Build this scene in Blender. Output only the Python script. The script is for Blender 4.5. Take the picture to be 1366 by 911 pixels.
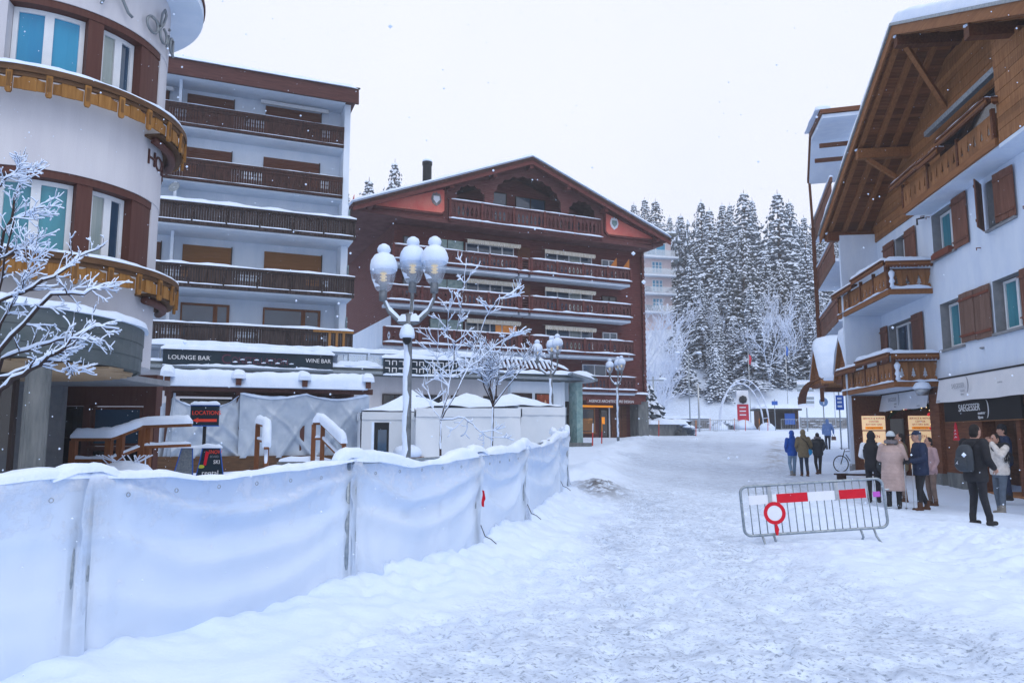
import bpy, bmesh, math, random
import numpy as np
from mathutils import Vector, Matrix, Euler
R = math.radians
random.seed(7); rng = np.random.default_rng(7)
for o in list(bpy.data.objects): bpy.data.objects.remove(o)
scene = bpy.context.scene
COL = scene.collection

# ------------------------------------------------------------------ camera
cam_d = bpy.data.cameras.new('camera'); cam = bpy.data.objects.new('camera', cam_d); COL.objects.link(cam)
cam.location = (0, 0, 1.65); cam.rotation_euler = (R(90 + 7.17), 0, 0)
cam_d.sensor_width = 36.0; cam_d.lens = 36.0 * 1013 / 1366
cam_d.clip_end = 3000; cam_d.clip_start = 0.1
scene.camera = cam

# ------------------------------------------------------------------ world: overcast winter sky
SUN_EL, SUN_AZ = R(52), R(150)
w = bpy.data.worlds.new('World'); scene.world = w; w.use_nodes = True
nt = w.node_tree; nt.nodes.clear()
out = nt.nodes.new('ShaderNodeOutputWorld'); bg = nt.nodes.new('ShaderNodeBackground')
sky = nt.nodes.new('ShaderNodeTexSky'); sky.sky_type = 'NISHITA'; sky.sun_disc = False
sky.sun_elevation = SUN_EL; sky.sun_rotation = SUN_AZ; sky.altitude = 1500; sky.dust_density = 3.0
tc = nt.nodes.new('ShaderNodeTexCoord'); nz = nt.nodes.new('ShaderNodeTexNoise')
nz.inputs['Scale'].default_value = 1.6; nz.inputs['Detail'].default_value = 4; nz.inputs['Roughness'].default_value = .55
ramp = nt.nodes.new('ShaderNodeValToRGB')          # the snow-cloud deck, almost even
ramp.color_ramp.elements[0].position = .3; ramp.color_ramp.elements[0].color = (8.4, 8.85, 10.4, 1)
ramp.color_ramp.elements[1].position = .75; ramp.color_ramp.elements[1].color = (9.3, 9.5, 10.9, 1)
mix = nt.nodes.new('ShaderNodeMixRGB'); mix.inputs[0].default_value = .93
bg.inputs['Strength'].default_value = 0.10
L = nt.links.new
L(tc.outputs['Generated'], nz.inputs['Vector']); L(nz.outputs['Fac'], ramp.inputs['Fac'])
L(sky.outputs['Color'], mix.inputs[1]); L(ramp.outputs['Color'], mix.inputs[2])
L(mix.outputs[0], bg.inputs['Color']); L(bg.outputs[0], out.inputs['Surface'])

# ------------------------------------------------------------------ sun behind the clouds
sd = bpy.data.lights.new('sun', 'SUN'); sd.energy = 0.9; sd.angle = R(30); sd.color = (1, .98, .96)
so = bpy.data.objects.new('sun', sd); COL.objects.link(so)
so.rotation_euler = (R(90) - SUN_EL, 0, R(180) - SUN_AZ); so.location = (0, -20, 40)
vs = scene.view_settings
vs.view_transform = 'Standard'; vs.look = 'None'; vs.gamma = 1.0; vs.use_curve_mapping = False
vs.exposure = 0.12

# ------------------------------------------------------------------ materials
MATS = {}
def _n(t, ty, **kw):
    n = t.nodes.new(ty)
    for k, v in kw.items(): setattr(n, k, v)
    return n
def mat(name, col, rough=.7, col2=None, scale=6., stretch=(1, 1, 1), bump=0., bscale=None, metal=0., emit=0., ecol=None,
        vary=0., spec=.14, detail=5., trans=0., alpha=1., lo=.35, hi=.65, coat=0., sss=0.):
    m = bpy.data.materials.new(name); m.use_nodes = True; t = m.node_tree
    p = t.nodes['Principled BSDF']
    p.inputs['Base Color'].default_value = (*col, 1); p.inputs['Roughness'].default_value = rough
    p.inputs['Metallic'].default_value = metal; p.inputs['Specular IOR Level'].default_value = spec
    p.inputs['Transmission Weight'].default_value = trans; p.inputs['Alpha'].default_value = alpha
    if coat: p.inputs['Coat Weight'].default_value = coat
    if sss:
        p.inputs['Subsurface Weight'].default_value = sss; p.inputs['Subsurface Radius'].default_value = (.02, .03, .05)
    co = _n(t, 'ShaderNodeTexCoord'); mp = _n(t, 'ShaderNodeMapping'); mp.inputs['Scale'].default_value = stretch
    t.links.new(co.outputs['Object'], mp.inputs['Vector'])
    src = None
    if col2 is not None:
        no = _n(t, 'ShaderNodeTexNoise'); no.inputs['Scale'].default_value = scale; no.inputs['Detail'].default_value = detail
        no.inputs['Roughness'].default_value = .6
        t.links.new(mp.outputs[0], no.inputs['Vector'])
        rp = _n(t, 'ShaderNodeValToRGB'); rp.color_ramp.elements[0].position = lo; rp.color_ramp.elements[1].position = hi
        rp.color_ramp.elements[0].color = (*col, 1); rp.color_ramp.elements[1].color = (*col2, 1)
        t.links.new(no.outputs['Fac'], rp.inputs['Fac']); src = rp.outputs['Color']
    if vary:
        oi = _n(t, 'ShaderNodeObjectInfo'); hs = _n(t, 'ShaderNodeHueSaturation')
        mr = _n(t, 'ShaderNodeMapRange'); mr.inputs['To Min'].default_value = 1 - vary; mr.inputs['To Max'].default_value = 1 + vary
        t.links.new(oi.outputs['Random'], mr.inputs['Value']); t.links.new(mr.outputs[0], hs.inputs['Value'])
        if src is not None: t.links.new(src, hs.inputs['Color'])
        else: hs.inputs['Color'].default_value = (*col, 1)
        src = hs.outputs['Color']
    if src is not None: t.links.new(src, p.inputs['Base Color'])
    if emit:
        p.inputs['Emission Color'].default_value = (*(ecol or col), 1); p.inputs['Emission Strength'].default_value = emit
    if bump:
        nb = _n(t, 'ShaderNodeTexNoise'); nb.inputs['Scale'].default_value = bscale or scale * 2; nb.inputs['Detail'].default_value = 4
        t.links.new(mp.outputs[0], nb.inputs['Vector'])
        bp = _n(t, 'ShaderNodeBump'); bp.inputs['Strength'].default_value = bump; bp.inputs['Distance'].default_value = .02
        t.links.new(nb.outputs['Fac'], bp.inputs['Height']); t.links.new(bp.outputs[0], p.inputs['Normal'])
    MATS[name] = m
    return m
def siding(name, c1, c2, pitch=.18, rough=.75, axis=2, bump=.6):
    """timber boarding: noise grain plus a groove every `pitch` metres along axis"""
    m = mat(name, c1, rough, c2, scale=3, stretch=(1, 1, 1)); t = m.node_tree; p = t.nodes['Principled BSDF']
    mp = [n for n in t.nodes if n.type == 'MAPPING'][0]
    s = [.6, .6, .6]; s[axis] = 9; mp.inputs['Scale'].default_value = s
    co = [n for n in t.nodes if n.type == 'TEX_COORD'][0]
    sx = _n(t, 'ShaderNodeSeparateXYZ'); t.links.new(co.outputs['Object'], sx.inputs[0])
    fr = _n(t, 'ShaderNodeMath', operation='MULTIPLY'); fr.inputs[1].default_value = 1 / pitch
    fc = _n(t, 'ShaderNodeMath', operation='FRACT'); t.links.new(sx.outputs[axis], fr.inputs[0]); t.links.new(fr.outputs[0], fc.inputs[0])
    pp = _n(t, 'ShaderNodeMath', operation='PINGPONG'); pp.inputs[1].default_value = .5; t.links.new(fc.outputs[0], pp.inputs[0])
    mr = _n(t, 'ShaderNodeMapRange'); mr.inputs['From Max'].default_value = .12; t.links.new(pp.outputs[0], mr.inputs['Value'])
    bp = _n(t, 'ShaderNodeBump'); bp.inputs['Strength'].default_value = bump; bp.inputs['Distance'].default_value = .04
    t.links.new(mr.outputs[0], bp.inputs['Height']); t.links.new(bp.outputs[0], p.inputs['Normal'])
    return m

mat('snow', (.63, .76, .95), .55, (.71, .82, .98), scale=2.5, bump=.35, bscale=22, spec=.25)
mat('snow_fluffy', (.65, .77, .95), .7, (.73, .83, .98), scale=5, bump=.5, bscale=30, spec=.2)
mat('white_wall', (.60, .70, .82), .85, (.69, .77, .87), scale=1.0, bump=.15, bscale=50, stretch=(1.6, 1.6, .35), detail=8)
mat('hotel_wall', (.52, .52, .56), .85, (.60, .60, .63), scale=.9, bump=.15, bscale=70, stretch=(2, 2, .3), detail=8)
mat('render_right', (.58, .68, .83), .9, (.67, .76, .88), scale=1.3, stretch=(1.5, 1.5, .5), detail=8, bump=.45, bscale=35)
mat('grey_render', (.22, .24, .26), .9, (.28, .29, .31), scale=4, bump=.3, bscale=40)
mat('pink_wall', (.58, .48, .50), .85, (.62, .53, .54), scale=1)
mat('dark_balcony', (.020, .010, .010), .7, (.060, .026, .021), scale=4, stretch=(3, 3, .6), bump=.3, vary=.15)
mat('weathered_balcony', (.017, .011, .011), .75, (.085, .062, .058), scale=3, stretch=(7, 7, .5), bump=.3, lo=.4, hi=.75)
mat('roof_fascia', (.055, .020, .020), .7, (.09, .038, .035), scale=3, stretch=(.5, .5, 4))
mat('chalet_trim', (.080, .022, .021), .7, (.145, .050, .046), scale=4, stretch=(.8, .8, 3), bump=.2)
mat('chalet_rail', (.060, .021, .022), .7, (.12, .05, .05), scale=4, stretch=(4, 4, .6), bump=.2)
siding('chalet_siding', (.078, .020, .020), (.14, .043, .039), pitch=.17)
siding('chalet_boards', (.095, .034, .035), (.15, .066, .064), pitch=.14)
mat('red_panel', (.64, .13, .11), .7, (.68, .22, .17), scale=1.2, bump=.1)
mat('emblem', (.30, .27, .25), .6, (.12, .14, .17), scale=6)
mat('hotel_brown', (.085, .034, .028), .55, (.10, .045, .036), scale=3, stretch=(6, 6, .5))
mat('larch', (.21, .095, .023), .6, (.31, .155, .045), scale=4, stretch=(5, 5, .5), bump=.25, vary=.14)
mat('larch_rail', (.075, .04, .022), .65, (.13, .07, .035), scale=3, stretch=(1, 1, 6))
mat('pine', (.20, .086, .032), .6, (.31, .145, .06), scale=3, stretch=(7, 7, .5), bump=.25, vary=.22)
mat('pine_dark', (.085, .03, .014), .6, (.15, .058, .028), scale=3, stretch=(.6, 6, 6), bump=.2, vary=.15)
siding('pine_siding', (.15, .055, .02), (.25, .105, .04), pitch=.16)
mat('rafter', (.20, .082, .030), .6, (.28, .122, .048), scale=3, stretch=(.6, 6, 6))
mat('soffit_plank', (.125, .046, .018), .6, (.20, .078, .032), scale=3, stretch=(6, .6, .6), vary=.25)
mat('shutter', (.125, .052, .034), .65, (.19, .088, .06), scale=3, stretch=(7, 7, .5), bump=.3, vary=.2)
mat('shutter_grey', (.15, .085, .062), .7, (.23, .145, .115), scale=3, stretch=(7, 7, .5), bump=.3, vary=.2)
mat('rust', (.17, .055, .035), .7)
mat('iron', (.025, .027, .03), .5, metal=.6)
mat('steel', (.33, .37, .41), .42, (.46, .49, .52), scale=14, metal=.85)
mat('galv', (.20, .25, .30), .45, (.34, .39, .43), scale=18, metal=.6, bump=.1)
mat('lamp_grey', (.12, .14, .155), .55, (.21, .23, .25), scale=8, metal=.4)
mat('roller', (.20, .085, .022), .6, (.25, .11, .035), scale=2, stretch=(.5, .5, 14), bump=.3)
mat('roller_dark', (.10, .034, .018), .6, (.13, .05, .03), scale=2, stretch=(.5, .5, 14), bump=.3)
mat('white_frame', (.62, .66, .70), .45, (.68, .71, .74), scale=6)
mat('wood_frame', (.16, .055, .02), .5, (.21, .08, .03), scale=5, stretch=(4, 4, .6))
mat('dark_frame', (.03, .02, .018), .5)
mat('glass', (.018, .045, .085), .05, (.03, .075, .13), scale=.6, spec=.7, coat=.25)  # blue of the window reflections is put into the base colour
mat('glass_dark', (.008, .010, .013), .06, spec=.7)
mat('glass_blue', (.015, .20, .38), .06, (.03, .29, .47), scale=.7, stretch=(2.5, 2.5, .3), spec=.45)
mat('glass_teal', (.025, .15, .21), .05, (.06, .27, .33), scale=.8, stretch=(2, 2, .4), spec=.5)
mat('glass_curtain', (.20, .26, .26), .12, (.32, .37, .35), scale=1.5, stretch=(9, 9, .2), spec=.7, coat=.4)
mat('green_glass', (.15, .27, .27), .25, (.26, .38, .37), scale=4, detail=1, spec=.6)
mat('warm_window', (.5, .22, .06), .5, (.2, .07, .02), scale=2, emit=.22, ecol=(1, .42, .12))
mat('concrete', (.10, .115, .12), .8, (.18, .19, .19), scale=3, stretch=(2, 2, .5), bump=.25, bscale=18)
mat('zinc', (.075, .10, .105), .45, (.12, .14, .145), scale=1.6, stretch=(1, 1, 2), metal=.35, bump=.06)
mat('ceiling_wood', (.40, .27, .16), .5, (.47, .33, .20), scale=3, stretch=(6, .5, 1))
mat('sign_dark', (.010, .022, .034), .35, (.014, .03, .045), scale=3)
mat('sign_black', (.006, .006, .007), .55, spec=.2)
mat('sign_red', (.80, .07, .04), .5)
mat('sign_letter', (.72, .74, .76), .5)
mat('neon_off', (.09, .032, .06), .4)
mat('letter_metal', (.22, .25, .27), .35, metal=.6)
mat('letter_brown', (.075, .03, .026), .6)
mat('tarp', (.33, .41, .52), .42, (.47, .55, .65), scale=1.5, bump=.25, bscale=9, spec=.5)
mat('tent', (.62, .68, .74), .6, (.68, .73, .78), scale=1.2, bump=.15, bscale=6)
mat('awning', (.62, .65, .70), .8, (.68, .70, .74), scale=2)
mat('awning_stripe', (.50, .46, .36), .8, (.66, .64, .58), scale=9, stretch=(3, .2, .2), lo=.48, hi=.52)
mat('red', (.62, .012, .03), .35, (.55, .01, .028), scale=5)
mat('sign_white', (.76, .80, .86), .4, (.70, .74, .81), scale=4)
mat('magenta', (.45, .10, .50), .5)
mat('orange', (.60, .20, .02), .5)
mat('orange_wood', (.42, .15, .03), .6)
mat('needles', (.055, .088, .118), .8, (.12, .165, .21), scale=.6, vary=.25)
mat('needles_pale', (.08, .105, .11), .8, (.14, .17, .175), scale=.8, vary=.15)
mat('bark', (.035, .028, .026), .9, (.07, .058, .052), scale=5, stretch=(3, 3, .5), bump=.5)
mat('twig', (.045, .032, .030), .8)
mat('frost', (.58, .66, .80), .8, (.66, .74, .87), scale=3)
mat('stone', (.13, .135, .14), .9, (.24, .24, .245), scale=5, bump=.5, vary=.3)
mat('asphalt', (.05, .052, .056), .9, (.075, .077, .08), scale=12)
mat('blue_sign', (.02, .11, .45), .4)
mat('kiosk_red', (.50, .02, .05), .4)
mat('lit_sign', (.90, .62, .36), .5, (.95, .72, .48), scale=2, emit=.50, ecol=(1, .68, .40))
mat('lit_ink', (.20, .05, .03), .5)
mat('lit_orange', (.9, .32, .02), .5, emit=.45, ecol=(1, .32, .02))
mat('bulb', (1, .8, .45), .4, emit=2.2, ecol=(1, .68, .30))
mat('bulb_red', (.7, .02, .03), .3, emit=.25, ecol=(1, .03, .03))
mat('lamp_brass', (.55, .44, .24), .4, (.62, .52, .3), scale=6, metal=.3, emit=.35, ecol=(1, .72, .35))
mat('garland', (.012, .035, .018), .8, (.03, .06, .03), scale=20)
mat('bollard_red', (.50, .03, .03), .5)

def cmat(name, col, rough=.8, vary=.7, scale=7., bump=.8):
    """cloth: a colour with soft folds"""
    if name in MATS: return MATS[name]
    return mat(name, col, rough, tuple(min(1, c * (1 + vary * .5) + .004) for c in col), scale=scale, bump=bump, bscale=scale * 1.1, spec=.25)

# lamp glass: thin clear acrylic
def clear(name, tint=(.9, .95, 1), fac=.8, rough=.05):
    m = bpy.data.materials.new(name); m.use_nodes = True; t = m.node_tree; t.nodes.clear()
    o = _n(t, 'ShaderNodeOutputMaterial'); a = _n(t, 'ShaderNodeBsdfTransparent'); a.inputs[0].default_value = (*tint, 1)
    g = _n(t, 'ShaderNodeBsdfGlossy'); g.inputs['Roughness'].default_value = rough
    d = _n(t, 'ShaderNodeBsdfDiffuse'); d.inputs[0].default_value = (.7, .75, .82, 1)
    m1 = _n(t, 'ShaderNodeMixShader'); m1.inputs[0].default_value = .5; m2 = _n(t, 'ShaderNodeMixShader'); m2.inputs[0].default_value = fac
    t.links.new(d.outputs[0], m1.inputs[1]); t.links.new(g.outputs[0], m1.inputs[2])
    t.links.new(m1.outputs[0], m2.inputs[1]); t.links.new(a.outputs[0], m2.inputs[2]); t.links.new(m2.outputs[0], o.inputs[0])
    MATS[name] = m; return m
clear('acrylic', fac=.72); clear('rail_glass', (.8, .9, .95), .62)

# ------------------------------------------------------------------ noise
def _hash(ix, iy, iz):
    h = (ix * 374761393 + iy * 668265263 + iz * 2147483647 + 1013) & 0xFFFFFFFF
    h = ((h ^ (h >> 13)) * 1274126177) & 0xFFFFFFFF
    return ((h ^ (h >> 16)) & 0xFFFF) / 65535.0
def vnoise(x, y, z=0.0):
    x = np.asarray(x, float); y = np.asarray(y, float) + 0 * x; z = np.asarray(z, float) + 0 * x
    ix = np.floor(x).astype(np.int64); iy = np.floor(y).astype(np.int64); iz = np.floor(z).astype(np.int64)
    fx, fy, fz = x - ix, y - iy, z - iz
    fx, fy, fz = [f * f * (3 - 2 * f) for f in (fx, fy, fz)]
    r = 0
    for a in (0, 1):
        for b in (0, 1):
            for c in (0, 1):
                r = r + _hash(ix + a, iy + b, iz + c) * (fx if a else 1 - fx) * (fy if b else 1 - fy) * (fz if c else 1 - fz)
    return r * 2 - 1
def fbm(x, y, z=0.0, oct=4, g=.5):
    s, a, k = 0, 1, 1
    for i in range(oct):
        s = s + a * vnoise(x * k + 17 * i, y * k + 5 * i, z * k + 3 * i); a *= g; k *= 2.03
    return s

# ------------------------------------------------------------------ mesh builder
class MB:
    def __init__(s): s.v = []; s.f = []; s.m = []
    def add(s, vs, fs, mi=0):
        b = len(s.v); s.v.extend([tuple(p) for p in vs]); s.f.extend([tuple(b + i for i in f) for f in fs]); s.m.extend([mi] * len(fs)); return s
    def box(s, x0, x1, y0, y1, z0, z1, mi=0):
        return s.add([(x0, y0, z0), (x1, y0, z0), (x1, y1, z0), (x0, y1, z0), (x0, y0, z1), (x1, y0, z1), (x1, y1, z1), (x0, y1, z1)],
                     [(0, 3, 2, 1), (4, 5, 6, 7), (0, 1, 5, 4), (1, 2, 6, 5), (2, 3, 7, 6), (3, 0, 4, 7)], mi)
    def bar(s, p, q, w, h, up=(0, 0, 1), mi=0):
        p, q, up = Vector(p), Vector(q), Vector(up); d = (q - p).normalized()
        a = d.cross(up)
        if a.length < 1e-4: a = d.cross(Vector((0, 1, 0)))
        a.normalize(); b = a.cross(d); a *= w / 2; b *= h / 2
        return s.add([p - a - b, p + a - b, p + a + b, p - a + b, q - a - b, q + a - b, q + a + b, q - a + b],
                     [(0, 1, 2, 3)[::-1], (4, 5, 6, 7)[::-1], (0, 4, 5, 1)[::-1], (1, 5, 6, 2)[::-1], (2, 6, 7, 3)[::-1], (3, 7, 4, 0)[::-1]], mi)
    def tube(s, pts, r, n=8, mi=0, caps=True, sq=1.0):
        pts = [Vector(p) for p in pts]
        rs = r if isinstance(r, (list, tuple)) else [r] * len(pts)
        vs, fs = [], []
        t0 = (pts[1] - pts[0]).normalized()
        a = t0.cross(Vector((0, 0, 1)))
        if a.length < .05: a = t0.cross(Vector((0, 1, 0)))
        a.normalize()
        for i, p in enumerate(pts):
            t = (pts[min(i + 1, len(pts) - 1)] - pts[max(i - 1, 0)]).normalized()
            a = (a - t * a.dot(t)).normalized(); b = t.cross(a)
            for k in range(n):
                c = 2 * math.pi * k / n
                vs.append(p + (a * math.cos(c) + b * math.sin(c) * sq) * rs[i])
        for i in range(len(pts) - 1):
            for k in range(n):
                k2 = (k + 1) % n
                fs.append((i * n + k, i * n + k2, (i + 1) * n + k2, (i + 1) * n + k))
        if caps:
            fs.append(tuple(range(n))[::-1]); fs.append(tuple((len(pts) - 1) * n + k for k in range(n)))
        return s.add(vs, fs, mi)
    def lathe(s, prof, n=16, c=(0, 0, 0), mi=0, jit=0., seed=0, sx=1, sy=1):
        rr = random.Random(seed); vs, fs = [], []
        for j, (r, z) in enumerate(prof):
            for k in range(n):
                a = 2 * math.pi * k / n; q = r * (1 + jit * rr.uniform(-1, 1))
                vs.append((c[0] + q * math.cos(a) * sx, c[1] + q * math.sin(a) * sy, c[2] + z))
        for j in range(len(prof) - 1):
            for k in range(n):
                k2 = (k + 1) % n; fs.append((j * n + k, j * n + k2, (j + 1) * n + k2, (j + 1) * n + k))
        fs.append(tuple(range(n))[::-1]); fs.append(tuple((len(prof) - 1) * n + k for k in range(n)))
        return s.add(vs, fs, mi)
    def prism(s, poly, o, ux, uy, d, mi=0):
        """2-D polygon (any simple outline) in the plane o+ux*a+uy*b, extruded by vector d"""
        o, ux, uy, d = Vector(o), Vector(ux), Vector(uy), Vector(d)
        n = len(poly); A = [o + ux * a + uy * b for a, b in poly]
        ar = sum(poly[i][0] * poly[(i + 1) % n][1] - poly[(i + 1) % n][0] * poly[i][1] for i in range(n))
        fr = ux.cross(uy).dot(d) * ar
        f0 = tuple(range(n)); f1 = tuple(range(n, 2 * n))
        sd_ = [(i, (i + 1) % n, n + (i + 1) % n, n + i) for i in range(n)]
        fs = [f0[::-1], f1] + sd_ if fr > 0 else [f0, f1[::-1]] + [q[::-1] for q in sd_]
        return s.add(A + [p + d for p in A], fs, mi)
    def grid(s, P, mi=0, flip=False):
        """P: [rows][cols] of points"""
        nr, nc = len(P), len(P[0])
        fs = [(i * nc + j, i * nc + j + 1, (i + 1) * nc + j + 1, (i + 1) * nc + j) for i in range(nr - 1) for j in range(nc - 1)]
        if flip: fs = [f[::-1] for f in fs]
        return s.add([p for r in P for p in r], fs, mi)
    def cap(s, pts, w, h, seed=0, step=.25, up=None, lump=.25, base=0., n=7, droop=0., wn=None):
        """a ridge of settled snow along a path: rounded section, uneven thickness"""
        pts = [Vector(p) for p in pts]; path = []
        for i in range(len(pts) - 1):
            d = (pts[i + 1] - pts[i]); k = max(1, int(d.length / step))
            path += [pts[i] + d * (j / k) for j in range(k)]
        path.append(pts[-1]); rows = []; rr = random.Random(seed); ph = rr.uniform(0, 99)
        dist = 0
        for i, p in enumerate(path):
            t = (path[min(i + 1, len(path) - 1)] - path[max(i - 1, 0)]); t.z = 0
            if t.length < 1e-5: t = Vector((1, 0, 0))
            t.normalize(); sd_ = Vector((t.y, -t.x, 0))
            if i: dist += (path[i] - path[i - 1]).length
            nn = float(fbm(dist * 1.3 + ph, ph, 0, 3)); hh = h * (1 + lump * nn); ww = w * (1 + lump * .35 * float(vnoise(dist * 2.1 + ph, ph + 9)))
            e = 1.0
            if i == 0 or i == len(path) - 1: e = .45
            row = []
            for j in range(n):
                a = math.pi * j / (n - 1); cx = -math.cos(a); sz = math.sin(a) ** .6
                row.append(p + sd_ * (cx * ww / 2 * (.86 if e < 1 else 1)) + Vector((0, 0, base - droop * abs(cx) ** 3 + sz * hh * e + .012 * rr.uniform(-1, 1) * sz)))
            rows.append(row)
        b = len(s.v); s.grid(rows); m_ = len(rows)
        bot = [[r[0], r[-1]] for r in rows]
        s.add([r[0] for r in rows] + [r[-1] for r in rows], [(i, i + 1, m_ + i + 1, m_ + i) for i in range(m_ - 1)])
        s.add(rows[0], [tuple(range(n))]); s.add(rows[-1], [tuple(range(n))[::-1]])
        return s
    def build(s, name, mats, parent=None, smooth=False, kind=None, label=None, cat=None, group=None, auto=False):
        me = bpy.data.meshes.new(name); me.from_pydata(s.v, [], s.f); 
        if not isinstance(mats, (list, tuple)): mats = [mats]
        for m in mats: me.materials.append(MATS[m] if isinstance(m, str) else m)
        if len(mats) > 1: me.polygons.foreach_set('material_index', s.m)
        if smooth: me.polygons.foreach_set('use_smooth', [True] * len(me.polygons))
        me.update()
        return link(name, me, parent, kind, label, cat, group)
def link(name, me, parent=None, kind=None, label=None, cat=None, group=None):
    o = bpy.data.objects.new(name, me); COL.objects.link(o)
    if parent is not None: o.parent = parent
    return tag(o, label, cat, group, kind)
def tag(o, label=None, cat=None, group=None, kind=None):
    if label: o['label'] = label
    if cat: o['category'] = cat
    if group: o['group'] = group
    if kind: o['kind'] = kind
    return o
def thing(name, label, cat, loc=(0, 0, 0), rz=0., group=None):
    o = bpy.data.objects.new(name, None); COL.objects.link(o); o.empty_display_size = .2
    o.location = loc; o.rotation_euler = (0, 0, R(rz)); return tag(o, label, cat, group)
def dup(root, loc=None, rz=None, label=None, scale=None, parent=None):
    r = root.copy(); COL.objects.link(r)
    if parent is not None: r.parent = parent
    if loc is not None: r.location = loc
    if rz is not None: r.rotation_euler = (0, 0, R(rz))
    if scale is not None: r.scale = scale if isinstance(scale, (tuple, list)) else (scale,) * 3
    if label: r['label'] = label
    for ch in list(root.children):
        c = ch.copy(); COL.objects.link(c); c.parent = r
        for g in ch.children:
            d = g.copy(); COL.objects.link(d); d.parent = c
    return r
def bx(name, m, parent, x0, x1, y0, y1, z0, z1, **kw): return MB().box(x0, x1, y0, y1, z0, z1).build(name, m, parent, **kw)
def text(name, s, m, parent, size, o, ux=(1, 0, 0), uy=(0, 0, 1), depth=.01, align='LEFT', sx=1., label=None):
    """lettering as real geometry; o = baseline start; ux reading direction, uy up"""
    cu = bpy.data.curves.new('txt', 'FONT'); cu.body = s; cu.size = size; cu.extrude = depth / 2; cu.align_x = align; cu.resolution_u = 3
    ob = bpy.data.objects.new('txt', cu); COL.objects.link(ob)
    dg = bpy.context.evaluated_depsgraph_get(); me = bpy.data.meshes.new_from_object(ob.evaluated_get(dg))
    bpy.data.objects.remove(ob); bpy.data.curves.remove(cu)
    ux, uy = Vector(ux).normalized(), Vector(uy).normalized(); uz = ux.cross(uy)
    M = Matrix((ux * sx, uy, uz)).transposed().to_4x4(); M.translation = Vector(o); me.transform(M)
    me.materials.clear(); me.materials.append(MATS[m]); me.name = name
    return link(name, me, parent, label=label)
def window(parent, x0, x1, y, z0, z1, frame='white_frame', pane='glass', mull=1, fw=.07, sill=True, sillm=None, recess=.0, n_out=-1, trans=0):
    """window in the local x-z plane at depth y (outside is -y): frame > pane per light"""
    f = MB(); d0, d1 = y - .05, y + .04
    f.box(x0, x1, d0, d1, z0, z0 + fw); f.box(x0, x1, d0, d1, z1 - fw, z1)
    n = mull + 1; wd = (x1 - x0) / n
    for i in range(n + 1):
        cx = x0 + i * wd; hw = fw if 0 < i < n else fw
        a, b = (cx, cx + fw) if i == 0 else ((cx - fw, cx) if i == n else (cx - fw * .75, cx + fw * .75))
        f.box(a, b, d0 + .002, d1 - .002, z0 + fw, z1 - fw)
    if trans: f.box(x0 + fw, x1 - fw, d0 + .004, d1 - .004, z1 - trans - fw / 2, z1 - trans + fw / 2)
    wdw = f.build('window', frame, parent)
    for i in range(n):
        bx('pane', pane if isinstance(pane, str) else pane[i % len(pane)], wdw, x0 + i * wd + fw * .6, x0 + (i + 1) * wd - fw * .6, y - .01, y + .01, z0 + fw * .6, z1 - fw * .6)
    if sill: bx('sill', sillm or frame, wdw, x0 - .06, x1 + .06, y - .16, y - .052, z0 - .06, z0 - .003)
    return wdw
# ------------------------------------------------------------------ terrain
FENCE = [(-3.95, 3.9), (-3.30, 5.05), (-3.04, 5.48), (-1.69, 8.11), (-.47, 10.25), (.18, 12.2), (.93, 16.0), (1.22, 17.1)]
ST_L = ([0, 8, 15, 25, 32, 41, 50, 57, 75, 90, 98], [0, 0, .25, .58, .82, 1.15, 1.45, 1.66, 2.2, 2.75, 3.1])
ST_R = ([0, 20, 32, 43, 60, 75, 90, 98], [0, 0, .2, .85, 1.7, 2.2, 2.75, 3.1])
def seg_dist(x, y, pts):
    d = np.full(np.shape(x), 1e9); side = np.zeros(np.shape(x))
    for (ax, ay), (bx_, by) in zip(pts[:-1], pts[1:]):
        ux, uy = bx_ - ax, by - ay; l2 = ux * ux + uy * uy
        t = np.clip(((x - ax) * ux + (y - ay) * uy) / l2, 0, 1)
        dd = np.hypot(x - ax - t * ux, y - ay - t * uy)
        sg = np.sign((x - ax) * uy - (y - ay) * ux)
        side = np.where(dd < d, sg, side); d = np.minimum(d, dd)
    return d, side
def sstep(a, b, x):
    t = np.clip((x - a) / (b - a), 0, 1); return t * t * (3 - 2 * t)
def terrain(x, y):
    """smooth lie of the land"""
    x = np.asarray(x, float); y = np.asarray(y, float)
    l = np.interp(y, *ST_L); r = np.interp(y, *ST_R)
    k = sstep(1.5, 11., x - np.clip((y - 30) * .12, 0, 6)); z = l * (1 - k) + r * k
    hill = np.clip(y - 88 - np.clip(26 - x, -60, 60) * .06, 0, None)
    z = z + 34 * (1 - np.exp(-hill / 62.)) + .06 * hill
    return z
def ground_z(x, y): return float(relief(np.array([x], float), np.array([y], float))[0])
def street_mask(x, y):
    """1 on the trodden roadway"""
    left = np.interp(y, [0, 5, 8, 10, 12, 16, 20, 30, 45, 60, 80], [-1.9, -1.6, -.5, .5, 1.3, 2.1, 2.6, 4.2, 7.6, 11, 16])
    right = np.interp(y, [0, 6, 9, 12, 16, 20, 30, 45, 60, 80], [5.4, 5.0, 4.5, 4.4, 5.6, 8.0, 11.5, 14.5, 19, 27])
    n = .5 * fbm(x * .7, y * .5, 3, 3)
    return sstep(-.3, .7, x - left + n * .8) * sstep(-.5, .8, right - x + n * .9)
FOOT = rng.uniform(0, 1, (2600, 4))
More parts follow.
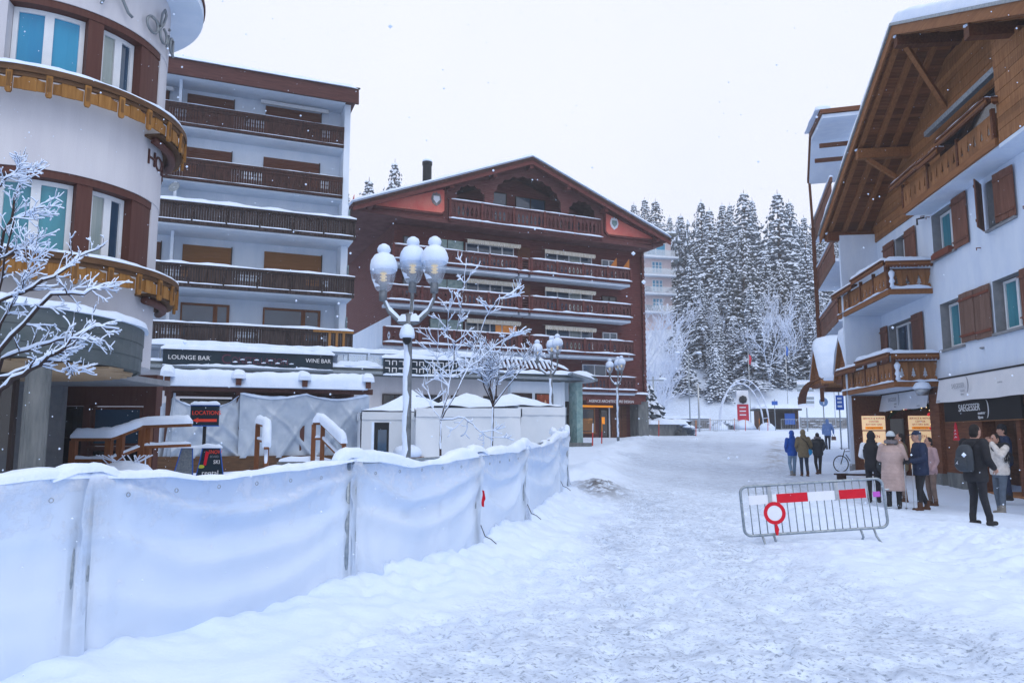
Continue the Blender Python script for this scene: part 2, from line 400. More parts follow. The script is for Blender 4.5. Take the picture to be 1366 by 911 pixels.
def relief(x, y):
    z = terrain(x, y)
    near = np.exp(-np.clip(y - 24, 0, None) / 18.) * (1 - sstep(14, 22, np.abs(x - 4)))
    st = street_mask(x, y)
    # packed trodden snow: chopped by boots; untouched snow: soft swells
    chop = .014 * fbm(x * 2.1, y * 1.8, 1, 3) + .013 * fbm(x * 7.3, y * 6.1, 2, 3)
    z = z + near * st * (chop - .05)
    z = z + (1 - st) * near * (.045 * fbm(x * .9, y * .8, 5, 3) + .012 * fbm(x * 5, y * 5, 6, 2) + .04)
    z = z + (1 - near) * .05 * fbm(x * .35, y * .35, 7, 3)
    # bank thrown up along the cloth fence
    d, sd_ = seg_dist(x, y, FENCE)
    fh = np.interp(y, [0, 6, 8, 10, 12.2, 16, 17.3, 18.5], [.02, .02, .05, .10, .14, .16, .16, .02])
    fh = fh + .10
    bw = .5 + .12 * fbm(x * 1.4, y * 1.4, 8, 2)
    bank = np.exp(-(d / bw) ** 2) * (fh + .05 * fbm(x * 2.3, y * 2.3, 9, 3) + .03 * fbm(x * 8, y * 8, 19, 2))
    z = z + bank * (sd_ >= 0) + .1 * np.exp(-(d / .6) ** 2) * (sd_ < 0)
    # ploughed heap on the shop side
    hx = np.interp(y, [5, 9, 12, 16, 21], [6.4, 6.6, 7.1, 7.5, 8.2])
    hp = np.exp(-((x - hx) / .95) ** 2) * sstep(3, 7, y) * (1 - sstep(11.5, 15, y))
    z = z + hp * (.11 + .10 * fbm(x * 1.1, y * 1.1, 10, 2) + .05 * np.abs(fbm(x * 4.1, y * 4.1, 11, 3)) + .045 * fbm(x * 9, y * 9, 12, 3))
    # skirt of snow between the street and the walkers' path
    sk = np.exp(-((x - np.interp(y, [14, 20, 30, 44], [5.8, 6.9, 10.2, 15])) / .8) ** 2) * sstep(13, 17, y) * (1 - sstep(40, 46, y))
    z = z + sk * (.13 + .12 * fbm(x * 1.6, y * 1.3, 13, 3))
    # heap at the lamp by the chalet and along the left kerb
    sl = np.exp(-((x - np.interp(y, [17, 22, 30, 45, 60], [1.9, 2.2, 3.6, 6.8, 10.5])) / 1.0) ** 2) * sstep(17, 19, y) * (1 - sstep(58, 66, y))
    z = z + sl * (.14 + .15 * fbm(x * 1.2, y * 1.1, 14, 3))
    return z
def lin(a, b, s): return list(np.arange(a, b, s))
gx = [-420, -300, -220, -160, -120, -90, -70] + lin(-55, -26, 3) + lin(-26, -8, .8) + lin(-8, -4.2, .22) + lin(-4.2, 10.4, .055) + lin(10.4, 16, .16) + lin(16, 34, .6) + lin(34, 70, 2) + [72, 80, 100, 130, 170, 230, 310, 430]
gy = [-60, -30, -14, -6, -2] + lin(0, 4, .4) + lin(4, 13, .05) + lin(13, 20, .07) + lin(20, 32, .14) + lin(32, 60, .4) + lin(60, 110, 1.) + lin(110, 200, 3) + [205, 220, 240, 270, 310, 360, 430, 520, 640]
X, Y = np.meshgrid(np.array(gx), np.array(gy)); Z = relief(X, Y)
# single boot prints
for fx, fy, fr, fa in FOOT[:2400]:
    px, py = -1.5 + fx * 10.5, 5 + fy * 15
    a = (fa - .5) * 1.6 + .25; c_, s_ = math.cos(a), math.sin(a)
    i0, i1 = np.searchsorted(gx, px - .3), np.searchsorted(gx, px + .3); j0, j1 = np.searchsorted(gy, py - .3), np.searchsorted(gy, py + .3)
    xx, yy = X[j0:j1, i0:i1] - px, Y[j0:j1, i0:i1] - py
    u_, v_ = xx * c_ + yy * s_, -xx * s_ + yy * c_
    q = (u_ / .075) ** 2 + (v_ / .16) ** 2
    Z[j0:j1, i0:i1] += -.026 * np.exp(-q ** 2) + .008 * np.exp(-(q - 2.2) ** 2 * .8)
nx, ny = len(gx), len(gy)
me = bpy.data.meshes.new('ground')
V = np.stack([X, Y, Z], -1).reshape(-1, 3)
idx = np.arange(nx * ny).reshape(ny, nx)
Fq = np.stack([idx[:-1, :-1], idx[:-1, 1:], idx[1:, 1:], idx[1:, :-1]], -1).reshape(-1, 4)
me.vertices.add(len(V)); me.vertices.foreach_set('co', V.ravel())
me.loops.add(Fq.size); me.loops.foreach_set('vertex_index', Fq.ravel())
me.polygons.add(len(Fq)); me.polygons.foreach_set('loop_start', np.arange(0, Fq.size, 4)); me.polygons.foreach_set('loop_total', np.full(len(Fq), 4))
me.polygons.foreach_set('use_smooth', [True] * len(Fq)); me.update()
# where boots and tyres have mixed grit into the snow
dirt = street_mask(X, Y) * (.82 + .5 * fbm(X * .35, Y * .22, 21, 3)) * (1 - .45 * sstep(40, 80, Y))
wet = np.exp(-(((X - 2.05) / .55) ** 2 + ((Y - 18.3) / 1.3) ** 2))          # the thawed patch by the fence end
rut = np.exp(-((X - (11.6 + (Y - 34) * .36)) / .5) ** 2) * sstep(30, 36, Y) * (1 - sstep(50, 62, Y))
ctr = np.interp(Y, [0, 5, 8, 12, 16, 20, 30, 45, 60], [1.8, 1.9, 2.1, 2.9, 4.0, 5.2, 7.8, 11.0, 15.0])
for off, wd in ((-1.25, .26), (.15, .24), (1.3, .3)):           # wheel and foot tracks pressed up the middle of the street
    dirt = dirt + .5 * np.exp(-((X - ctr - off - .25 * fbm(Y * .25, 0 * Y + off, 0, 2)) / wd) ** 2) * (.5 + .6 * fbm(X * 2.2, Y * .9, 31, 3)) * street_mask(X, Y)
at_ = me.color_attributes.new('grit', 'FLOAT_COLOR', 'POINT')
cc = np.stack([np.clip(dirt, 0, 1), np.clip(wet, 0, 1), np.clip(rut, 0, 1), np.ones_like(dirt)], -1).reshape(-1, 4)
at_.data.foreach_set('color', cc.astype(np.float32).ravel())
m = bpy.data.materials.new('ground_snow'); m.use_nodes = True; t = m.node_tree; p = t.nodes['Principled BSDF']
p.inputs['Roughness'].default_value = .55; p.inputs['Specular IOR Level'].default_value = .3
co = _n(t, 'ShaderNodeTexCoord'); va = _n(t, 'ShaderNodeVertexColor', layer_name='grit'); sep = _n(t, 'ShaderNodeSeparateColor')
t.links.new(va.outputs[0], sep.inputs[0])
def nnode(scale, det=4, rg=.6, st=(1, 1, 1)):
    mp = _n(t, 'ShaderNodeMapping'); mp.inputs['Scale'].default_value = st; t.links.new(co.outputs['Object'], mp.inputs[0])
    n = _n(t, 'ShaderNodeTexNoise'); n.inputs['Scale'].default_value = scale; n.inputs['Detail'].default_value = det; n.inputs['Roughness'].default_value = rg
    t.links.new(mp.outputs[0], n.inputs[0]); return n.outputs['Fac']
def rampn(src, a, b):
    r = _n(t, 'ShaderNodeMapRange'); r.inputs['From Min'].default_value = a; r.inputs['From Max'].default_value = b; t.links.new(src, r.inputs[0]); return r.outputs[0]
def mth(op, a, b):
    n = _n(t, 'ShaderNodeMath', operation=op, use_clamp=True)
    for i, q in enumerate((a, b)):
        if isinstance(q, (int, float)): n.inputs[i].default_value = q
        else: t.links.new(q, n.inputs[i])
    return n.outputs[0]
def mixc(f, a, b):
    n = _n(t, 'ShaderNodeMixRGB')
    if isinstance(f, (int, float)): n.inputs[0].default_value = f
    else: t.links.new(f, n.inputs[0])
    for i, q in ((1, a), (2, b)):
        if isinstance(q, tuple): n.inputs[i].default_value = (*q, 1)
        else: t.links.new(q, n.inputs[i])
    return n.outputs[0]
clean = mixc(nnode(1.2), (.63, .76, .95), (.71, .82, .98))
f1 = mth('MULTIPLY', sep.outputs[0], rampn(nnode(5, 5, .65), .38, .62))
f2 = mth('MULTIPLY', sep.outputs[0], rampn(nnode(2.0, 5, .75, (1, 1.6, 1)), .46, .66))
f3 = mth('MULTIPLY', sep.outputs[0], rampn(nnode(21, 5, .68, (1, 1.2, 1)), .53, .63))
c1 = mixc(mth('MULTIPLY', f1, .6), clean, (.40, .50, .66)); c1 = mixc(mth('MULTIPLY', f2, .62), c1, (.34, .41, .53)); c1 = mixc(mth('MULTIPLY', f3, .92), c1, (.21, .27, .36))
c1 = mixc(mth('MULTIPLY', sep.outputs[1], rampn(nnode(4, 5, .7), .36, .52)), c1, (.085, .085, .09))
c1 = mixc(mth('MULTIPLY', sep.outputs[2], rampn(nnode(1.5, 4, .7, (1, .4, 1)), .40, .62)), c1, (.30, .32, .36))
t.links.new(c1, p.inputs['Base Color'])
b1 = _n(t, 'ShaderNodeBump'); b1.inputs['Strength'].default_value = .4; b1.inputs['Distance'].default_value = .03; t.links.new(nnode(9, 6, .65), b1.inputs['Height'])
b2 = _n(t, 'ShaderNodeBump'); b2.inputs['Strength'].default_value = .35; b2.inputs['Distance'].default_value = .01; t.links.new(nnode(38, 4, .6), b2.inputs['Height'])
t.links.new(b1.outputs[0], b2.inputs['Normal']); t.links.new(b2.outputs[0], p.inputs['Normal'])
me.materials.append(m)
link('ground', me, kind='structure')
# ------------------------------------------------------------------ hotel with the rounded corner (left)
HC, HR, HAM = (-8.56, 13.45), 1.92, R(55)
def hp_at(s, off):
    """point and outward direction at arc length s measured on the wall line from the start of the arc (s<0: front wall)"""
    if s < 0: return (HC[0] + s, HC[1] - HR - off), (0, -1)
    a = -math.pi / 2 + s / HR
    if a > HAM:
        e = s - HR * (HAM + math.pi / 2); c_, s_ = math.cos(HAM), math.sin(HAM)
        return (HC[0] + (HR + off) * c_ - s_ * e, HC[1] + (HR + off) * s_ + c_ * e), (c_, s_)
    return (HC[0] + (HR + off) * math.cos(a), HC[1] + (HR + off) * math.sin(a)), (math.cos(a), math.sin(a))
hotel = thing('hotel', 'pale rounded corner hotel with larch balconies and blue windows', 'hotel')
def ring(o0, o1, z0, z1, s0=None, s1=None, n=40, sn=-9, sx=9):
    """curved band between two offsets"""
    m_ = MB(); s0 = sn if s0 is None else s0; s1 = sx if s1 is None else s1
    ss = sorted(set([s0, s1] + [q for q in np.linspace(0, HR * (math.pi / 2 + HAM), n) if s0 < q < s1]))
    rows = []
    for s_ in ss:
        a, _ = hp_at(s_, o0); b, _ = hp_at(s_, o1)
        rows.append([(a[0], a[1], z0), (b[0], b[1], z0), (b[0], b[1], z1), (a[0], a[1], z1), (a[0], a[1], z0)])
    m_.grid(rows); m_.add(rows[0][:4], [(0, 1, 2, 3)]); m_.add(rows[-1][:4], [(3, 2, 1, 0)]); return m_
W0 = [(.37, 1.55, 'W'), (1.55, 1.80, 'P'), (1.80, 2.58, 'W'), (2.58, 3.2, 'P')]
# wall bands between window rows; window rows: z 4.62-6.28 and 7.54-9.15
ring(-.5, 0, 2.9, 4.50).build('wall', 'hotel_wall', hotel, smooth=False)
ring(-.5, 0, 5.94, 7.42).build('wall', 'hotel_wall', hotel)
ring(-.5, 0, 8.84, 10.2).build('wall', 'hotel_wall', hotel)
ring(-.42, -.012, 2.95, 10.1, s0=3.18, s1=9).build('wall', 'hotel_wall', hotel)
for (z0, z1) in ((4.46, 5.94), (7.38, 8.84)):
    ring(-.45, -.02, z1 - .13, z1 + .02, s0=.3, s1=3.2).build('lintel', 'hotel_brown', hotel)
    ring(-.45, -.03, z0 - .02, z0 + .07, s0=.3, s1=3.2).build('sill', 'hotel_brown', hotel)
    for a, b, k in W0:
        if k == 'P': ring(-.40, -.035, z0 + .07, z1 - .13, s0=a, s1=b).build('pier', 'hotel_brown', hotel)
        else:
            fo, fi = -.19, -.27; zz0, zz1 = z0 + .09, z1 - .14; mid = (a + b) / 2; fw = .075
            f = MB()
            for q0, q1, h0, h1 in ((a + .01, b - .01, zz0, zz0 + fw), (a + .01, b - .01, zz1 - fw, zz1), (a + .01, a + fw + .02, zz0 + fw, zz1 - fw), (b - fw - .02, b - .01, zz0 + fw, zz1 - fw), (mid - fw, mid + fw, zz0 + fw, zz1 - fw)):
                g = ring(fi, fo, h0, h1, s0=q0, s1=q1, n=24); f.add(g.v, g.f)
            wd = f.build('window', 'white_frame', hotel)
            pm = 'glass_blue' if b < 1.6 else 'glass_curtain'
            if z0 < 5: pm = 'glass_teal' if b < 1.6 else 'glass_curtain'
            for q0, q1 in ((a + .06, mid - .03), (mid + .03, b - .06)): ring(fi - .01, fo - .035, zz0 + .05, zz1 - .05, s0=q0, s1=q1, n=24).build('pane', pm if not (b > 2 and q0 > mid) else 'glass', wd)
    ring(-.5, -.46, z0, z1, s0=-9, s1=9).build('inner_wall', 'grey_render', hotel)
# front wall left of the windows
for (z0, z1) in ((4.46, 5.94), (7.38, 8.84)): ring(-.45, -.004, z0, z1, s0=-9, s1=.37).build('wall', 'hotel_wall', hotel)
# larch parapets under each window row
for zt in (7.45, 4.52):
    bal = ring(.30, .42, zt - .10, zt, s0=-4.5, s1=4.6).build('balcony', 'larch_rail', hotel)
    ring(.34, .39, zt - .17, zt - .103, s0=-4.5, s1=4.6).build('under_rail', 'larch_rail', bal)
    ring(.0, .33, zt - .40, zt - .36, s0=2.75, s1=4.6).build('floor_slab', 'larch_rail', bal)
    sm = MB(); pts = []
    for s_ in np.arange(-4.5, 4.6, .12):
        q, _ = hp_at(float(s_), .345); pts.append((q[0], q[1], zt + .002))
    sm.cap(pts, .16, .055, seed=int(zt * 10), step=.1, lump=.5); sm.build('snow', 'snow', bal, smooth=True)
    s_ = -1.2; k = 0
    while s_ < 4.5:
        def place(nm, P_, ds, o_, th):
            (cx, cy), (ox, oy) = hp_at(s_ + ds, .345 + o_); tx, ty = -oy, ox
            m_ = MB(); m_.prism(P_, (cx, cy, zt - .10), (tx, ty, 0), (0, 0, 1), (ox * th, oy * th, 0)); return m_.build(nm, 'larch' if nm != 'groove' else 'larch_rail', bal)
        place('post', [(-.046, -.01), (.046, -.01), (.046, -.34), (.028, -.37), (-.028, -.37), (-.046, -.34)], 0, .03, .045)
        for e in (-.018, 0, .018): place('groove', [(e - .004, -.05), (e + .004, -.05), (e + .004, -.28), (e - .004, -.28)], 0, .076, .003)
        for sg_ in (-1, 1): place('board', [(-.064, -.28), (.064, -.28), (.064, -.09 + .02 * sg_), (0, -.105), (-.064, -.09 - .02 * sg_)], .097 if sg_ > 0 else .353, 0., .022)
        place('board', [(-.096, -.29), (.096, -.29), (.096, -.05), (.055, -.028), (0, -.02), (-.055, -.028), (-.096, -.05)], .225, .008, .026)
        s_ += .45
    # gutter pipe below the floor at the turn
    g = MB(); pts = []
    for s_ in np.arange(2.8, 4.4, .1):
        q, _ = hp_at(float(s_), .16); pts.append((q[0], q[1], zt - .47))
    g.tube(pts, .075, 10).build('gutter', 'hotel_brown', bal, smooth=True)
# round roof plate with pale underside
rf = MB(); prof = []
rr_ = 2.52
P_ = [(HC[0] + rr_ * math.cos(a), HC[1] + rr_ * math.sin(a)) for a in np.linspace(-math.pi * .5, math.pi * .62, 40)] + [(HC[0] - 6, HC[1] + 2.5), (HC[0] - 6, HC[1] - rr_)]
rf.prism(P_, (0, 0, 9.98), (1, 0, 0), (0, 1, 0), (0, 0, .16)); roof = rf.build('roof', 'white_wall', hotel)
P2 = [(HC[0] + (x - HC[0]) * 1.012, HC[1] + (y - HC[1]) * 1.012) for x, y in P_]
MB().prism(P2, (0, 0, 10.142), (1, 0, 0), (0, 1, 0), (0, 0, .07)).build('edge_strip', 'hotel_brown', roof)
MB().prism([(HC[0] + (x - HC[0]) * .99, HC[1] + (y - HC[1]) * .99) for x, y in P_], (0, 0, 10.214), (1, 0, 0), (0, 1, 0), (0, 0, .22)).build('snow', 'snow', roof)
# script lettering in metal channel on the upper wall, then HOTEL in brown
def script(strokes, s0, z0, sc, off, name='letter'):
    m_ = MB()
    for st in strokes:
        pts = []
        for a, b in st:
            q, o_ = hp_at(s0 + a * sc, off); pts.append((q[0], q[1], z0 + b * sc))
        m_.tube(pts, .026, 6)
    return m_.build(name, 'letter_metal', hotel, smooth=True)
def arc(cx, cy, rx, ry, a0, a1, n=12): return [(cx + rx * math.cos(R(a0 + (a1 - a0) * i / n)), cy + ry * math.sin(R(a0 + (a1 - a0) * i / n))) for i in range(n + 1)]
script([[(-.2, 1.5), (.05, .9), (-.25, -.02)], arc(.15, 1.2, .55, .38, 150, -80, 14) + [(.05, .78), (.35, .55), (.62, .1), (.78, .02)]], 1.80, 9.0, .52, .10)
script([arc(.3, .3, .28, .28, 100, 470, 16) + [(.5, .55), (.7, .5)]], 2.50, 8.98, .52, .10)
script([[(.0, .2), (.35, .7), (.5, 1.1), (.38, 1.25), (.22, 1.0), (.15, .3)] + arc(.38, .25, .24, .26, 170, 450, 14)], 2.80, 8.98, .52, .10)
script([[(.0, .0), (.12, .5)], [(.14, .72), (.18, .78)]], 3.15, 8.98, .52, .10)
script([arc(.2, .3, .2, .28, 60, 400, 12), [(.4, .6), (.42, 0), (.6, .1)]], 3.3, 8.98, .52, .10)
for i, ch in enumerate('HOTEL'):
    q, o_ = hp_at(2.86 + i * .30, .012)
    text('letter', ch, 'letter_brown', hotel, .40, (q[0], q[1], 6.60), ux=(-o_[1], o_[0], 0), depth=.02)
# ground floor: round porch of zinc over a timber ceiling, column, dark glazing
pc = (-9.05, 12.15); pr = 2.78
def disc(r, a0=-math.pi, a1=math.pi * .62, n=60): return [(pc[0] + r * math.cos(a), pc[1] + r * math.sin(a)) for a in np.linspace(a0, a1, n)]
porch = thing('porch_canopy', 'round zinc-clad porch canopy with timber ceiling under the hotel', 'canopy', (pc[0], pc[1], 2.62))
def rel(P): return [(x - pc[0], y - pc[1]) for x, y in P]
for i, (z0, z1, dr) in enumerate(((.14, .36, 0), (.362, .60, .012), (.602, .86, .024))):
    pm = MB(); A = rel(disc(pr + dr, -math.pi * 1.1, math.pi * .75)); Bq = rel(disc(pr + dr - .06, -math.pi * 1.1, math.pi * .75))
    pm.grid([[(a[0], a[1], z0), (a[0], a[1], z1), (b[0], b[1], z1), (b[0], b[1], z0), (a[0], a[1], z0)] for a, b in zip(A, Bq)])
    pm.build('cladding', 'zinc', porch)
ce = MB()
for j in range(22):       # ceiling boards
    x0 = -pr + .1 + j * .245
    x1 = x0 + .235
    xm = max(abs(x0), abs(x1)); hh = math.sqrt(max(.05, (pr - .12) ** 2 - xm * xm))
    MB().box(x0, x1, -hh, min(2.6, hh), .10, .135).build('ceiling_board', 'ceiling_wood', porch)
MB().prism(rel(disc(pr - .075, -math.pi * 1.1, math.pi * .75)), (0, 0, .15), (1, 0, 0), (0, 1, 0), (0, 0, .66)).build('core', 'zinc', porch)
sn = MB(); sn.cap([(a[0], a[1], .862) for a in rel(disc(pr - .12, -math.pi * 1.05, math.pi * .5))], .42, .13, seed=4, step=.15, lump=.4); sn.build('snow', 'snow', porch, smooth=True)
col_ = thing('column', 'round board-marked concrete column holding the hotel porch', 'column', (-6.78, 10.85, 0))
cm = MB(); cm.lathe([(.17, 0), (.17, .02), (.16, .05), (.16, 2.66), (.16, 2.70)], 20); cm.build('shaft', 'concrete', col_, smooth=True)
for k in range(20):
    a = 2 * math.pi * k / 20; MB().bar((.161 * math.cos(a), .161 * math.sin(a), .05), (.161 * math.cos(a), .161 * math.sin(a), 2.66), .012, .006, up=(math.cos(a), math.sin(a), 0)).build('board_mark', 'concrete', col_)
bx('entrance_wall', 'hotel_brown', hotel, -10.9, -8.05, 17.2, 17.5, 2.35, 3.05)
bx('entrance_wall', 'hotel_brown', hotel, -9.65, -9.5, 17.15, 17.45, .2, 2.35)
bx('entrance_wall', 'hotel_brown', hotel, -8.32, -8.05, 17.2, 17.45, .2, 2.35)
window(hotel, -9.48, -8.34, 17.25, 1.45, 2.33, 'hotel_brown', 'glass', 0, .06)
window(hotel, -9.48, -8.34, 17.25, .3, 1.40, 'hotel_brown', 'glass_dark', 0, .06)
window(hotel, -10.8, -9.66, 17.25, .3, 2.34, 'dark_frame', 'glass_dark', 1, .05, trans=.7)
window(hotel, -13.5, -8.2, 12.6, .1, 2.9, 'dark_frame', 'glass_dark', 3, .06)
bx('entrance_wall', 'grey_render', hotel, -12.6, -10.0, 16.9, 17.1, 0, 3)
bx('floor_slab', 'grey_render', hotel, -14, -7.7, 12.0, 17.1, 2.78, 2.9)
# ------------------------------------------------------------------ white apartment block with dark balconies
apt = thing('apartment_block', 'white apartment block with five rows of dark timber balconies', 'building', (-9.0, 41, 0), 22.4)
XL = -17.0
bx('wall', 'white_wall', apt, XL, -.45, 1.4, 9, .5, 20.3)
bx('end_wall', 'white_wall', apt, -.448, -.12, .0, 9, .5, 20.25)
bx('end_wall', 'white_wall', apt, -.12, .02, .55, .62, 6.3, 14.6)     # privacy screen edge
# roof slab, deep brown fascia
rf = MB(); rf.prism([(-1.25, 19.85), (-1.15, 20.72), (9.6, 20.72), (9.6, 20.31), (-1.1, 20.31), (-1.1, 19.85)], (XL, 0, 0), (0, 1, 0), (0, 0, 1), (0 - XL + .1, 0, 0)); roof = rf.build('roof', 'roof_fascia', apt)
bx('soffit', 'white_wall', roof, XL, -.45, -1.1, 1.4, 20.26, 20.30)
MB().box(XL, .16, -1.2, -1.14, 20.72, 20.80).build('drip_edge', 'iron', roof)
sn = MB(); sn.cap([(XL, -.68, 20.721), (.1, -.68, 20.721)], 1.2, .24, seed=3, step=.5, lump=.25); sn.build('snow', 'snow', roof, smooth=True)
bx('snow', 'snow', roof, XL, .1, .05, 9.5, 20.722, 20.93)
MB().lathe([(.55, 0), (.5, .25), (.3, .36), (.05, .40)], 12, (-5.7, 1.5, 20.9), jit=.05).build('snow', 'snow', roof, smooth=True)
# floor slabs + dividing fins
slabs = [(17.72, 0, -.12), (14.80, 0, -.12), (12.22, -1.05, .14), (9.05, -1.05, .14), (6.15, -1.05, .14)]
for z, y0, xr in slabs: bx('floor_slab', 'white_wall', apt, XL, -.45 if y0 == 0 else .02, y0 + .06, 1.4, z - .10, z + .08)
for z0, z1 in ((17.8, 20.25), (14.88, 17.62), (12.3, 14.7), (9.13, 12.1), (6.23, 8.95)):
    bx('divider', 'white_wall', apt, -9.0, -8.86, .15, 1.4, z0, z1)
    bx('divider', 'white_wall', apt, -14.2, -14.05, .15, 1.4, z0, z1)
def balustrade(z0, z1, y, x0, x1, m, seed, cutgroups=True, ends=False, bw=.125):
    """close boarding with fretted gaps between two rails"""
    rr = random.Random(seed); b_ = MB(); x = x0; i = 0
    while x < x1 - .02:
        w_ = min(bw, x1 - x); g = (i // 9) % 3
        if cutgroups and g == 1:
            # fretted board: narrow waist, so daylight shows in slots
            n_ = .018 + .02 * (i % 2)
            P_ = [(0, 0), (w_ - .008, 0), (w_ - .008, .25), (w_ - n_, .3), (w_ - n_, .42), (w_ - .01, .47), (w_ - n_, .52), (w_ - n_, z1 - z0 - .22), (w_ - .008, z1 - z0 - .16), (w_ - .008, z1 - z0), (0, z1 - z0),
                  (0, z1 - z0 - .16), (n_ - .008, z1 - z0 - .22), (n_ - .008, .52), (.004, .47), (n_ - .008, .42), (n_ - .008, .3), (0, .25)]
            b_.prism(P_, (x, y + rr.uniform(-.004, .004), z0), (1, 0, 0), (0, 0, 1), (0, .025, 0))
        else:
            b_.box(x + .003, x + w_ - .004, y + rr.uniform(-.006, .006), y + .025, z0, z1)
        x += bw; i += 1
    return b_
def rail_snow(parent, x0, x1, y, z, w_, h, seed, step=.4):
    s_ = MB(); s_.cap([(x0, y, z), (x1, y, z)], w_, h, seed=seed, step=step, lump=.45); return s_.build('snow', 'snow', parent, smooth=True)
# two upper balconies set flush between the end walls
for k, (zb, zt) in enumerate(((17.82, 18.86), (14.90, 15.95))):
    bal = bx('balcony', 'dark_balcony', apt, XL, -.46, -.10, .02, zt - .16, zt)
    bx('bottom_rail', 'dark_balcony', bal, XL, -.46, -.09, .03, zb - .14, zb + .02)
    balustrade(zb + .02, zt - .16, -.055, XL, -.46, 'dark_balcony', k).build('balustrade', 'dark_balcony', bal, kind='stuff')
    MB().box(XL, -.46, -.082, -.06, zt - .30, zt - .162).build('rail_board', 'dark_balcony', bal)
    rail_snow(bal, XL, -.48, -.04, zt + .001, .11, .035, 60 + k)
    rail_snow(bal, XL, -.48, -.085, zb + .0, .03, .02, 64 + k)
# three lower balconies stand forward and run past the end wall
for k, (zb, zt) in enumerate(((12.40, 13.32), (9.22, 10.16), (6.32, 7.22))):
    y = -1.05; xr = .14
    bal = bx('balcony', 'weathered_balcony', apt, XL, xr, y - .10, y + .06, zt - .13, zt)
    bx('bottom_rail', 'weathered_balcony', bal, XL, xr, y - .06, y + .05, zb - .20, zb - .02)
    bb = balustrade(zb + .03, zt - .13, y - .03, XL, xr - .02, 'weathered_balcony', 10 + k, cutgroups=(k != 0)); bb.build('balustrade', 'weathered_balcony', bal, kind='stuff')
    e_ = MB(); yy = y
    for j in range(8): e_.box(xr - .03, xr, yy + j * .13, yy + j * .13 + .122, zb + .03, zt - .13)
    e_.box(xr - .06, xr + .03, y - .05, .06, zt - .125, zt - .004); e_.build('end_rail', 'weathered_balcony', bal)
    for j in range(11):   # turned consoles between the bays
        x = xr - .08 - j * 1.62
        if x < XL: break
        MB().lathe([(.03, 0), (.055, .04), (.03, .12), (.06, .2), (.06, .42), (.035, .5), (.055, .6), (.055, .66)], 8, (x, y - .07, zb - .02)).build('baluster', 'weathered_balcony', bal, smooth=True)
    rail_snow(bal, XL, xr + .02, y - .02, zt + .001, .30 if k == 0 else .24, .16 if k == 0 else .12, 70 + k)
    if k == 0: sn = MB(); sn.cap([(XL, y + .6, zt - .02), (xr - .1, y + .6, zt - .02)], 1.0, .2, seed=75, step=.5, lump=.15); sn.build('snow', 'snow', bal, smooth=True)
    if k < 2: rail_snow(bal, XL, xr, y - .045, zb - .018, .08, .055, 80 + k)
    if k == 2:
        bx('new_rail', 'larch', bal, -1.95, .16, y - .115, y - .102, zt - .13, zt - .01)
        for x in (-1.15, -.78, -.42): bx('new_post', 'larch', bal, x, x + .13, y - .09, y - .05, zb + .0, zt - .13)
# shutters and windows
for zt, zb, mt in ((20.02, 17.9, 'roller_dark'), (17.05, 15.0, 'roller_dark')):
    for x0, x1 in ((-8.62, -6.27), (-4.6, -1.58), (-12.6, -9.55)):
        s_ = bx('roller_shutter', mt, apt, x0, x1, 1.33, 1.398, zb, zt)
        bx('shutter_frame', 'dark_frame', s_, x1, x1 + .05, 1.3, 1.397, zb, zt + .05)
        for j in range(int((zt - zb) / .16)): bx('lath', mt, s_, x0 + .02, x1 - .02, 1.318, 1.332, zb + .005 + j * .16, zb + .148 + j * .16)
for x0, x1 in ((-8.45, -6.05), (-4.35, -1.3), (-12.5, -9.5)):
    mt = 'roller'
    s_ = bx('roller_shutter', mt if x0 > -9 else 'roller_dark', apt, x0, x1, 1.33, 1.398, 9.2, 11.72)
    bx('shutter_frame', 'dark_frame', s_, x1, x1 + .05, 1.3, 1.397, 9.2, 11.78)
    for j in range(15): bx('lath', mt if x0 > -9 else 'roller_dark', s_, x0 + .02, x1 - .02, 1.318, 1.332, 9.21 + j * .166, 9.365 + j * .166)
for x0, x1 in ((-8.4, -6.0), (-4.3, -1.25), (-12.5, -9.9)):
    f = bx('window', 'wood_frame', apt, x0, x1, 1.30, 1.399, 8.50, 8.62)
    for a, b in ((x0, x0 + .09), (x0 + (x1 - x0) * .66, x0 + (x1 - x0) * .66 + .22), (x1 - .14, x1)): bx('mullion', 'wood_frame', f, a, b, 1.302, 1.397, 6.3, 8.5)
    bx('pane', 'glass', f, x0 + .09, x1 - .14, 1.35, 1.38, 6.3, 8.5)
MB().bar((-4.9, .95, 20.05), (-1.2, .95, 20.05), .14, .2).build('awning_box', 'white_frame', apt)
MB().bar((-16, .95, 19.95), (-9.3, .95, 19.95), .14, .2).build('awning_box', 'white_frame', apt)
MB().lathe([(.06, 0), (.06, .3)], 8, (-5.6, 1.3, 18.95)).build('wall_lamp', 'iron', apt)
MB().lathe([(.05, 0), (.05, .3)], 8, (-5.0, 1.3, 16.0)).build('wall_lamp', 'iron', apt)
# satellite dish with a snow cap on the divider
ds = MB(); ds.lathe([(.02, 0), (.18, .05), (.30, .14)], 12, (0, 0, 0)); d_ = ds.build('satellite_dish', 'galv', apt); d_.location = (-8.9, -.2, 14.2); d_.rotation_euler = (R(70), 0, R(-30))
for z in (6.3, 9.2, 12.4):   # green privacy screens at the right end
    bx('privacy_screen', 'green_glass', apt, .025, .05, .3, 1.2, z + .1, z + 1.9)

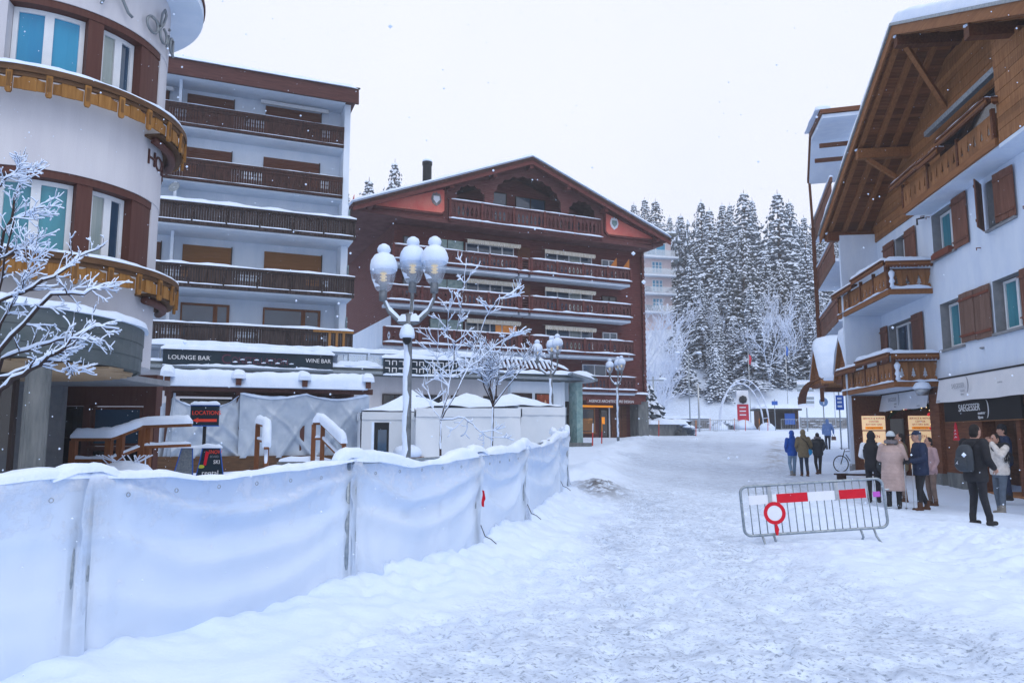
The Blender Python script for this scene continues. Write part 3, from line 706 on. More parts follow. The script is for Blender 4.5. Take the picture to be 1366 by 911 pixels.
# ------------------------------------------------------------------ single-storey podium: lounge bar terrace and cinema front
pod = thing('bar_building', 'low snow covered lounge bar and cinema building with roof terrace', 'building', (-7.28, 36.84, 0), 22.4)
bx('wall', 'hotel_wall', pod, -14, 8.0, .9, 3.6, .4, 4.66)
for x in (1.2, 3.0, 4.8, 6.6): window(pod, x, x + 1.3, .86, 2.4, 3.8, 'dark_frame', 'glass_dark', 1, .05, sill=False)
bx('wall', 'white_wall', pod, 8.0, 11.0, .5, 3.2, .4, 4.62)
bx('roof_slab', 'zinc', pod, -14, 12.9, .0, 3.9, 4.66, 4.98)
bx('fascia', 'galv', pod, -14, 12.95, -.06, -.003, 4.70, 4.84)
sn = MB(); sn.cap([(-14, .5, 4.985), (12.8, .5, 4.985)], 1.2, .22, seed=9, step=.4, lump=.35); sn.build('snow', 'snow', pod, smooth=True)
bx('snow', 'snow', pod, -14, 12.7, .95, 3.9, 4.99, 5.16)
rail = bx('terrace_rail', 'galv', pod, -14, 6.4, .05, .11, 5.66, 5.72)
for x in np.arange(-13.6, 6.5, .92): bx('rail_post', 'galv', rail, x, x + .06, .052, .108, 5.0, 5.66)
for x in np.arange(-1.2, .95, .30): bx('glass_panel', 'rail_glass', rail, x, x + .26, .07, .085, 5.08, 5.60)
sn = MB(); sn.cap([(-14, .08, 5.722), (6.4, .08, 5.722)], .36, .24, seed=10, step=.3, lump=.3); sn.build('snow', 'snow', rail, smooth=True)
rail_snow(rail, -1.3, .9, .08, 5.05, .3, .22, 12, step=.2)
bx('back_screen', 'tarp', rail, 1.0, 9, 1.6, 1.64, 5.1, 5.62)
# sign board LOUNGE BAR / CONSTELLATION / WINE BAR
sg = thing('bar_sign', 'long dark sign reading lounge bar and wine bar under snow', 'sign', (-7.28, 36.84, 0), 22.4)
bx('board', 'sign_dark', sg, -8.85, -1.45, -.16, -.07, 4.86, 5.52)
text('lettering', 'LOUNGE BAR', 'sign_letter', sg, .27, (-8.65, -.175, 5.08), sx=1.05)
text('lettering', 'WINE BAR', 'sign_letter', sg, .27, (-2.72, -.175, 5.14), sx=.92)
text('lettering', 'C', 'neon_off', sg, .62, (-6.45, -.18, 4.96)); text('lettering', 'ONSTELLATION', 'neon_off', sg, .44, (-6.0, -.18, 4.98), sx=.78)
sn = MB()
for i in range(9):
    x = -5.95 + i * .31; sn.cap([(x, -.20, 5.02 + .12 * (i % 2)), (x + .2, -.20, 5.03 + .12 * (i % 2))], .07, .06, seed=i, step=.1)
sn.cap([(-8.95, -.12, 5.521), (-1.38, -.12, 5.521)], .32, .24, seed=20, step=.2, lump=.3); sn.cap([(-8.85, -.19, 4.80), (-1.45, -.19, 4.80)], .12, .07, seed=21, step=.12, lump=.9)
sn.build('snow', 'snow', sg, smooth=True)
bx('bracket', 'galv', sg, -8.9, -1.4, -.22, -.03, 4.75, 4.80)
s2 = thing('patterned_sign', 'dark terrace panel with a white meander pattern behind the street lamp', 'sign', (-7.28, 36.84, 0), 22.4)
bx('board', 'sign_dark', s2, 1.0, 4.85, -.13, -.07, 4.72, 5.50)
for r_ in range(2):
    for i in range(11):
        x = 1.08 + i * .345; z = 4.79 + r_ * .35
        Pq = [(0, .21), (.2, .21), (.2, .03), (.24, .03), (.24, .255), (0, .255)] if i % 2 == 0 else [(0, .03), (.045, .03), (.045, .21), (.2, .21), (.2, .03), (.24, .03), (.24, .255), (0, .255)]
        MB().prism(Pq, (x, -.132, z), (1, 0, 0), (0, 0, 1), (0, -.018, 0)).build('meander', 'sign_letter', s2)
sn = MB(); sn.cap([(.9, -.1, 5.502), (4.95, -.1, 5.502)], .34, .22, seed=23, step=.2); sn.cap([(1, -.15, 4.66), (4.85, -.15, 4.66)], .14, .1, seed=24, step=.15, lump=.7); sn.build('snow', 'snow', s2, smooth=True)
# collapsed-looking snow-laden trellis behind the second lamp
trl = thing('terrace_trellis', 'snow laden dark trellis roof slanting over the terrace', 'trellis', (-7.28, 36.84, 0), 22.4)
for i in range(22):
    x = 5.0 + i * .26
    MB().bar((x, .25, 5.25), (x + .45, 1.9, 5.92), .05, .07).build('batten', 'dark_balcony', trl)
    s_ = MB(); s_.cap([(x, .27, 5.29), (x + .43, 1.85, 5.95)], .12, .09, seed=i, step=.2, lump=.6); s_.build('snow', 'snow', trl, smooth=True)
sn = MB(); sn.cap([(5.0, 1.95, 5.9), (10.6, 1.95, 5.9)], .4, .2, seed=33); sn.cap([(10.6, 1.95, 5.9), (11.6, .9, 5.35)], .3, .16, seed=34); sn.build('snow', 'snow', trl, smooth=True)
MB().bar((4.9, 1.95, 5.86), (10.7, 1.95, 5.86), .08, .1).build('beam', 'dark_balcony', trl); MB().bar((4.9, .2, 5.2), (11.2, .2, 5.2), .08, .1).build('beam', 'dark_balcony', trl)
# posters on the cinema wall
for i, (x0, x1) in enumerate(((8.05, 9.2), (9.42, 10.45))):
    ps = thing('poster', ('small white and red film notice in the left showcase' if i == 0 else 'dark red film poster with pale figures in the right showcase'), 'poster', (-7.28, 36.84, 0), 22.4)
    bx('frame', 'dark_frame', ps, x0, x1, .38, .497, 2.2, 3.98)
    if i == 0:
        bx('sheet', 'sign_white', ps, x0 + .15, x1 - .2, .37, .378, 2.3, 3.55); bx('print', 'red', ps, x0 + .25, x1 - .3, .362, .369, 3.2, 3.45)
        for j in range(4): bx('print', 'sign_dark', ps, x0 + .25 + (j % 2) * .3, x0 + .48 + (j % 2) * .3, .362, .369, 2.45 + (j // 2) * .32, 2.7 + (j // 2) * .32)
    else:
        bx('sheet', mat('film_sheet', (.09, .016, .012), .5, (.28, .07, .03), scale=3), ps, x0 + .05, x1 - .05, .37, .378, 2.25, 3.92)
        for j, (cx, h) in enumerate(((.25, 1.0), (.55, 1.2), (.8, .95))): MB().prism([(-.06, 0), (.06, 0), (.1, h * .5), (.04, h * .75), (.06, h * .9), (0, h), (-.06, h * .9), (-.04, h * .75), (-.1, h * .5)], (x0 + cx, .369, 2.45), (1, 0, 0), (0, 0, 1), (0, -.006, 0)).build('print', mat('film_figure%d' % j, (.45, .24, .12), .5, (.6, .42, .3), scale=9), ps)
# corner with the door and green pier
bx('pier', 'green_glass', pod, 11.62, 11.98, -.1, .8, .6, 4.6); bx('pier', 'white_wall', pod, 10.98, 11.2, .48, 3, .6, 4.64)
dr = window(pod, 11.2, 11.62, .9, 1.2, 3.6, 'dark_frame', 'glass_dark', 0, .05); bx('wall', 'white_wall', pod, 11.2, 11.62, .86, .95, 3.6, 4.64)
bx('plinth', 'concrete', pod, 10.6, 12.3, -.5, 2.6, .3, 1.35)
MB().prism([(0, 0), (1.3, -.35), (1.3, -.25), (0, .12)], (11.1, -.7, 4.95), (1, 0, 0), (0, 0, 1), (0, 1.5, 0)).build('end_canopy', 'galv', pod)
sn = MB(); sn.cap([(11.2, -.2, 5.05), (12.5, -.2, 4.74)], .9, .16, seed=40); sn.build('snow', 'snow', pod, smooth=True)
for x, y0, h in ((11.9, -1.2, .9), (12.5, -1.6, 1.1)):
    pass
# ------------------------------------------------------------------ big dark-red chalet
ch = thing('grand_chalet', 'large dark red gabled chalet with carved balconies and red corner panels', 'chalet', (-7.8, 49.1, 0), 24.8)
W = 19.6
bx('wall', 'chalet_siding', ch, 0, W, 0, 14, 4.6, 16.2)
MB().prism([(-.0, 16.2), (W, 16.2), (W, 16.5), (9.2, 20.3), (0, 16.5)], (0, .6, 0), (1, 0, 0), (0, 0, 1), (0, 13.4, 0)).build('gable_wall', 'chalet_siding', ch)
bx('base_wall', 'white_wall', ch, -.05, 13.4, .05, 14, .5, 4.6)
bx('side_wall', 'white_wall', ch, -.06, -.003, -.02, 14, .5, 9.6)
# corner logs
for x in (0.0, W - .02):
    for j in range(56):
        z = 4.7 + j * .2
        MB().box(x - .10, x + .12, -.16 - .05 * (j % 2), .1, z, z + .18).build('log_end', 'chalet_trim', ch)
# roof
AX, AZ = 9.05, 20.75
prof = [(-3.35, 15.85), (AX, AZ), (20.6, 16.25)]
def roof_slab(y0, y1, dz0, dz1, ov=0):
    a, b, c = prof
    P_ = [(a[0] - ov, a[1] + dz0), (b[0], b[1] + dz0), (c[0] + ov, c[1] + dz0), (c[0] + ov, c[1] + dz1), (b[0], b[1] + dz1), (a[0] - ov, a[1] + dz1)]
    m_ = MB()
    for q in ((0, 1, 4, 5), (1, 2, 3, 4)): m_.prism([P_[i] for i in q], (0, y0, 0), (1, 0, 0), (0, 0, 1), (0, y1 - y0, 0))
    return m_
roof = roof_slab(-2.35, 15, -.02, .16).build('roof', 'chalet_trim', ch)
roof_slab(-2.42, -2.36, -.34, .14).build('barge_board', 'chalet_trim', roof)
roof_slab(-2.46, -2.425, -.05, .17, .02).build('trim_strip', 'dark_balcony', roof)
roof_slab(-2.36, 15, .162, .36, .05).build('snow', 'snow', roof)
sn = MB(); sn.cap([(-3.4, -2.25, 15.85 + .26), (AX, -2.25, AZ + .26), (20.65, -2.25, 16.25 + .26)], .5, .16, seed=3, step=.3, lump=.3); sn.build('snow', 'snow', roof, smooth=True)
MB().lathe([(.32, 0), (.32, 2.5), (.36, 2.55), (.36, 2.75)], 12, (2.6, 1.2, 18.0)).build('chimney', 'iron', roof)
MB().lathe([(.36, 0), (.34, .12), (.2, .22)], 12, (2.6, 1.2, 20.75)).build('snow', 'snow', roof, smooth=True)
for i, (x, z) in enumerate(((-2.2, 16.1), (3.2, 18.1), (6.3, 19.3), (AX, 20.3), (12.0, 19.2), (15.1, 18.0), (19.6, 16.3))):   # purlin ends
    bx('purlin', 'chalet_trim', roof, x - .14, x + .14, -2.3, .4, z - .16, z + .14)
# soffit of the side overhang and left end of the attic
MB().prism([(-3.2, 15.75), (0, 15.75), (0, 16.0), (-2.9, 16.0)], (0, -1.6, 0), (1, 0, 0), (0, 0, 1), (0, 16, 0)).build('soffit', 'chalet_boards', ch)
MB().prism([(W, 15.85), (20.5, 16.05), (20.5, 16.2), (W, 16.2)], (0, -1.6, 0), (1, 0, 0), (0, 0, 1), (0, 16, 0)).build('soffit', 'chalet_boards', ch)
# attic front: a boarded screen with three carved arches, standing 1.6 m proud
YF = -1.55
def scallop(x0, x1, zb, zt, n):
    """carved arch outline from left foot over the crown to the right foot"""
    P_ = []
    for i in range(n + 1):
        a = math.pi - math.pi * i / n; cx, hw = (x0 + x1) / 2, (x1 - x0) / 2
        bump_ = (.10 if i % 2 else -.04) * (1 if 0 < i < n else 0)
        P_.append((cx + (hw - bump_ * .8) * math.cos(a), zb + (zt - zb - bump_) * max(0, math.sin(a)) ** .75))
    return P_
def rz_(x): return (np.interp(x, [p[0] for p in prof], [p[1] for p in prof])) - .05
arches = [(3.7, 5.9, 18.55), (6.4, 11.8, 19.75), (12.3, 14.6, 18.6)]
xs = [3.1] + [v for a in arches for v in a[:2]] + [15.2]
att = bx('attic_front', 'chalet_boards', ch, 3.1, 15.2, YF, YF + .12, 16.0, 16.35)
MB().prism([(3.1, 16.35), (3.7, 16.35), (3.7, rz_(3.7)), (3.1, rz_(3.1))], (0, YF, 0), (1, 0, 0), (0, 0, 1), (0, .12, 0)).build('pier', 'chalet_boards', att)
MB().prism([(14.6, 16.35), (15.2, 16.35), (15.2, rz_(15.2)), (14.6, rz_(14.6))], (0, YF, 0), (1, 0, 0), (0, 0, 1), (0, .12, 0)).build('pier', 'chalet_boards', att)
for a, b in ((5.9, 6.4), (11.8, 12.3)): MB().prism([(a, 16.35), (b, 16.35), (b, rz_(b)), (a, rz_(a))], (0, YF, 0), (1, 0, 0), (0, 0, 1), (0, .12, 0)).build('pier', 'chalet_boards', att)
for i, (a, b, zt) in enumerate(arches):
    zb = 17.3; S_ = scallop(a, b, zb, zt, 14 if i != 1 else 22)
    top = [(x, min(rz_(x), 20.6)) for x in np.linspace(b, a, 9)]
    for j in range(len(S_) - 1):
        p0, p1 = S_[j], S_[j + 1]
        if abs(p1[0] - p0[0]) < 1e-3: continue
        q0, q1 = (max(a, min(b, p0[0])), p0[1]), (max(a, min(b, p1[0])), p1[1])
        MB().prism([q0, q1, (q1[0], rz_(q1[0])), (q0[0], rz_(q0[0]))], (0, YF, 0), (1, 0, 0), (0, 0, 1), (0, .1, 0)).build('carved_board', 'chalet_boards', att)
MB().prism([(3.1, 16.2), (15.2, 16.2), (15.2, 17.9), (9.1, 20.2), (3.1, 17.9)], (0, .35, 0), (1, 0, 0), (0, 0, 1), (0, .2, 0)).build('back_wall', 'chalet_siding', att)
for x0, x1, z1 in ((3.9, 5.6, 18.2), (6.9, 8.3, 19.0), (9.0, 11.4, 18.9), (12.5, 14.3, 18.2)):
    window(att, x0, x1, .30, 16.6, z1, 'dark_frame', 'glass', 1 if x1 - x0 > 1.5 else 0, .06, sill=False)
bx('floor_slab', 'chalet_boards', att, 0, W, YF, .3, 15.72, 15.95)
# red painted corner panels
def panel(P_, nm, ex, ez):
    fr = MB(); fr.prism(P_, (0, YF - .02, 0), (1, 0, 0), (0, 0, 1), (0, .1, 0)); pl = fr.build('red_panel', 'red_panel', ch)
    for i in range(len(P_)):
        p0, p1 = P_[i], P_[(i + 1) % len(P_)]
        MB().bar((p0[0], YF - .03, p0[1]), (p1[0], YF - .03, p1[1]), .14, .14, up=(0, 1, 0)).build('panel_frame', 'chalet_trim', pl)
    em = MB(); em.prism([(-.30, .25), (-.2, .42), (-.1, .34), (0, .5), (.1, .34), (.2, .42), (.30, .25), (.36, -.02), (.25, -.3), (0, -.48), (-.25, -.3), (-.36, -.02)], (ex, YF - .03, ez), (1, 0, 0), (0, 0, 1), (0, -.04, 0)); em.build('emblem', 'emblem' if ex < 9 else 'sign_white', pl)
    MB().prism([(-.2, .2), (.2, .2), (.22, -.05), (0, -.3), (-.22, -.05)], (ex, YF - .072, ez), (1, 0, 0), (0, 0, 1), (0, -.02, 0)).build('shield', 'sign_white' if ex < 9 else 'green_glass', pl)
MB().prism([(-3.0, 15.8), (3.1, 15.8), (3.1, rz_(3.1)), (-3.0, rz_(-3.0))], (0, YF + .03, 0), (1, 0, 0), (0, 0, 1), (0, .1, 0)).build('corner_boarding', 'chalet_trim', ch)
MB().prism([(15.2, 15.9), (20.4, 16.05), (20.4, rz_(20.3)), (15.2, rz_(15.2))], (0, YF + .03, 0), (1, 0, 0), (0, 0, 1), (0, .1, 0)).build('corner_boarding', 'chalet_trim', ch)
panel([(-1.75, 16.2), (2.75, 16.28), (3.0, 16.5), (3.0, 17.95), (2.78, 18.05), (-1.8, 16.42)], 'l', 2.35, 17.25)
panel([(15.35, 16.55), (15.6, 16.3), (20.1, 16.35), (20.05, 16.48), (15.35, 18.05)], 'r', 16.15, 17.25)
MB().prism([(-1.6, 16.1), (-.1, 16.1), (-.1, 16.9)], (-3.02, -1.4, 0), (0, -1, 0), (0, 0, 1), (-.03, 0, 0)).build('red_panel', 'red_panel', ch)
# carved balconies
def chalet_balcony(x0, x1, y, zb, zt, seed, open_bays=(), name='balcony', slab=True):
    bal = bx(name, 'chalet_rail', ch, x0, x1, y - .09, y + .07, zt - .09, zt)
    bx('bottom_rail', 'chalet_rail', bal, x0, x1, y - .05, y + .04, zb, zb + .12)
    bx('apron', 'chalet_rail', bal, x0, x1, y - .03, y - .003, zb - .10, zb - .003)
    n = max(1, round((x1 - x0) / 2.35)); wd = (x1 - x0) / n; fr = MB()
    for i in range(n + 1):
        x = x0 + i * wd; x = min(max(x, x0 + .08), x1 - .08); bx('post', 'chalet_trim', bal, x - .08, x + .08, y - .10, y + .05, zb - .06, zt + .03)
    for i in range(n):
        a, b = x0 + i * wd + .08, x0 + (i + 1) * wd - .08
        if i in open_bays:
            for k in range(4): bx('bar', 'chalet_rail', bal, a, b, y - .02, y + .02, zb + .28 + k * .18, zb + .33 + k * .18)
            continue
        m_ = max(4, round((b - a) / .31)); sw = (b - a) / m_; h = zt - .09 - zb - .12
        for k in range(m_):      # lyre-shaped fretwork: each board waisted so ovals of light stand between
            cx = a + (k + .5) * sw; e = sw * .49
            Pq = [(-e, 0), (e, 0), (e, h * .16), (e * .55, h * .30), (e * .40, h * .48), (e * .6, h * .66), (e, h * .80), (e, h), (-e, h), (-e, h * .80), (-e * .6, h * .66), (-e * .40, h * .48), (-e * .55, h * .30), (-e, h * .16)]
            fr.prism(Pq, (cx, y - .015, zb + .12), (1, 0, 0), (0, 0, 1), (0, .03, 0))
            fr.prism([(-.05, 0), (0, -.09), (.05, 0), (0, .09)], (cx + sw / 2, y - .012, zb + .12 + h * .5), (1, 0, 0), (0, 0, 1), (0, .024, 0))
    fr.build('fretwork', 'chalet_rail', bal, kind='stuff')
    rail_snow(bal, x0, x1, y - .01, zt + .001, .17, .09, seed)
    rail_snow(bal, x0, x1, y - .07, zb + .10, .10, .11, seed + 1, step=.3)
    if slab: bx('floor_slab', 'white_wall', bal, x0 + .05, x1 - .08, y + .09, -.003, zb - .26, zb - .08)
    e_ = MB(); e_.box(x1 - .08, x1, y + .05, -.003, zt - .085, zt - .005); e_.box(x1 - .06, x1 - .02, y + .05, -.004, zb, zt - .09); e_.build('end_panel', 'chalet_rail', bal)
    return bal
chalet_balcony(3.2, 15.1, YF - .1, 15.95, 17.35, 100, (), 'attic_balcony', slab=False)
chalet_balcony(-.5, 8.55, -1.3, 12.95, 13.98, 110, ())
chalet_balcony(9.4, 17.75, -1.32, 12.95, 13.98, 112, ())
chalet_balcony(8.58, 9.37, -1.29, 12.95, 13.95, 113, (0,))
chalet_balcony(-.8, 8.55, -1.3, 10.25, 11.32, 120, ())
chalet_balcony(9.4, 17.75, -1.32, 10.25, 11.32, 122, ())
chalet_balcony(8.58, 9.37, -1.29, 10.25, 11.30, 123, (0,))
chalet_balcony(-1.0, 8.55, -1.3, 7.5, 8.58, 130, ())
chalet_balcony(9.4, 17.9, -1.32, 7.5, 8.58, 132, ())
chalet_balcony(8.58, 9.37, -1.29, 7.5, 8.56, 133, (0,))
chalet_balcony(13.3, 18.0, -1.32, 4.92, 5.95, 140, ())
# windows, awnings, green glass per floor
for i, z in enumerate((13.1, 10.35, 7.6, 5.0)):
    if z > 5:
        window(ch, 5.05, 8.7, -.05, z, z + 1.85, 'white_frame', 'glass', 3, .07, sill=False)
        window(ch, 11.2, 15.1, -.05, z, z + 1.80, 'white_frame', ('glass', 'glass', 'glass_curtain'), 3, .07, sill=False)
        window(ch, 15.95, 17.2, -.05, z + .4, z + 1.75, 'white_frame' if z != 10.35 else 'dark_frame', 'glass' if z != 10.35 else 'glass_dark', 1, .06, sill=False)
        if z != 7.6: window(ch, .6, 1.6, -.05, z + .6, z + 1.85, 'dark_frame', 'glass', 1, .06, sill=False)
        bx('door', 'pine_dark', ch, 9.0, 10.0, -.06, -.003, z, z + 2.0)
        gl = bx('glazed_screen', 'green_glass', ch, 2.5, 4.9, -.07, -.004, z + .9, z + 1.9)
        for x in (2.5, 3.68, 4.86): bx('screen_post', 'dark_frame', gl, x, x + .05, -.09, -.071, z + .9, z + 1.9)
        for x0, x1, dz in ((4.95, 9.0, 2.12), (10.9, 15.1, 2.02)):
            aw = MB(); zz = z + dz
            aw.add([(x0, -.05, zz), (x1, -.05, zz), (x1, -.62, zz - .13), (x0, -.62, zz - .13), (x0, -.62, zz - .36), (x1, -.62, zz - .36)], [(0, 1, 2, 3), (3, 2, 5, 4)])
            n_ = int((x1 - x0) / .16)
            for k in range(n_): aw.prism([(0, 0), (.15, 0), (.12, -.07), (.03, -.07)], (x0 + k * .16, -.62, zz - .36), (1, 0, 0), (0, 0, 1), (0, -.004, 0))
            aw.build('awning', 'awning_stripe', ch)
    else: window(ch, 14.2, 16.2, -.05, 5.0, 6.9, 'white_frame', 'glass', 1, .06, sill=False)
bx('warm_window', 'warm_window', ch, 7.3, 8.9, -.08, -.055, 8.6, 9.35)
bx('warm_window', 'warm_window', ch, 3.3, 4.3, -.08, -.055, 4.9, 5.5)
for x in (15.9, 17.0): MB().prism([(0, 0), (.8, 0), (.8, 1.0)], (x, -1.0, 13.85), (1, 0, 0), (0, 0, 1), (0, .06, 0)).build('deck_chair', 'orange_wood', ch)
MB().lathe([(.07, 0), (.10, .2), (.06, .32)], 8, (3.6, -.2, 11.0)).build('wall_lamp', 'iron', ch)
# timber shop under the lowest balcony
sh = thing('corner_shop', 'timber shopfront with lettered sign and warm strip light under the chalet', 'shop', (-7.8, 49.1, 0), 24.8)
bx('wall', 'chalet_siding', sh, 13.5, 18.9, .2, .5, 1.4, 4.7)
bx('beam', 'chalet_trim', sh, 13.2, 18.95, -1.1, .2, 4.25, 4.75)
bx('sign_board', 'chalet_trim', sh, 13.9, 18.5, -1.16, -1.10, 4.02, 4.42)
text('lettering', 'AGENCE ARCHITECTURE DESIGN', 'sign_letter', sh, .27, (14.05, -1.18, 4.11), sx=.93)
bx('strip_light', 'lit_orange', sh, 13.75, 16.4, -.62, -.52, 3.78, 3.92)
window(sh, 13.75, 15.3, .12, 1.95, 3.75, 'pine', 'glass_dark', 0, .09)
bx('warm_window', mat('shop_goods', (.02, .012, .006), .5, (.55, .26, .08), scale=2.2, emit=.12, ecol=(1, .5, .2), lo=.55, hi=.75), sh, 13.95, 15.1, .10, .108, 2.1, 3.0)
d_ = bx('door', 'dark_frame', sh, 15.7, 16.45, .1, .16, 1.5, 3.75); bx('pane', 'glass_dark', d_, 15.8, 16.3, .07, .098, 1.7, 3.6); bx('door_frame', 'white_frame', d_, 16.46, 16.56, .05, .18, 1.5, 3.8); bx('notice', 'lit_orange', d_, 15.85, 16.1, .055, .068, 2.6, 3.1)
for x in (16.7, 17.15, 17.6): 
    d_ = bx('door_panel', 'pine_dark', sh, x, x + .4, .08, .19, 1.55, 3.9)
bx('pillar', 'concrete', sh, 18.4, 19.3, -.9, .5, 1.2, 4.25); bx('pillar', 'concrete', sh, 12.9, 13.4, -.7, .5, .9, 4.6)
bx('step', 'concrete', sh, 13.4, 18.4, -.6, .2, 1.2, 1.62)
sn = MB(); sn.cap([(13.2, -1.0, 4.76), (19.3, -1.0, 4.76)], .5, .16, seed=52); sn.build('snow', 'snow', sh, smooth=True)
# icicle lights hanging down the right corner
ic = MB()
for j in range(90):
    z = 5.2 + j * .12; x = W + .12 + .05 * math.sin(j * 2.3); ic.lathe([(.0, 0), (.03, .03), (.0, .09)], 5, (x, -.25, z))
ic.build('fairy_lights', 'frost', ch, kind='stuff')
# ------------------------------------------------------------------ right-hand chalet with shops
rc = thing('right_chalet', 'white rendered chalet with pine balconies and wide timber roof overhang', 'chalet', (14.5, 29.5, 0), -97)
def holed(x0, x1, z0, z1, holes, y0, y1):
    xs = sorted(set([x0, x1] + [v for h in holes for v in h[:2]])); zs = sorted(set([z0, z1] + [v for h in holes for v in h[2:]])); m_ = MB()
    for i in range(len(xs) - 1):
        for j in range(len(zs) - 1):
            cx, cz = (xs[i] + xs[i + 1]) / 2, (zs[j] + zs[j + 1]) / 2
            if any(h[0] < cx < h[1] and h[2] < cz < h[3] for h in holes): continue
            m_.add([(xs[i], y0, zs[j]), (xs[i + 1], y0, zs[j]), (xs[i + 1], y0, zs[j + 1]), (xs[i], y0, zs[j + 1])], [(0, 1, 2, 3)])
    for a, b, c, d in holes:   # reveals
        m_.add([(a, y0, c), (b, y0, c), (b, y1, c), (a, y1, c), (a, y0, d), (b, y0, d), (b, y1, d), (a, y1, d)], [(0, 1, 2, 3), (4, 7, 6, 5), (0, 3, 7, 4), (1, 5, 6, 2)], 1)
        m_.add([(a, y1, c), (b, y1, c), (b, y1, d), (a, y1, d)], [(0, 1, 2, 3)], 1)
    return m_
holes = [(5.1, 6.72, 7.40, 8.90), (8.75, 10.2, 7.42, 8.78), (5.28, 6.8, 4.42, 5.90), (8.68, 10.2, 4.50, 5.96), (1.95, 2.98, 7.2, 8.93), (.75, 3.1, 4.3, 5.86), (12.4, 13.9, 4.5, 5.95)]
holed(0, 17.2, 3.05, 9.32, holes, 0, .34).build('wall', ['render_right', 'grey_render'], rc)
bx('inner_block', 'render_right', rc, -.3, 17.2, .36, 11, 2.9, 9.4)
for a, b, c, d in holes:
    window(rc, a + .10, b, .28, c + .05, d - .04, 'white_frame', 'glass_teal' if a > 4 else 'glass', 1 if b - a > 1.2 else 0, .075, sill=False)
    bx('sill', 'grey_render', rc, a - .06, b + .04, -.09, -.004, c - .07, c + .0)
def shutter(x0, x1, z0, z1, m_, y=-.05, ang=0., hinge='l'):
    """boarded leaf: three planks on two ledges, hung on the wall"""
    w_ = x1 - x0; piv = x0 if hinge == 'l' else x1
    e = bpy.data.objects.new('shutter', None); COL.objects.link(e); e.parent = rc; e.location = (piv, y, z0); e.rotation_euler = (0, 0, R(ang)); e.empty_display_size = .1
    s0 = 0 if hinge == 'l' else -w_; n = 3
    for i in range(n): bx('plank', m_, e, s0 + i * w_ / n + .003, s0 + (i + 1) * w_ / n - .003, -.035, 0, .004 * (i % 2), z1 - z0 - .006 * ((i + 1) % 2))
    for zz in (.16, z1 - z0 - .24): bx('ledge', 'rust' if m_ == 'shutter_grey' else m_, e, s0 + .03, s0 + w_ - .03, -.062, -.036, zz, zz + .075)
    for zz in (.19, z1 - z0 - .21): bx('hinge', 'rust', e, (s0 - .05) if hinge == 'l' else (s0 + w_ - .04), (s0 + .04) if hinge == 'l' else (s0 + w_ + .05), -.07, -.064, zz, zz + .03)
    return e
shutter(6.74, 7.66, 7.36, 8.94, 'shutter'); shutter(8.62, 9.32, 7.42, 8.80, 'shutter', ang=-38); shutter(9.45, 10.3, 7.42, 8.78, 'shutter', ang=6, hinge='r')
shutter(6.80, 7.68, 4.46, 5.94, 'shutter_grey', y=-.06); shutter(7.70, 8.62, 4.44, 5.94, 'shutter_grey', y=-.04); shutter(10.22, 11.1, 4.5, 5.96, 'shutter', y=-.05)
shutter(2.98, 3.88, 7.15, 8.95, 'shutter', y=-.05); shutter(.85, 1.93, 7.15, 8.95, 'shutter', y=-.05)
shutter(3.10, 4.02, 4.3, 5.9, 'shutter', y=-.05); shutter(-.2 + .25, .74, 4.3, 5.88, 'shutter', y=-.05)
for x, z in ((5.0, 8.9), (8.2, 7.05), (10.75, 7.5), (4.6, 9.05)):
    MB().tube([(x, 0, z), (x, -.12, z), (x + .05, -.14, z - .08)], .014, 6).build('shutter_hook', 'rust', rc)
MB().lathe([(.0, 0), (.07, .02), (.07, .06)], 10, (7.9, -.03, 4.15)).build('wall_vent', 'grey_render', rc)
fb = MB().box(5.35, 6.6, -.2, -.02, 7.34, 7.50).build('flower_box', 'rust', rc); bx('soil_snow', 'rust', fb, 5.4, 6.55, -.17, -.05, 7.502, 7.55)
MB().tube([(4.6, -.02, 9.0), (4.6, -.25, 8.95), (4.6, -.25, 8.75)], .03, 6).build('wall_bracket', 'iron', rc)
# timber gable
RX, RZ, EX0, EX1, EZ = 8.03, 13.98, -.74, 16.9, 9.74
def rzz(x): return RZ - abs(x - RX) * ((RZ - EZ) / (RX - EX0))
gb = []
z = 9.32; j = 0
while z < 13.9:                          # gable boarding, board by board
    h = .165
    xa = RX - (RZ - .45 - z - h) / ((RZ - EZ) / (RX - EX0)); xb = 2 * RX - xa; xa = max(xa, -.55); xb = min(xb, 17.1)
    K_ = (RZ - EZ) / (RX - EX0); xe = lambda q: max(-.55, RX - (RZ - .06 - q) / K_)
    if xb - xa > .3: MB().prism([(xe(z), z), (2 * RX - xe(z) if xe(z) > -.55 else 17.1, z), (2 * RX - xe(z + h) if xe(z + h) > -.55 else 17.1, z + h - .008), (xe(z + h), z + h - .008)], (0, -.055 + .006 * (j % 2), 0), (1, 0, 0), (0, 0, 1), (0, .05, 0)).build('gable_board', 'pine', rc)
    z += h; j += 1
MB().prism([(-.5, 9.33), (17, 9.33), (RX, 13.75)], (0, .002, 0), (1, 0, 0), (0, 0, 1), (0, .3, 0)).build('gable_backing', 'pine_dark', rc)
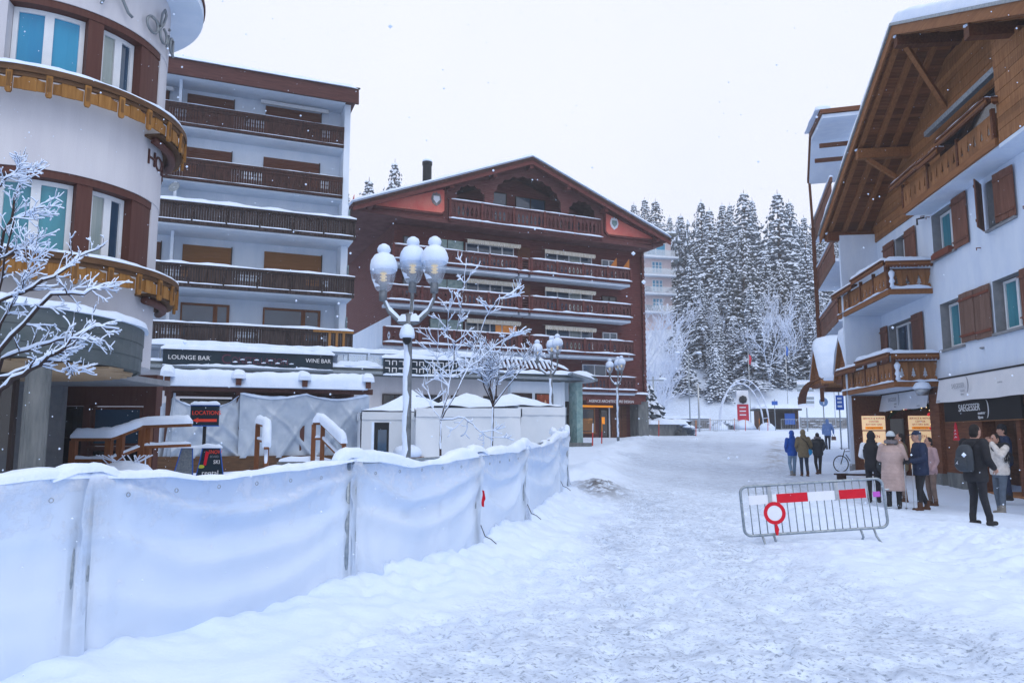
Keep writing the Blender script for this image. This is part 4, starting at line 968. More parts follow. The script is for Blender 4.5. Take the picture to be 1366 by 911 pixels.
# roof: plates, rafters, soffit planks, snow
def slope_pts(side, s, dz):  # s metres down the slope from the ridge
    a = math.atan2(RZ - EZ, RX - EX0); return (RX - side * s * math.cos(a), RZ - s * math.sin(a) + dz)
SL = math.hypot(RX - EX0, RZ - EZ)
roof = MB()
for side in (1, -1):
    p0, p1 = slope_pts(side, 0, 0), slope_pts(side, SL, 0)
    roof.prism([(p0[0], p0[1] - .02), (p1[0], p1[1] - .02), (p1[0], p1[1] + .14), (p0[0], p0[1] + .14)], (0, -1.9, 0), (1, 0, 0), (0, 0, 1), (0, 13, 0))
roof = roof.build('roof', 'pine_dark', rc)
for side in (1, -1):
    p0, p1 = slope_pts(side, 0, 0), slope_pts(side, SL, 0)
    MB().prism([(p0[0], p0[1] - .20), (p1[0], p1[1] - .20), (p1[0], p1[1] + .12), (p0[0], p0[1] + .12)], (0, -1.96, 0), (1, 0, 0), (0, 0, 1), (0, .058, 0)).build('barge_board', 'rafter', roof)
    MB().prism([(p0[0], p0[1] + .10), (p1[0], p1[1] + .10), (p1[0], p1[1] + .19), (p0[0], p0[1] + .19)], (0, -2.02, 0), (1, 0, 0), (0, 0, 1), (0, .058, 0)).build('drip_edge', 'galv', roof)
    a_ = math.atan2(RZ - EZ, RX - EX0) * side
    me_p = MB().box(-.066, .066, -1.88, 0, -.03, 0)
    pk = None
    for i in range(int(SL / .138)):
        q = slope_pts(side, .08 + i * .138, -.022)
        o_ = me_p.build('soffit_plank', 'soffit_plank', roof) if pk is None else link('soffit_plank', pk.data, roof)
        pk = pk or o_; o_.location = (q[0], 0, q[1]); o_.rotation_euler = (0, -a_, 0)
    for y in (-1.70, -1.15, -.58):
        q0, q1 = slope_pts(side, .15, -.15), slope_pts(side, SL - .1, -.15)
        MB().bar((q0[0], y, q0[1]), (q1[0], y, q1[1]), .12, .17, up=(0, 1, 0)).build('rafter', 'rafter', roof)
    for y in (-1.72, -.84):
        q0, q1 = slope_pts(side, .15, -.15), slope_pts(side, SL - .1, -.15)
    sn = MB(); q0, q1 = slope_pts(side, -.02, .19), slope_pts(side, SL, .19)
    sn.prism([(q0[0], q0[1]), (q1[0] - side * .05, q1[1]), (q1[0] - side * .02, q1[1] + .22), (q1[0] + side * .15, q1[1] + .34), (q0[0], q0[1] + .30)], (0, -1.75, 0), (1, 0, 0), (0, 0, 1), (0, 12.6, 0)); sn.build('snow', 'snow', roof)
    sn = MB(); sn.cap([(q0[0], -1.72, q0[1] + .0), (q1[0], -1.72, q1[1] + .0)], .55, .36, seed=6 + side, step=.3, lump=.15); sn.build('snow', 'snow', roof, smooth=True)
# purlins carried out under the overhang, a brace, the plate on the fin wall
for x, y0 in ((-.12, -1.95), (3.9, -1.95), (RX, -2.0), (12.2, -1.95), (16.2, -1.95)):
    zz = rzz(x) - .42
    b_ = bx('purlin', 'pine_dark' if x != 3.9 else 'rafter', roof, x - .13, x + .13, y0 + .12, .0, zz - .17, zz + .17)
    MB().lathe([(.06, 0), (.09, .02), (.08, .05), (.03, .08)], 8, (x, y0 + .14, zz + .13)).build('snow', 'snow', b_, smooth=True)
MB().bar((RX - .1, -1.55, 13.45), (RX - 1.2, -.05, 11.9), .14, .14).build('brace', 'rafter', roof)
MB().bar((3.9, -1.5, rzz(3.9) - .6), (3.9, -.05, rzz(3.9) - 1.7), .14, .14).build('brace', 'rafter', roof)
MB().bar((-2.0 + RX, -.35, 11.35), (4.6 + RX, -.35, 11.35), .16, .16).build('awning_cassette', 'galv', rc)
bx('balcony_door', 'glass_dark', rc, 6.2, 10.4, -.06, -.056, 9.4, 11.2)
# boarded bay above the balcony's near end
z = 9.02; j = 0
while z < 12.6:
    xb = min(17.0, 2 * RX - (RX - (RZ - .5 - z) / ((RZ - EZ) / (RX - EX0))))
    if xb > 11.4: bx('bay_board', 'pine', rc, 11.22, xb, -.80 + .008 * (j % 2), -.06, z, z + .157)
    z += .165; j += 1
bx('bay_underside', 'render_right', rc, 11.2, 17, -.8, -.003, 8.9, 9.0)
bx('fin_wall', 'render_right', rc, -.16, .02, -1.4, -.004, 0, 9.66)
bx('fin_base', 'grey_render', rc, -.18, .04, -1.43, -1.2, 0, .62)
# balconies of sawn boards with fir-tree cut-outs
TREE = [(0, .13), (-.022, .13), (-.022, .17), (-.078, .17), (-.034, .27), (-.06, .27), (-.02, .36), (-.036, .36), (0, .46)]
def slat_poly(w_, h, cut_r, cut_l):
    k = h / .62; P_ = [(-w_ / 2, 0), (w_ / 2, 0)]
    if cut_r: P_ += [(w_ / 2 + a, b * k) for a, b in TREE]
    P_ += [(w_ / 2, h), (-w_ / 2, h)]
    if cut_l: P_ += [(-w_ / 2 - a, b * k) for a, b in TREE[::-1]]
    return P_
SL_ME = {}
def slat_run(parent, p0, p1, z0, h, n_out, every=2):
    p0, p1 = Vector(p0), Vector(p1); L_ = (p1 - p0).length; n = max(2, round(L_ / .185)); w_ = L_ / n; d = (p1 - p0) / L_; rz = math.atan2(d.y, d.x)
    for i in range(n):
        key = (round(w_, 4), round(h, 3), i % 2)
        if key not in SL_ME:
            m_ = MB(); m_.prism(slat_poly(w_ - .006, h, i % 2 == 0, i % 2 == 1), (0, 0, 0), (1, 0, 0), (0, 0, 1), (0, .028, 0)); o_ = m_.build('slat', 'pine', parent); SL_ME[key] = o_.data
        else: o_ = link('slat', SL_ME[key], parent)
        c_ = p0 + d * (i + .5) * w_; o_.location = (c_.x, c_.y, z0); o_.rotation_euler = (0, 0, rz)
def cornice(parent, p0, p1, z, n_out, seed, dz=.20, w_=.30, snowh=.10):
    """moulded hand rail with a scalloped drop edge and snow on top"""
    p0, p1, n_ = Vector(p0), Vector(p1), Vector(n_out); d = (p1 - p0).normalized(); L_ = (p1 - p0).length
    c_ = MB().bar(p0 + n_ * .08 + Vector((0, 0, z)), p1 + n_ * .08 + Vector((0, 0, z)), w_, .055).build('handrail', 'pine_dark', parent)
    MB().bar(p0 + n_ * .17 + Vector((0, 0, z - .09)), p1 + n_ * .17 + Vector((0, 0, z - .09)), .03, .12).build('fascia', 'rafter', c_)
    k = max(2, int(L_ / .11)); s_ = MB(); st = L_ / k; P_ = [(0, 0)]
    for i in range(k): P_ += [(i * st + st * .15, -.04), (i * st + st * .5, -.06), (i * st + st * .85, -.04), ((i + 1) * st, 0)]
    P_ += [(L_, .03), (0, .03)]
    s_.prism(P_, p0 + n_ * .19 + Vector((0, 0, z - .14)), d, (0, 0, 1), n_ * .012); s_.build('scallop', 'pine_dark', c_)
    sn = MB(); sn.cap([p0 + n_ * .08 + Vector((0, 0, z + .028)), p1 + n_ * .08 + Vector((0, 0, z + .028))], w_ * .95, snowh, seed=seed, step=.15, lump=.3); sn.build('snow', 'snow', c_, smooth=True)
    return c_
def pine_balcony(x0, x1, y, zb, seed, first=False):
    bal = bx('balcony', 'rafter', rc, x0, x1, y, y + .08, zb, zb + .17)
    bx('floor_slab', 'render_right', bal, x0 + .04, x1 - .04, y + .083, -.003, zb + .01, zb + .13)
    bx('end_beam', 'rafter', bal, x1 - .08, x1, y + .083, -.003, zb, zb + .168)
    n = 4
    for i in range(n + 1):
        x = x0 + .06 + (x1 - x0 - .12) * i / n; bx('post', 'pine_dark', bal, x - .05, x + .05, y - .01, y + .09, zb + .172, zb + .98)
        if i < n: slat_run(bal, (x + .055, y + .02, 0), (x0 + .06 + (x1 - x0 - .12) * (i + 1) / n - .055, y + .02, 0), zb + .19, .62, (0, -1, 0))
    slat_run(bal, (x1 - .045, y + .10, 0), (x1 - .045, -.03, 0), zb + .19, .62, (1, 0, 0))
    bx('mid_rail', 'pine_dark', bal, x0, x1 - .01, y + .052, y + .10, zb + .80, zb + .86); bx('mid_rail', 'pine_dark', bal, x1 - .10, x1 - .06, y + .11, -.01, zb + .80, zb + .86)
    xm = x0 + (x1 - x0) * .42
    cornice(bal, (x0 - .1, y, 0), (xm, y, 0), zb + .96, (0, -1, 0), seed)
    cornice(bal, (xm + .02, y, 0), (x1 + .1, y, 0), zb + 1.10, (0, -1, 0), seed + 1, snowh=.14)
    cornice(bal, (x1, y - .1, 0), (x1, -.02, 0), zb + 1.06, (1, 0, 0), seed + 2, w_=.22, snowh=.13)
    s_ = MB(); s_.cap([(x1 + .02, y + .1, zb + .17), (x1 + .02, -.05, zb + .17)], .12, .08, seed=seed + 3, step=.1, lump=.8); s_.cap([(x0, y - .02, zb + .17), (x1, y - .02, zb + .17)], .05, .04, seed=seed + 4, step=.15, lump=.9)
    s_.cap([(x1 + .0, y + .1, zb + .865), (x1 + .0, -.1, zb + .865)], .1, .05, seed=seed + 6, step=.1, lump=.6)
    s_.build('snow', 'snow', bal, smooth=True)
    MB().lathe([(.04, 0), (.08, .05), (.05, .15), (.09, .22), (.05, .34), (.08, .42), (.1, .52), (.03, .62)], 10, (x1 + .03, y + .12, zb + .2), jit=.05, seed=seed).build('snow', 'snow', bal, smooth=True)
    return bal
pine_balcony(-.7, 4.85, -1.4, 6.36, 200); pine_balcony(-.7, 4.85, -1.4, 3.28, 220)
ub = bx('balcony', 'rafter', rc, 5.05, 11.15, -.86, -.78, 9.0, 9.2)
bx('floor_slab', 'render_right', ub, 5.08, 11.12, -.777, -.003, 8.96, 9.08); bx('end_beam', 'rafter', ub, 11.07, 11.15, -.777, -.06, 9.0, 9.198)
for i in range(4):
    x = 5.1 + i * 1.99; bx('post', 'pine_dark', ub, x - .05, x + .05, -.87, -.78, 9.202, 10.0)
    if i < 3: slat_run(ub, (x + .055, -.84, 0), (x + 1.935, -.84, 0), 9.22, .66, (0, -1, 0))
slat_run(ub, (11.1, -.76, 0), (11.1, -.08, 0), 9.22, .66, (1, 0, 0))
cornice(ub, (4.55, -.86, 0), (7.1, -.86, 0), 10.12, (0, -1, 0), 240, snowh=.05); cornice(ub, (7.0, -.92, 0), (8.4, -.92, 0), 10.02, (0, -1, 0), 243, snowh=.05); cornice(ub, (8.3, -.88, 0), (11.25, -.88, 0), 10.22, (0, -1, 0), 241, snowh=.05); cornice(ub, (11.15, -.95, 0), (11.15, -.1, 0), 10.2, (1, 0, 0), 242, w_=.2, snowh=.04)
# ---- ground floor: porch with service boards, pier, jeweller's front
bx('porch_wall', 'pine_dark', rc, .022, .12, -1.28, 2.4, 0, 3.24)
bx('porch_ceiling', 'pine_dark', rc, .03, 5, -.1, 2.4, 3.06, 3.26); bx('porch_wall', 'pine_dark', rc, .12, 5, 2.3, 2.4, 0, 3.06)
bx('porch_door', 'glass_dark', rc, .122, .15, .05, .55, .1, 2.35)
bx('pier', 'pine_dark', rc, 4.45, 5.15, -.2, .5, 0, 3.04); bx('pier_foot', 'concrete', rc, 4.4, 5.2, -.26, .5, 0, .5)
bx('shop_wall', 'pine_dark', rc, 5.16, 7.6, -.06, .3, 0, 3.04); bx('stall_riser', 'concrete', rc, 5.2, 7.6, -.1, -.063, 0, .55)
bx('shop_wall', 'pine_dark', rc, 7.62, 17, .9, 1.0, 0, 3.04)
d_ = bx('shop_door', 'glass_dark', rc, 7.7, 9.4, .85, .89, .1, 2.4); bx('door_post', 'pine_dark', d_, 9.42, 9.62, -.05, .9, 0, 3.0); bx('display_window', 'glass_dark', rc, 9.7, 13, .02, .06, .3, 2.5)
bx('display_stand', mat('gold_display', (.02, .013, .005), .4, (.5, .30, .05), scale=3, emit=.15, ecol=(1, .6, .15), lo=.56, hi=.7), rc, 9.75, 10.6, -.01, .016, 1.2, 2.2)
bx('threshold', 'pine', rc, 7.7, 11, -.1, .85, .05, .12)
def service_board(y0, y1, lab, top):
    sb = thing('lit_board', lab, 'sign', (14.5, 29.5, 0), -97)
    bx('upper_panel', 'lit_sign', sb, .124, .19, y0, y1, 1.92, 2.46); bx('lower_panel', 'lit_sign', sb, .124, .18, y0 + .01, y1 - .01, .45, 1.88); bx('frame', 'pine_dark', sb, .123, .20, y0 - .04, y1 + .04, 1.885, 1.915)
    rows = [(top, .10, 2.33), ('CENTER', .10, 2.21), ('BATTERY BAR', .095, 2.10)]
    for s_, sz, zz in rows: text('lettering', s_, 'lit_ink', sb, sz, (.194, (y0 + y1) / 2, zz), ux=(0, 1, 0), align='CENTER', depth=.006)
    bx('strip', 'lit_orange', sb, .192, .196, y0 + .1, y1 - .1, 1.95, 2.05)
    text('lettering', 'ACHAT D\'OR', 'lit_ink', sb, .085, (.2, (y0 + y1) / 2, 1.968), ux=(0, 1, 0), align='CENTER', depth=.004)
    text('lettering', 'OPEN', 'lit_ink', sb, .16, (.185, (y0 + y1) / 2, 1.62), ux=(0, 1, 0), align='CENTER', depth=.004)
service_board(-.98, -.14, 'left warm lit service board on the end wall of the porch', 'SERVICE & REPAIR')
service_board(.72, 1.55, 'right warm lit service board behind the man in the cap', 'SERVICE & REPAIR')
bx('white_panel', 'sign_white', rc, .124, .16, 1.66, 1.84, .4, 2.5)
# fir garland round the porch opening with fairy lights
ga = thing('garland', 'fir garland with red baubles and lights round the porch opening', 'garland', (14.5, 29.5, 0), -97)
gp = [(.5, -.15, 2.35), (1.2, -.1, 2.62), (2.2, -.05, 2.72), (3.2, -.03, 2.66), (4.0, -.02, 2.72), (4.3, -.02, 2.4), (4.32, -.02, 1.6), (4.3, -.02, .7)]
gm = MB(); rr = random.Random(5)
for i in range(900):
    t_ = rr.uniform(0, len(gp) - 1.001); k = int(t_); p_ = Vector(gp[k]).lerp(Vector(gp[k + 1]), t_ - k)
    d_ = Vector((rr.gauss(0, 1), rr.gauss(0, 1), rr.gauss(0, 1))).normalized(); q_ = p_ + d_ * rr.uniform(.08, .2); s_ = d_.cross(Vector((.3, .5, .8))).normalized() * .022
    gm.add([p_ + s_, p_ - s_, q_], [(0, 1, 2)])
gm.build('sprigs', 'garland', ga, kind='stuff')
for i in range(26):
    t_ = rr.uniform(0, len(gp) - 1.001); k = int(t_); p_ = Vector(gp[k]).lerp(Vector(gp[k + 1]), t_ - k) + Vector((rr.uniform(-.1, .1), -.12, rr.uniform(-.1, .1)))
    r_ = .05 if i % 3 == 0 else .018; MB().lathe([(0.002, -r_), (r_ * .7, -r_ * .7), (r_, 0), (r_ * .7, r_ * .7), (0.002, r_)], 8, p_).build('bauble' if i % 3 == 0 else 'fairy_light', 'bulb_red' if i % 3 == 0 else 'bulb', ga, smooth=True)
# jeweller's sign and blinds
js = thing('shop_sign', 'black jeweller sign with white capital letters and a thin arc', 'sign', (14.5, 29.5, 0), -97)
bx('board', 'sign_black', js, 5.35, 9.9, -.12, -.065, 2.12, 2.80)
for z in (2.10, 2.80): bx('edge', 'pine', js, 5.33, 9.92, -.125, -.064, z, z + .02)
text('lettering', 'SAEGESSER', 'sign_letter', js, .30, (6.35, -.126, 2.42), sx=.92); text('lettering', 'montres', 'sign_letter', js, .12, (7.55, -.126, 2.30)); text('lettering', 'bijoux', 'sign_letter', js, .12, (7.55, -.126, 2.18))
def arcmark(parent, cx, z, y, h, m_):
    a_ = MB(); P_ = arc(cx, z, h * .55, h, 80, -75, 14); a_.tube([(p_[0], y, p_[1]) for p_ in P_], [.006 + .012 * math.sin(math.pi * i / 14) for i in range(15)], 5); return a_.build('arc', m_, parent)
arcmark(js, 8.05, 2.44, -.13, .26, 'sign_letter')
for i, (x0, x1, y0, z0, z1, lab) in enumerate(((-.35, 4.5, -.30, 2.62, 3.24, 'off-white lettered blind below the lower pine balcony'), (5.22, 13.0, -.28, 2.72, 3.46, 'long off-white lettered blind above the black jeweller sign'))):
    bl = thing('blind', lab, 'awning', (14.5, 29.5, 0), -97)
    g = [[(x0 + (x1 - x0) * a / 24, y0 + .12 - .14 * b / 4 + .012 * math.sin(a * 1.7) * b / 4, z1 - (z1 - z0) * b / 4 + .01 * math.sin(a * .9 + i) * (b == 4)) for a in range(25)] for b in range(5)]
    bm = MB(); bm.grid(g); bm.grid([[(p_[0], p_[1] + .006, p_[2]) for p_ in r_] for r_ in g], flip=True); bm.build('fabric', 'awning', bl, smooth=True)
    bx('roller', 'iron', bl, x0 - .02, x1, y0 + .1, y0 + .2, z1, z1 + .05)
    cx = x0 + (x1 - x0) * (.44 if i == 0 else .235); zc = (z0 + z1) / 2
    grey = mat('blind_print%d' % i, (.30, .32, .36), .8)
    yq = y0 - .035
    text('lettering', 'SAEGESSER', grey.name, bl, .20, (cx - .62, yq, zc + .02), sx=.85, depth=.004); text('lettering', 'montres', grey.name, bl, .08, (cx - .05, yq, zc - .1), depth=.004); text('lettering', 'bijoux', grey.name, bl, .08, (cx - .05, yq, zc - .2), depth=.004)
    arcmark(bl, cx + .32, zc + .08, yq, .24, grey.name)
    text('lettering', 'montres', grey.name, bl, .075, (x0 + .1, yq - .01, z0 + .04), depth=.004); text('lettering', 'montres', grey.name, bl, .075, (x1 - .7 if i == 0 else 9.2, yq - .01, z0 + .06 if i == 0 else zc), depth=.004)
wl = thing('wall_lantern', 'snow capped lantern bracket between the two blinds', 'lantern', (14.5, 29.5, 0), -97)
MB().tube([(4.85, -.2, 3.25), (4.85, -.5, 3.25)], .03, 6).build('arm', 'galv', wl); MB().lathe([(.16, 0), (.2, .1), (.24, .2)], 10, (4.85, -.55, 3.0)).build('shade', 'steel', wl, smooth=True)
MB().lathe([(.27, 0), (.28, .08), (.2, .2), (.05, .26)], 10, (4.85, -.55, 3.2), jit=.06).build('snow', 'snow', wl, smooth=True)
xt = thing('tree_decal', 'small red paper fir tree stuck on the shop wall', 'decoration', (14.5, 29.5, 0), -97)
xt_o = []
MB().prism([(-.22, 0), (.22, 0), (.12, .22), (.16, .22), (.07, .40), (.10, .40), (0, .62), (-.10, .40), (-.07, .40), (-.16, .22), (-.12, .22)], (5.95, -.066, 1.55), (1, 0, 0), (0, 0, 1), (0, -.012, 0)).build('sheet', 'red', xt)
for k in range(3): MB().tube([(5.86 + .02 * k, -.084, 1.63 + k * .1), (5.93, -.084, 1.67 + k * .1), (6.0 - .02 * k, -.084, 1.64 + k * .1)], .012, 5).build('scribble', 'sign_white', xt)
# ---- neighbouring chalet further up the street
nb = thing('next_chalet', 'neighbouring white chalet with stacked brown balconies beyond the corner', 'chalet', (19.0, 42.5, 0), -106)
bx('wall', 'render_right', nb, 0, 8, 0, 9, 0, 16.4)
MB().bar((1.25, -1.78, 16.05), (.7, -1.66, 13.4), .12, .22).build('verge_board', 'pine_dark', nb); MB().bar((.7, -1.66, 13.5), (.7, -1.62, 3.6), .12, .2).build('verge_post', 'pine_dark', nb)
for k in range(3): MB().bar((1.8 + k * 2.2, -1.75, 16.3 + .5 * (k == 0)), (1.8 + k * 2.2, -.02, 16.3 + .5 * (k == 0)), .14, .2).build('beam', 'pine_dark', nb)
MB().prism([(1.2, 16.0), (3.3, 17.9), (8.4, 17.1), (8.4, 17.32), (3.3, 18.12), (1.2, 16.22)], (0, -1.9, 0), (1, 0, 0), (0, 0, 1), (0, 2.6, 0)).build('roof', 'pine_dark', nb)
sn = MB(); sn.cap([(3.3, -1.75, 18.12), (8.4, -1.75, 17.32)], .8, .22, seed=77, lump=.2); sn.cap([(1.2, -1.6, 16.22), (3.3, -1.6, 18.12)], .5, .15, seed=78, lump=.2); sn.build('snow', 'snow', nb, smooth=True)
MB().prism([(1.3, 15.9), (3.3, 17.68), (8.3, 16.9), (8.3, 17.08), (3.3, 17.88), (1.3, 16.05)], (0, -1.8, 0), (1, 0, 0), (0, 0, 1), (0, 2.4, 0)).build('soffit', 'render_right', nb)
for k, z in enumerate((13.1, 10.2, 7.3, 4.5)):
    x1 = 7.6 if k else 7.9
    b_ = bx('balcony', 'shutter', nb, -.4, x1, -1.55, -1.45, z + .75, z + .98); bx('floor_slab', 'render_right', nb, -.3, x1, -1.5, -.003, z - .2, z - .05)
    bx('apron', 'pine_dark', b_, -.4, x1, -1.53, -1.47, z - .22, z + .1)
    for i in range(24):
        x = -.35 + i * (x1 + .3) / 24; bx('slat', 'shutter', b_, x, x + .2, -1.51, -1.48, z + .12, z + .74)
    s_ = MB(); s_.cap([(-.4, -1.5, z + .982), (x1, -1.5, z + .982)], .2, .14, seed=300 + k); s_.build('snow', 'snow', b_, smooth=True)
    for j in range(3): bx('timber_wall', 'pine', nb, .6 + j * 2.5, 1.9 + j * 2.5, -.05, -.003, z, z + 2.2)
# porch roof with a thick cushion of snow, and a brown domed canopy
pr_ = thing('porch_roof', 'small shingled porch roof under a thick cushion of snow', 'roof', (14.6, 31.0, .75), -97)
for i, (x, y, s_) in enumerate(((-1.2, -.75, .8), (-4.6, -.9, .8))):
    m_ = MB(); m_.prism([(-1.35 * s_, 3.35), (0, 5.25), (1.35 * s_, 3.35), (1.25 * s_, 3.25), (0, 5.05), (-1.25 * s_, 3.25)], (x, y, 0), (1, 0, 0), (0, 0, 1), (0, 2.6, 0)); m_.build('gable', 'pine', pr_)
    MB().prism([(-1.2 * s_, 3.35), (0, 5.0), (1.2 * s_, 3.35)], (x, y + .15, 0), (1, 0, 0), (0, 0, 1), (0, .1, 0)).build('gable_boarding', 'pine_siding', pr_)
    sn = MB(); sn.cap([(x - 1.3 * s_, y + 1.2, 3.45), (x - .6 * s_, y + 1.2, 4.5), (x, y + 1.2, 5.15), (x + .6 * s_, y + 1.2, 4.5), (x + 1.3 * s_, y + 1.2, 3.45)], 2.5, .55, seed=400 + i, step=.2, lump=.1, n=11); sn.build('snow', 'snow', pr_, smooth=True)
    bx('bracket', 'pine_dark', pr_, x - .1, x + .1, y + .4, y + 2.6, 3.0, 3.2)
    bx('tie_beam', 'pine_dark', pr_, x - 1.3 * s_, x + 1.3 * s_, y + .1, y + .3, 3.2, 3.38)
dc = thing('domed_canopy', 'brown ribbed domed canopy tucked beside the pine balcony', 'awning', (14.6, 31.0, 0), -97)
P_ = [[(-.55 + 1.2 * a / 6, -1.95 - .75 * math.sin(math.pi / 2 * b / 7), 4.0 - 1.0 * (1 - math.cos(math.pi / 2 * b / 7))) for b in range(8)] for a in range(7)]
MB().grid(P_).build('fabric', cmat('canopy_brown', (.055, .03, .03)), dc, smooth=True)
for a in range(7): MB().tube(P_[a], .02, 5).build('rib', 'pine_dark', dc)
# ------------------------------------------------------------------ cloth-covered fence along the left
m = bpy.data.materials.new('scrim'); m.use_nodes = True; t = m.node_tree; t.nodes.clear()
o_ = _n(t, 'ShaderNodeOutputMaterial'); df = _n(t, 'ShaderNodeBsdfDiffuse'); tl = _n(t, 'ShaderNodeBsdfTranslucent'); tp = _n(t, 'ShaderNodeBsdfTransparent')
co = _n(t, 'ShaderNodeTexCoord'); n1 = _n(t, 'ShaderNodeTexNoise'); n1.inputs['Scale'].default_value = 1.7; n1.inputs['Detail'].default_value = 6
rp = _n(t, 'ShaderNodeValToRGB'); rp.color_ramp.elements[0].position = .3; rp.color_ramp.elements[1].position = .7
rp.color_ramp.elements[0].color = (.66, .78, .94, 1); rp.color_ramp.elements[1].color = (.74, .84, .97, 1)
wv = _n(t, 'ShaderNodeTexNoise'); wv.inputs['Scale'].default_value = 160; bp = _n(t, 'ShaderNodeBump'); bp.inputs['Strength'].default_value = .12; bp.inputs['Distance'].default_value = .004
t.links.new(co.outputs['Object'], n1.inputs[0]); t.links.new(co.outputs['Object'], wv.inputs[0]); t.links.new(n1.outputs['Fac'], rp.inputs[0]); t.links.new(wv.outputs['Fac'], bp.inputs['Height'])
for nd in (df, tl): t.links.new(rp.outputs[0], nd.inputs[0]); t.links.new(bp.outputs[0], nd.inputs['Normal'])
m1 = _n(t, 'ShaderNodeMixShader'); m1.inputs[0].default_value = .36; m2 = _n(t, 'ShaderNodeMixShader'); m2.inputs[0].default_value = .13
t.links.new(df.outputs[0], m1.inputs[1]); t.links.new(tl.outputs[0], m1.inputs[2]); t.links.new(m1.outputs[0], m2.inputs[1]); t.links.new(tp.outputs[0], m2.inputs[2]); t.links.new(m2.outputs[0], o_.inputs[0]); MATS['scrim'] = m
va = _n(t, 'ShaderNodeVertexColor', layer_name='wet'); sp_ = _n(t, 'ShaderNodeSeparateColor'); t.links.new(va.outputs[0], sp_.inputs[0])
mr = _n(t, 'ShaderNodeMapRange'); mr.inputs['To Min'].default_value = .10; mr.inputs['To Max'].default_value = .42; t.links.new(sp_.outputs[0], mr.inputs[0]); t.links.new(mr.outputs[0], m2.inputs[0])
n3 = _n(t, 'ShaderNodeTexNoise'); n3.inputs['Scale'].default_value = 7; n3.inputs['Detail'].default_value = 8; n3.inputs['Roughness'].default_value = .7; t.links.new(co.outputs['Object'], n3.inputs[0])
mu = _n(t, 'ShaderNodeMath', operation='MULTIPLY_ADD'); mu.inputs[1].default_value = .34; t.links.new(sp_.outputs[1], mu.inputs[0]); t.links.new(n3.outputs['Fac'], mu.inputs[2])
r3 = _n(t, 'ShaderNodeMapRange'); r3.inputs['From Min'].default_value = .66; r3.inputs['From Max'].default_value = .80; t.links.new(mu.outputs[0], r3.inputs[0])
mx = _n(t, 'ShaderNodeMixRGB'); mx.inputs[2].default_value = (.83, .89, .98, 1); t.links.new(r3.outputs[0], mx.inputs[0]); t.links.new(rp.outputs[0], mx.inputs[1])
for nd in (df, tl): t.links.new(mx.outputs[0], nd.inputs[0])
bp2 = _n(t, 'ShaderNodeBump'); bp2.inputs['Strength'].default_value = .5; bp2.inputs['Distance'].default_value = .012; t.links.new(r3.outputs[0], bp2.inputs['Height']); t.links.new(bp.outputs[0], bp2.inputs['Normal'])
n4 = _n(t, 'ShaderNodeTexNoise'); n4.inputs['Scale'].default_value = 3.2; n4.inputs['Detail'].default_value = 5; n4.noise_type = 'RIDGED_MULTIFRACTAL'; mp4 = _n(t, 'ShaderNodeMapping'); mp4.inputs['Scale'].default_value = (1, 1, .45); t.links.new(co.outputs['Object'], mp4.inputs[0]); t.links.new(mp4.outputs[0], n4.inputs[0])
bp3 = _n(t, 'ShaderNodeBump'); bp3.inputs['Strength'].default_value = .4; bp3.inputs['Distance'].default_value = .03; t.links.new(n4.outputs['Fac'], bp3.inputs['Height']); t.links.new(bp2.outputs[0], bp3.inputs['Normal'])
for nd in (df, tl): t.links.new(bp3.outputs[0], nd.inputs['Normal'])
fence = thing('cloth_fence', 'long site fence draped in white cloth with snow on top', 'fence')
FP = FENCE[1:] + [(1.05, 19.6)]; FZ = [1.34, 1.385, 1.42, 1.44, 1.50, 1.67, 1.79, 1.77]
FP[0] = (-3.95, 3.9); FZ[0] = 1.40
rr = random.Random(11)
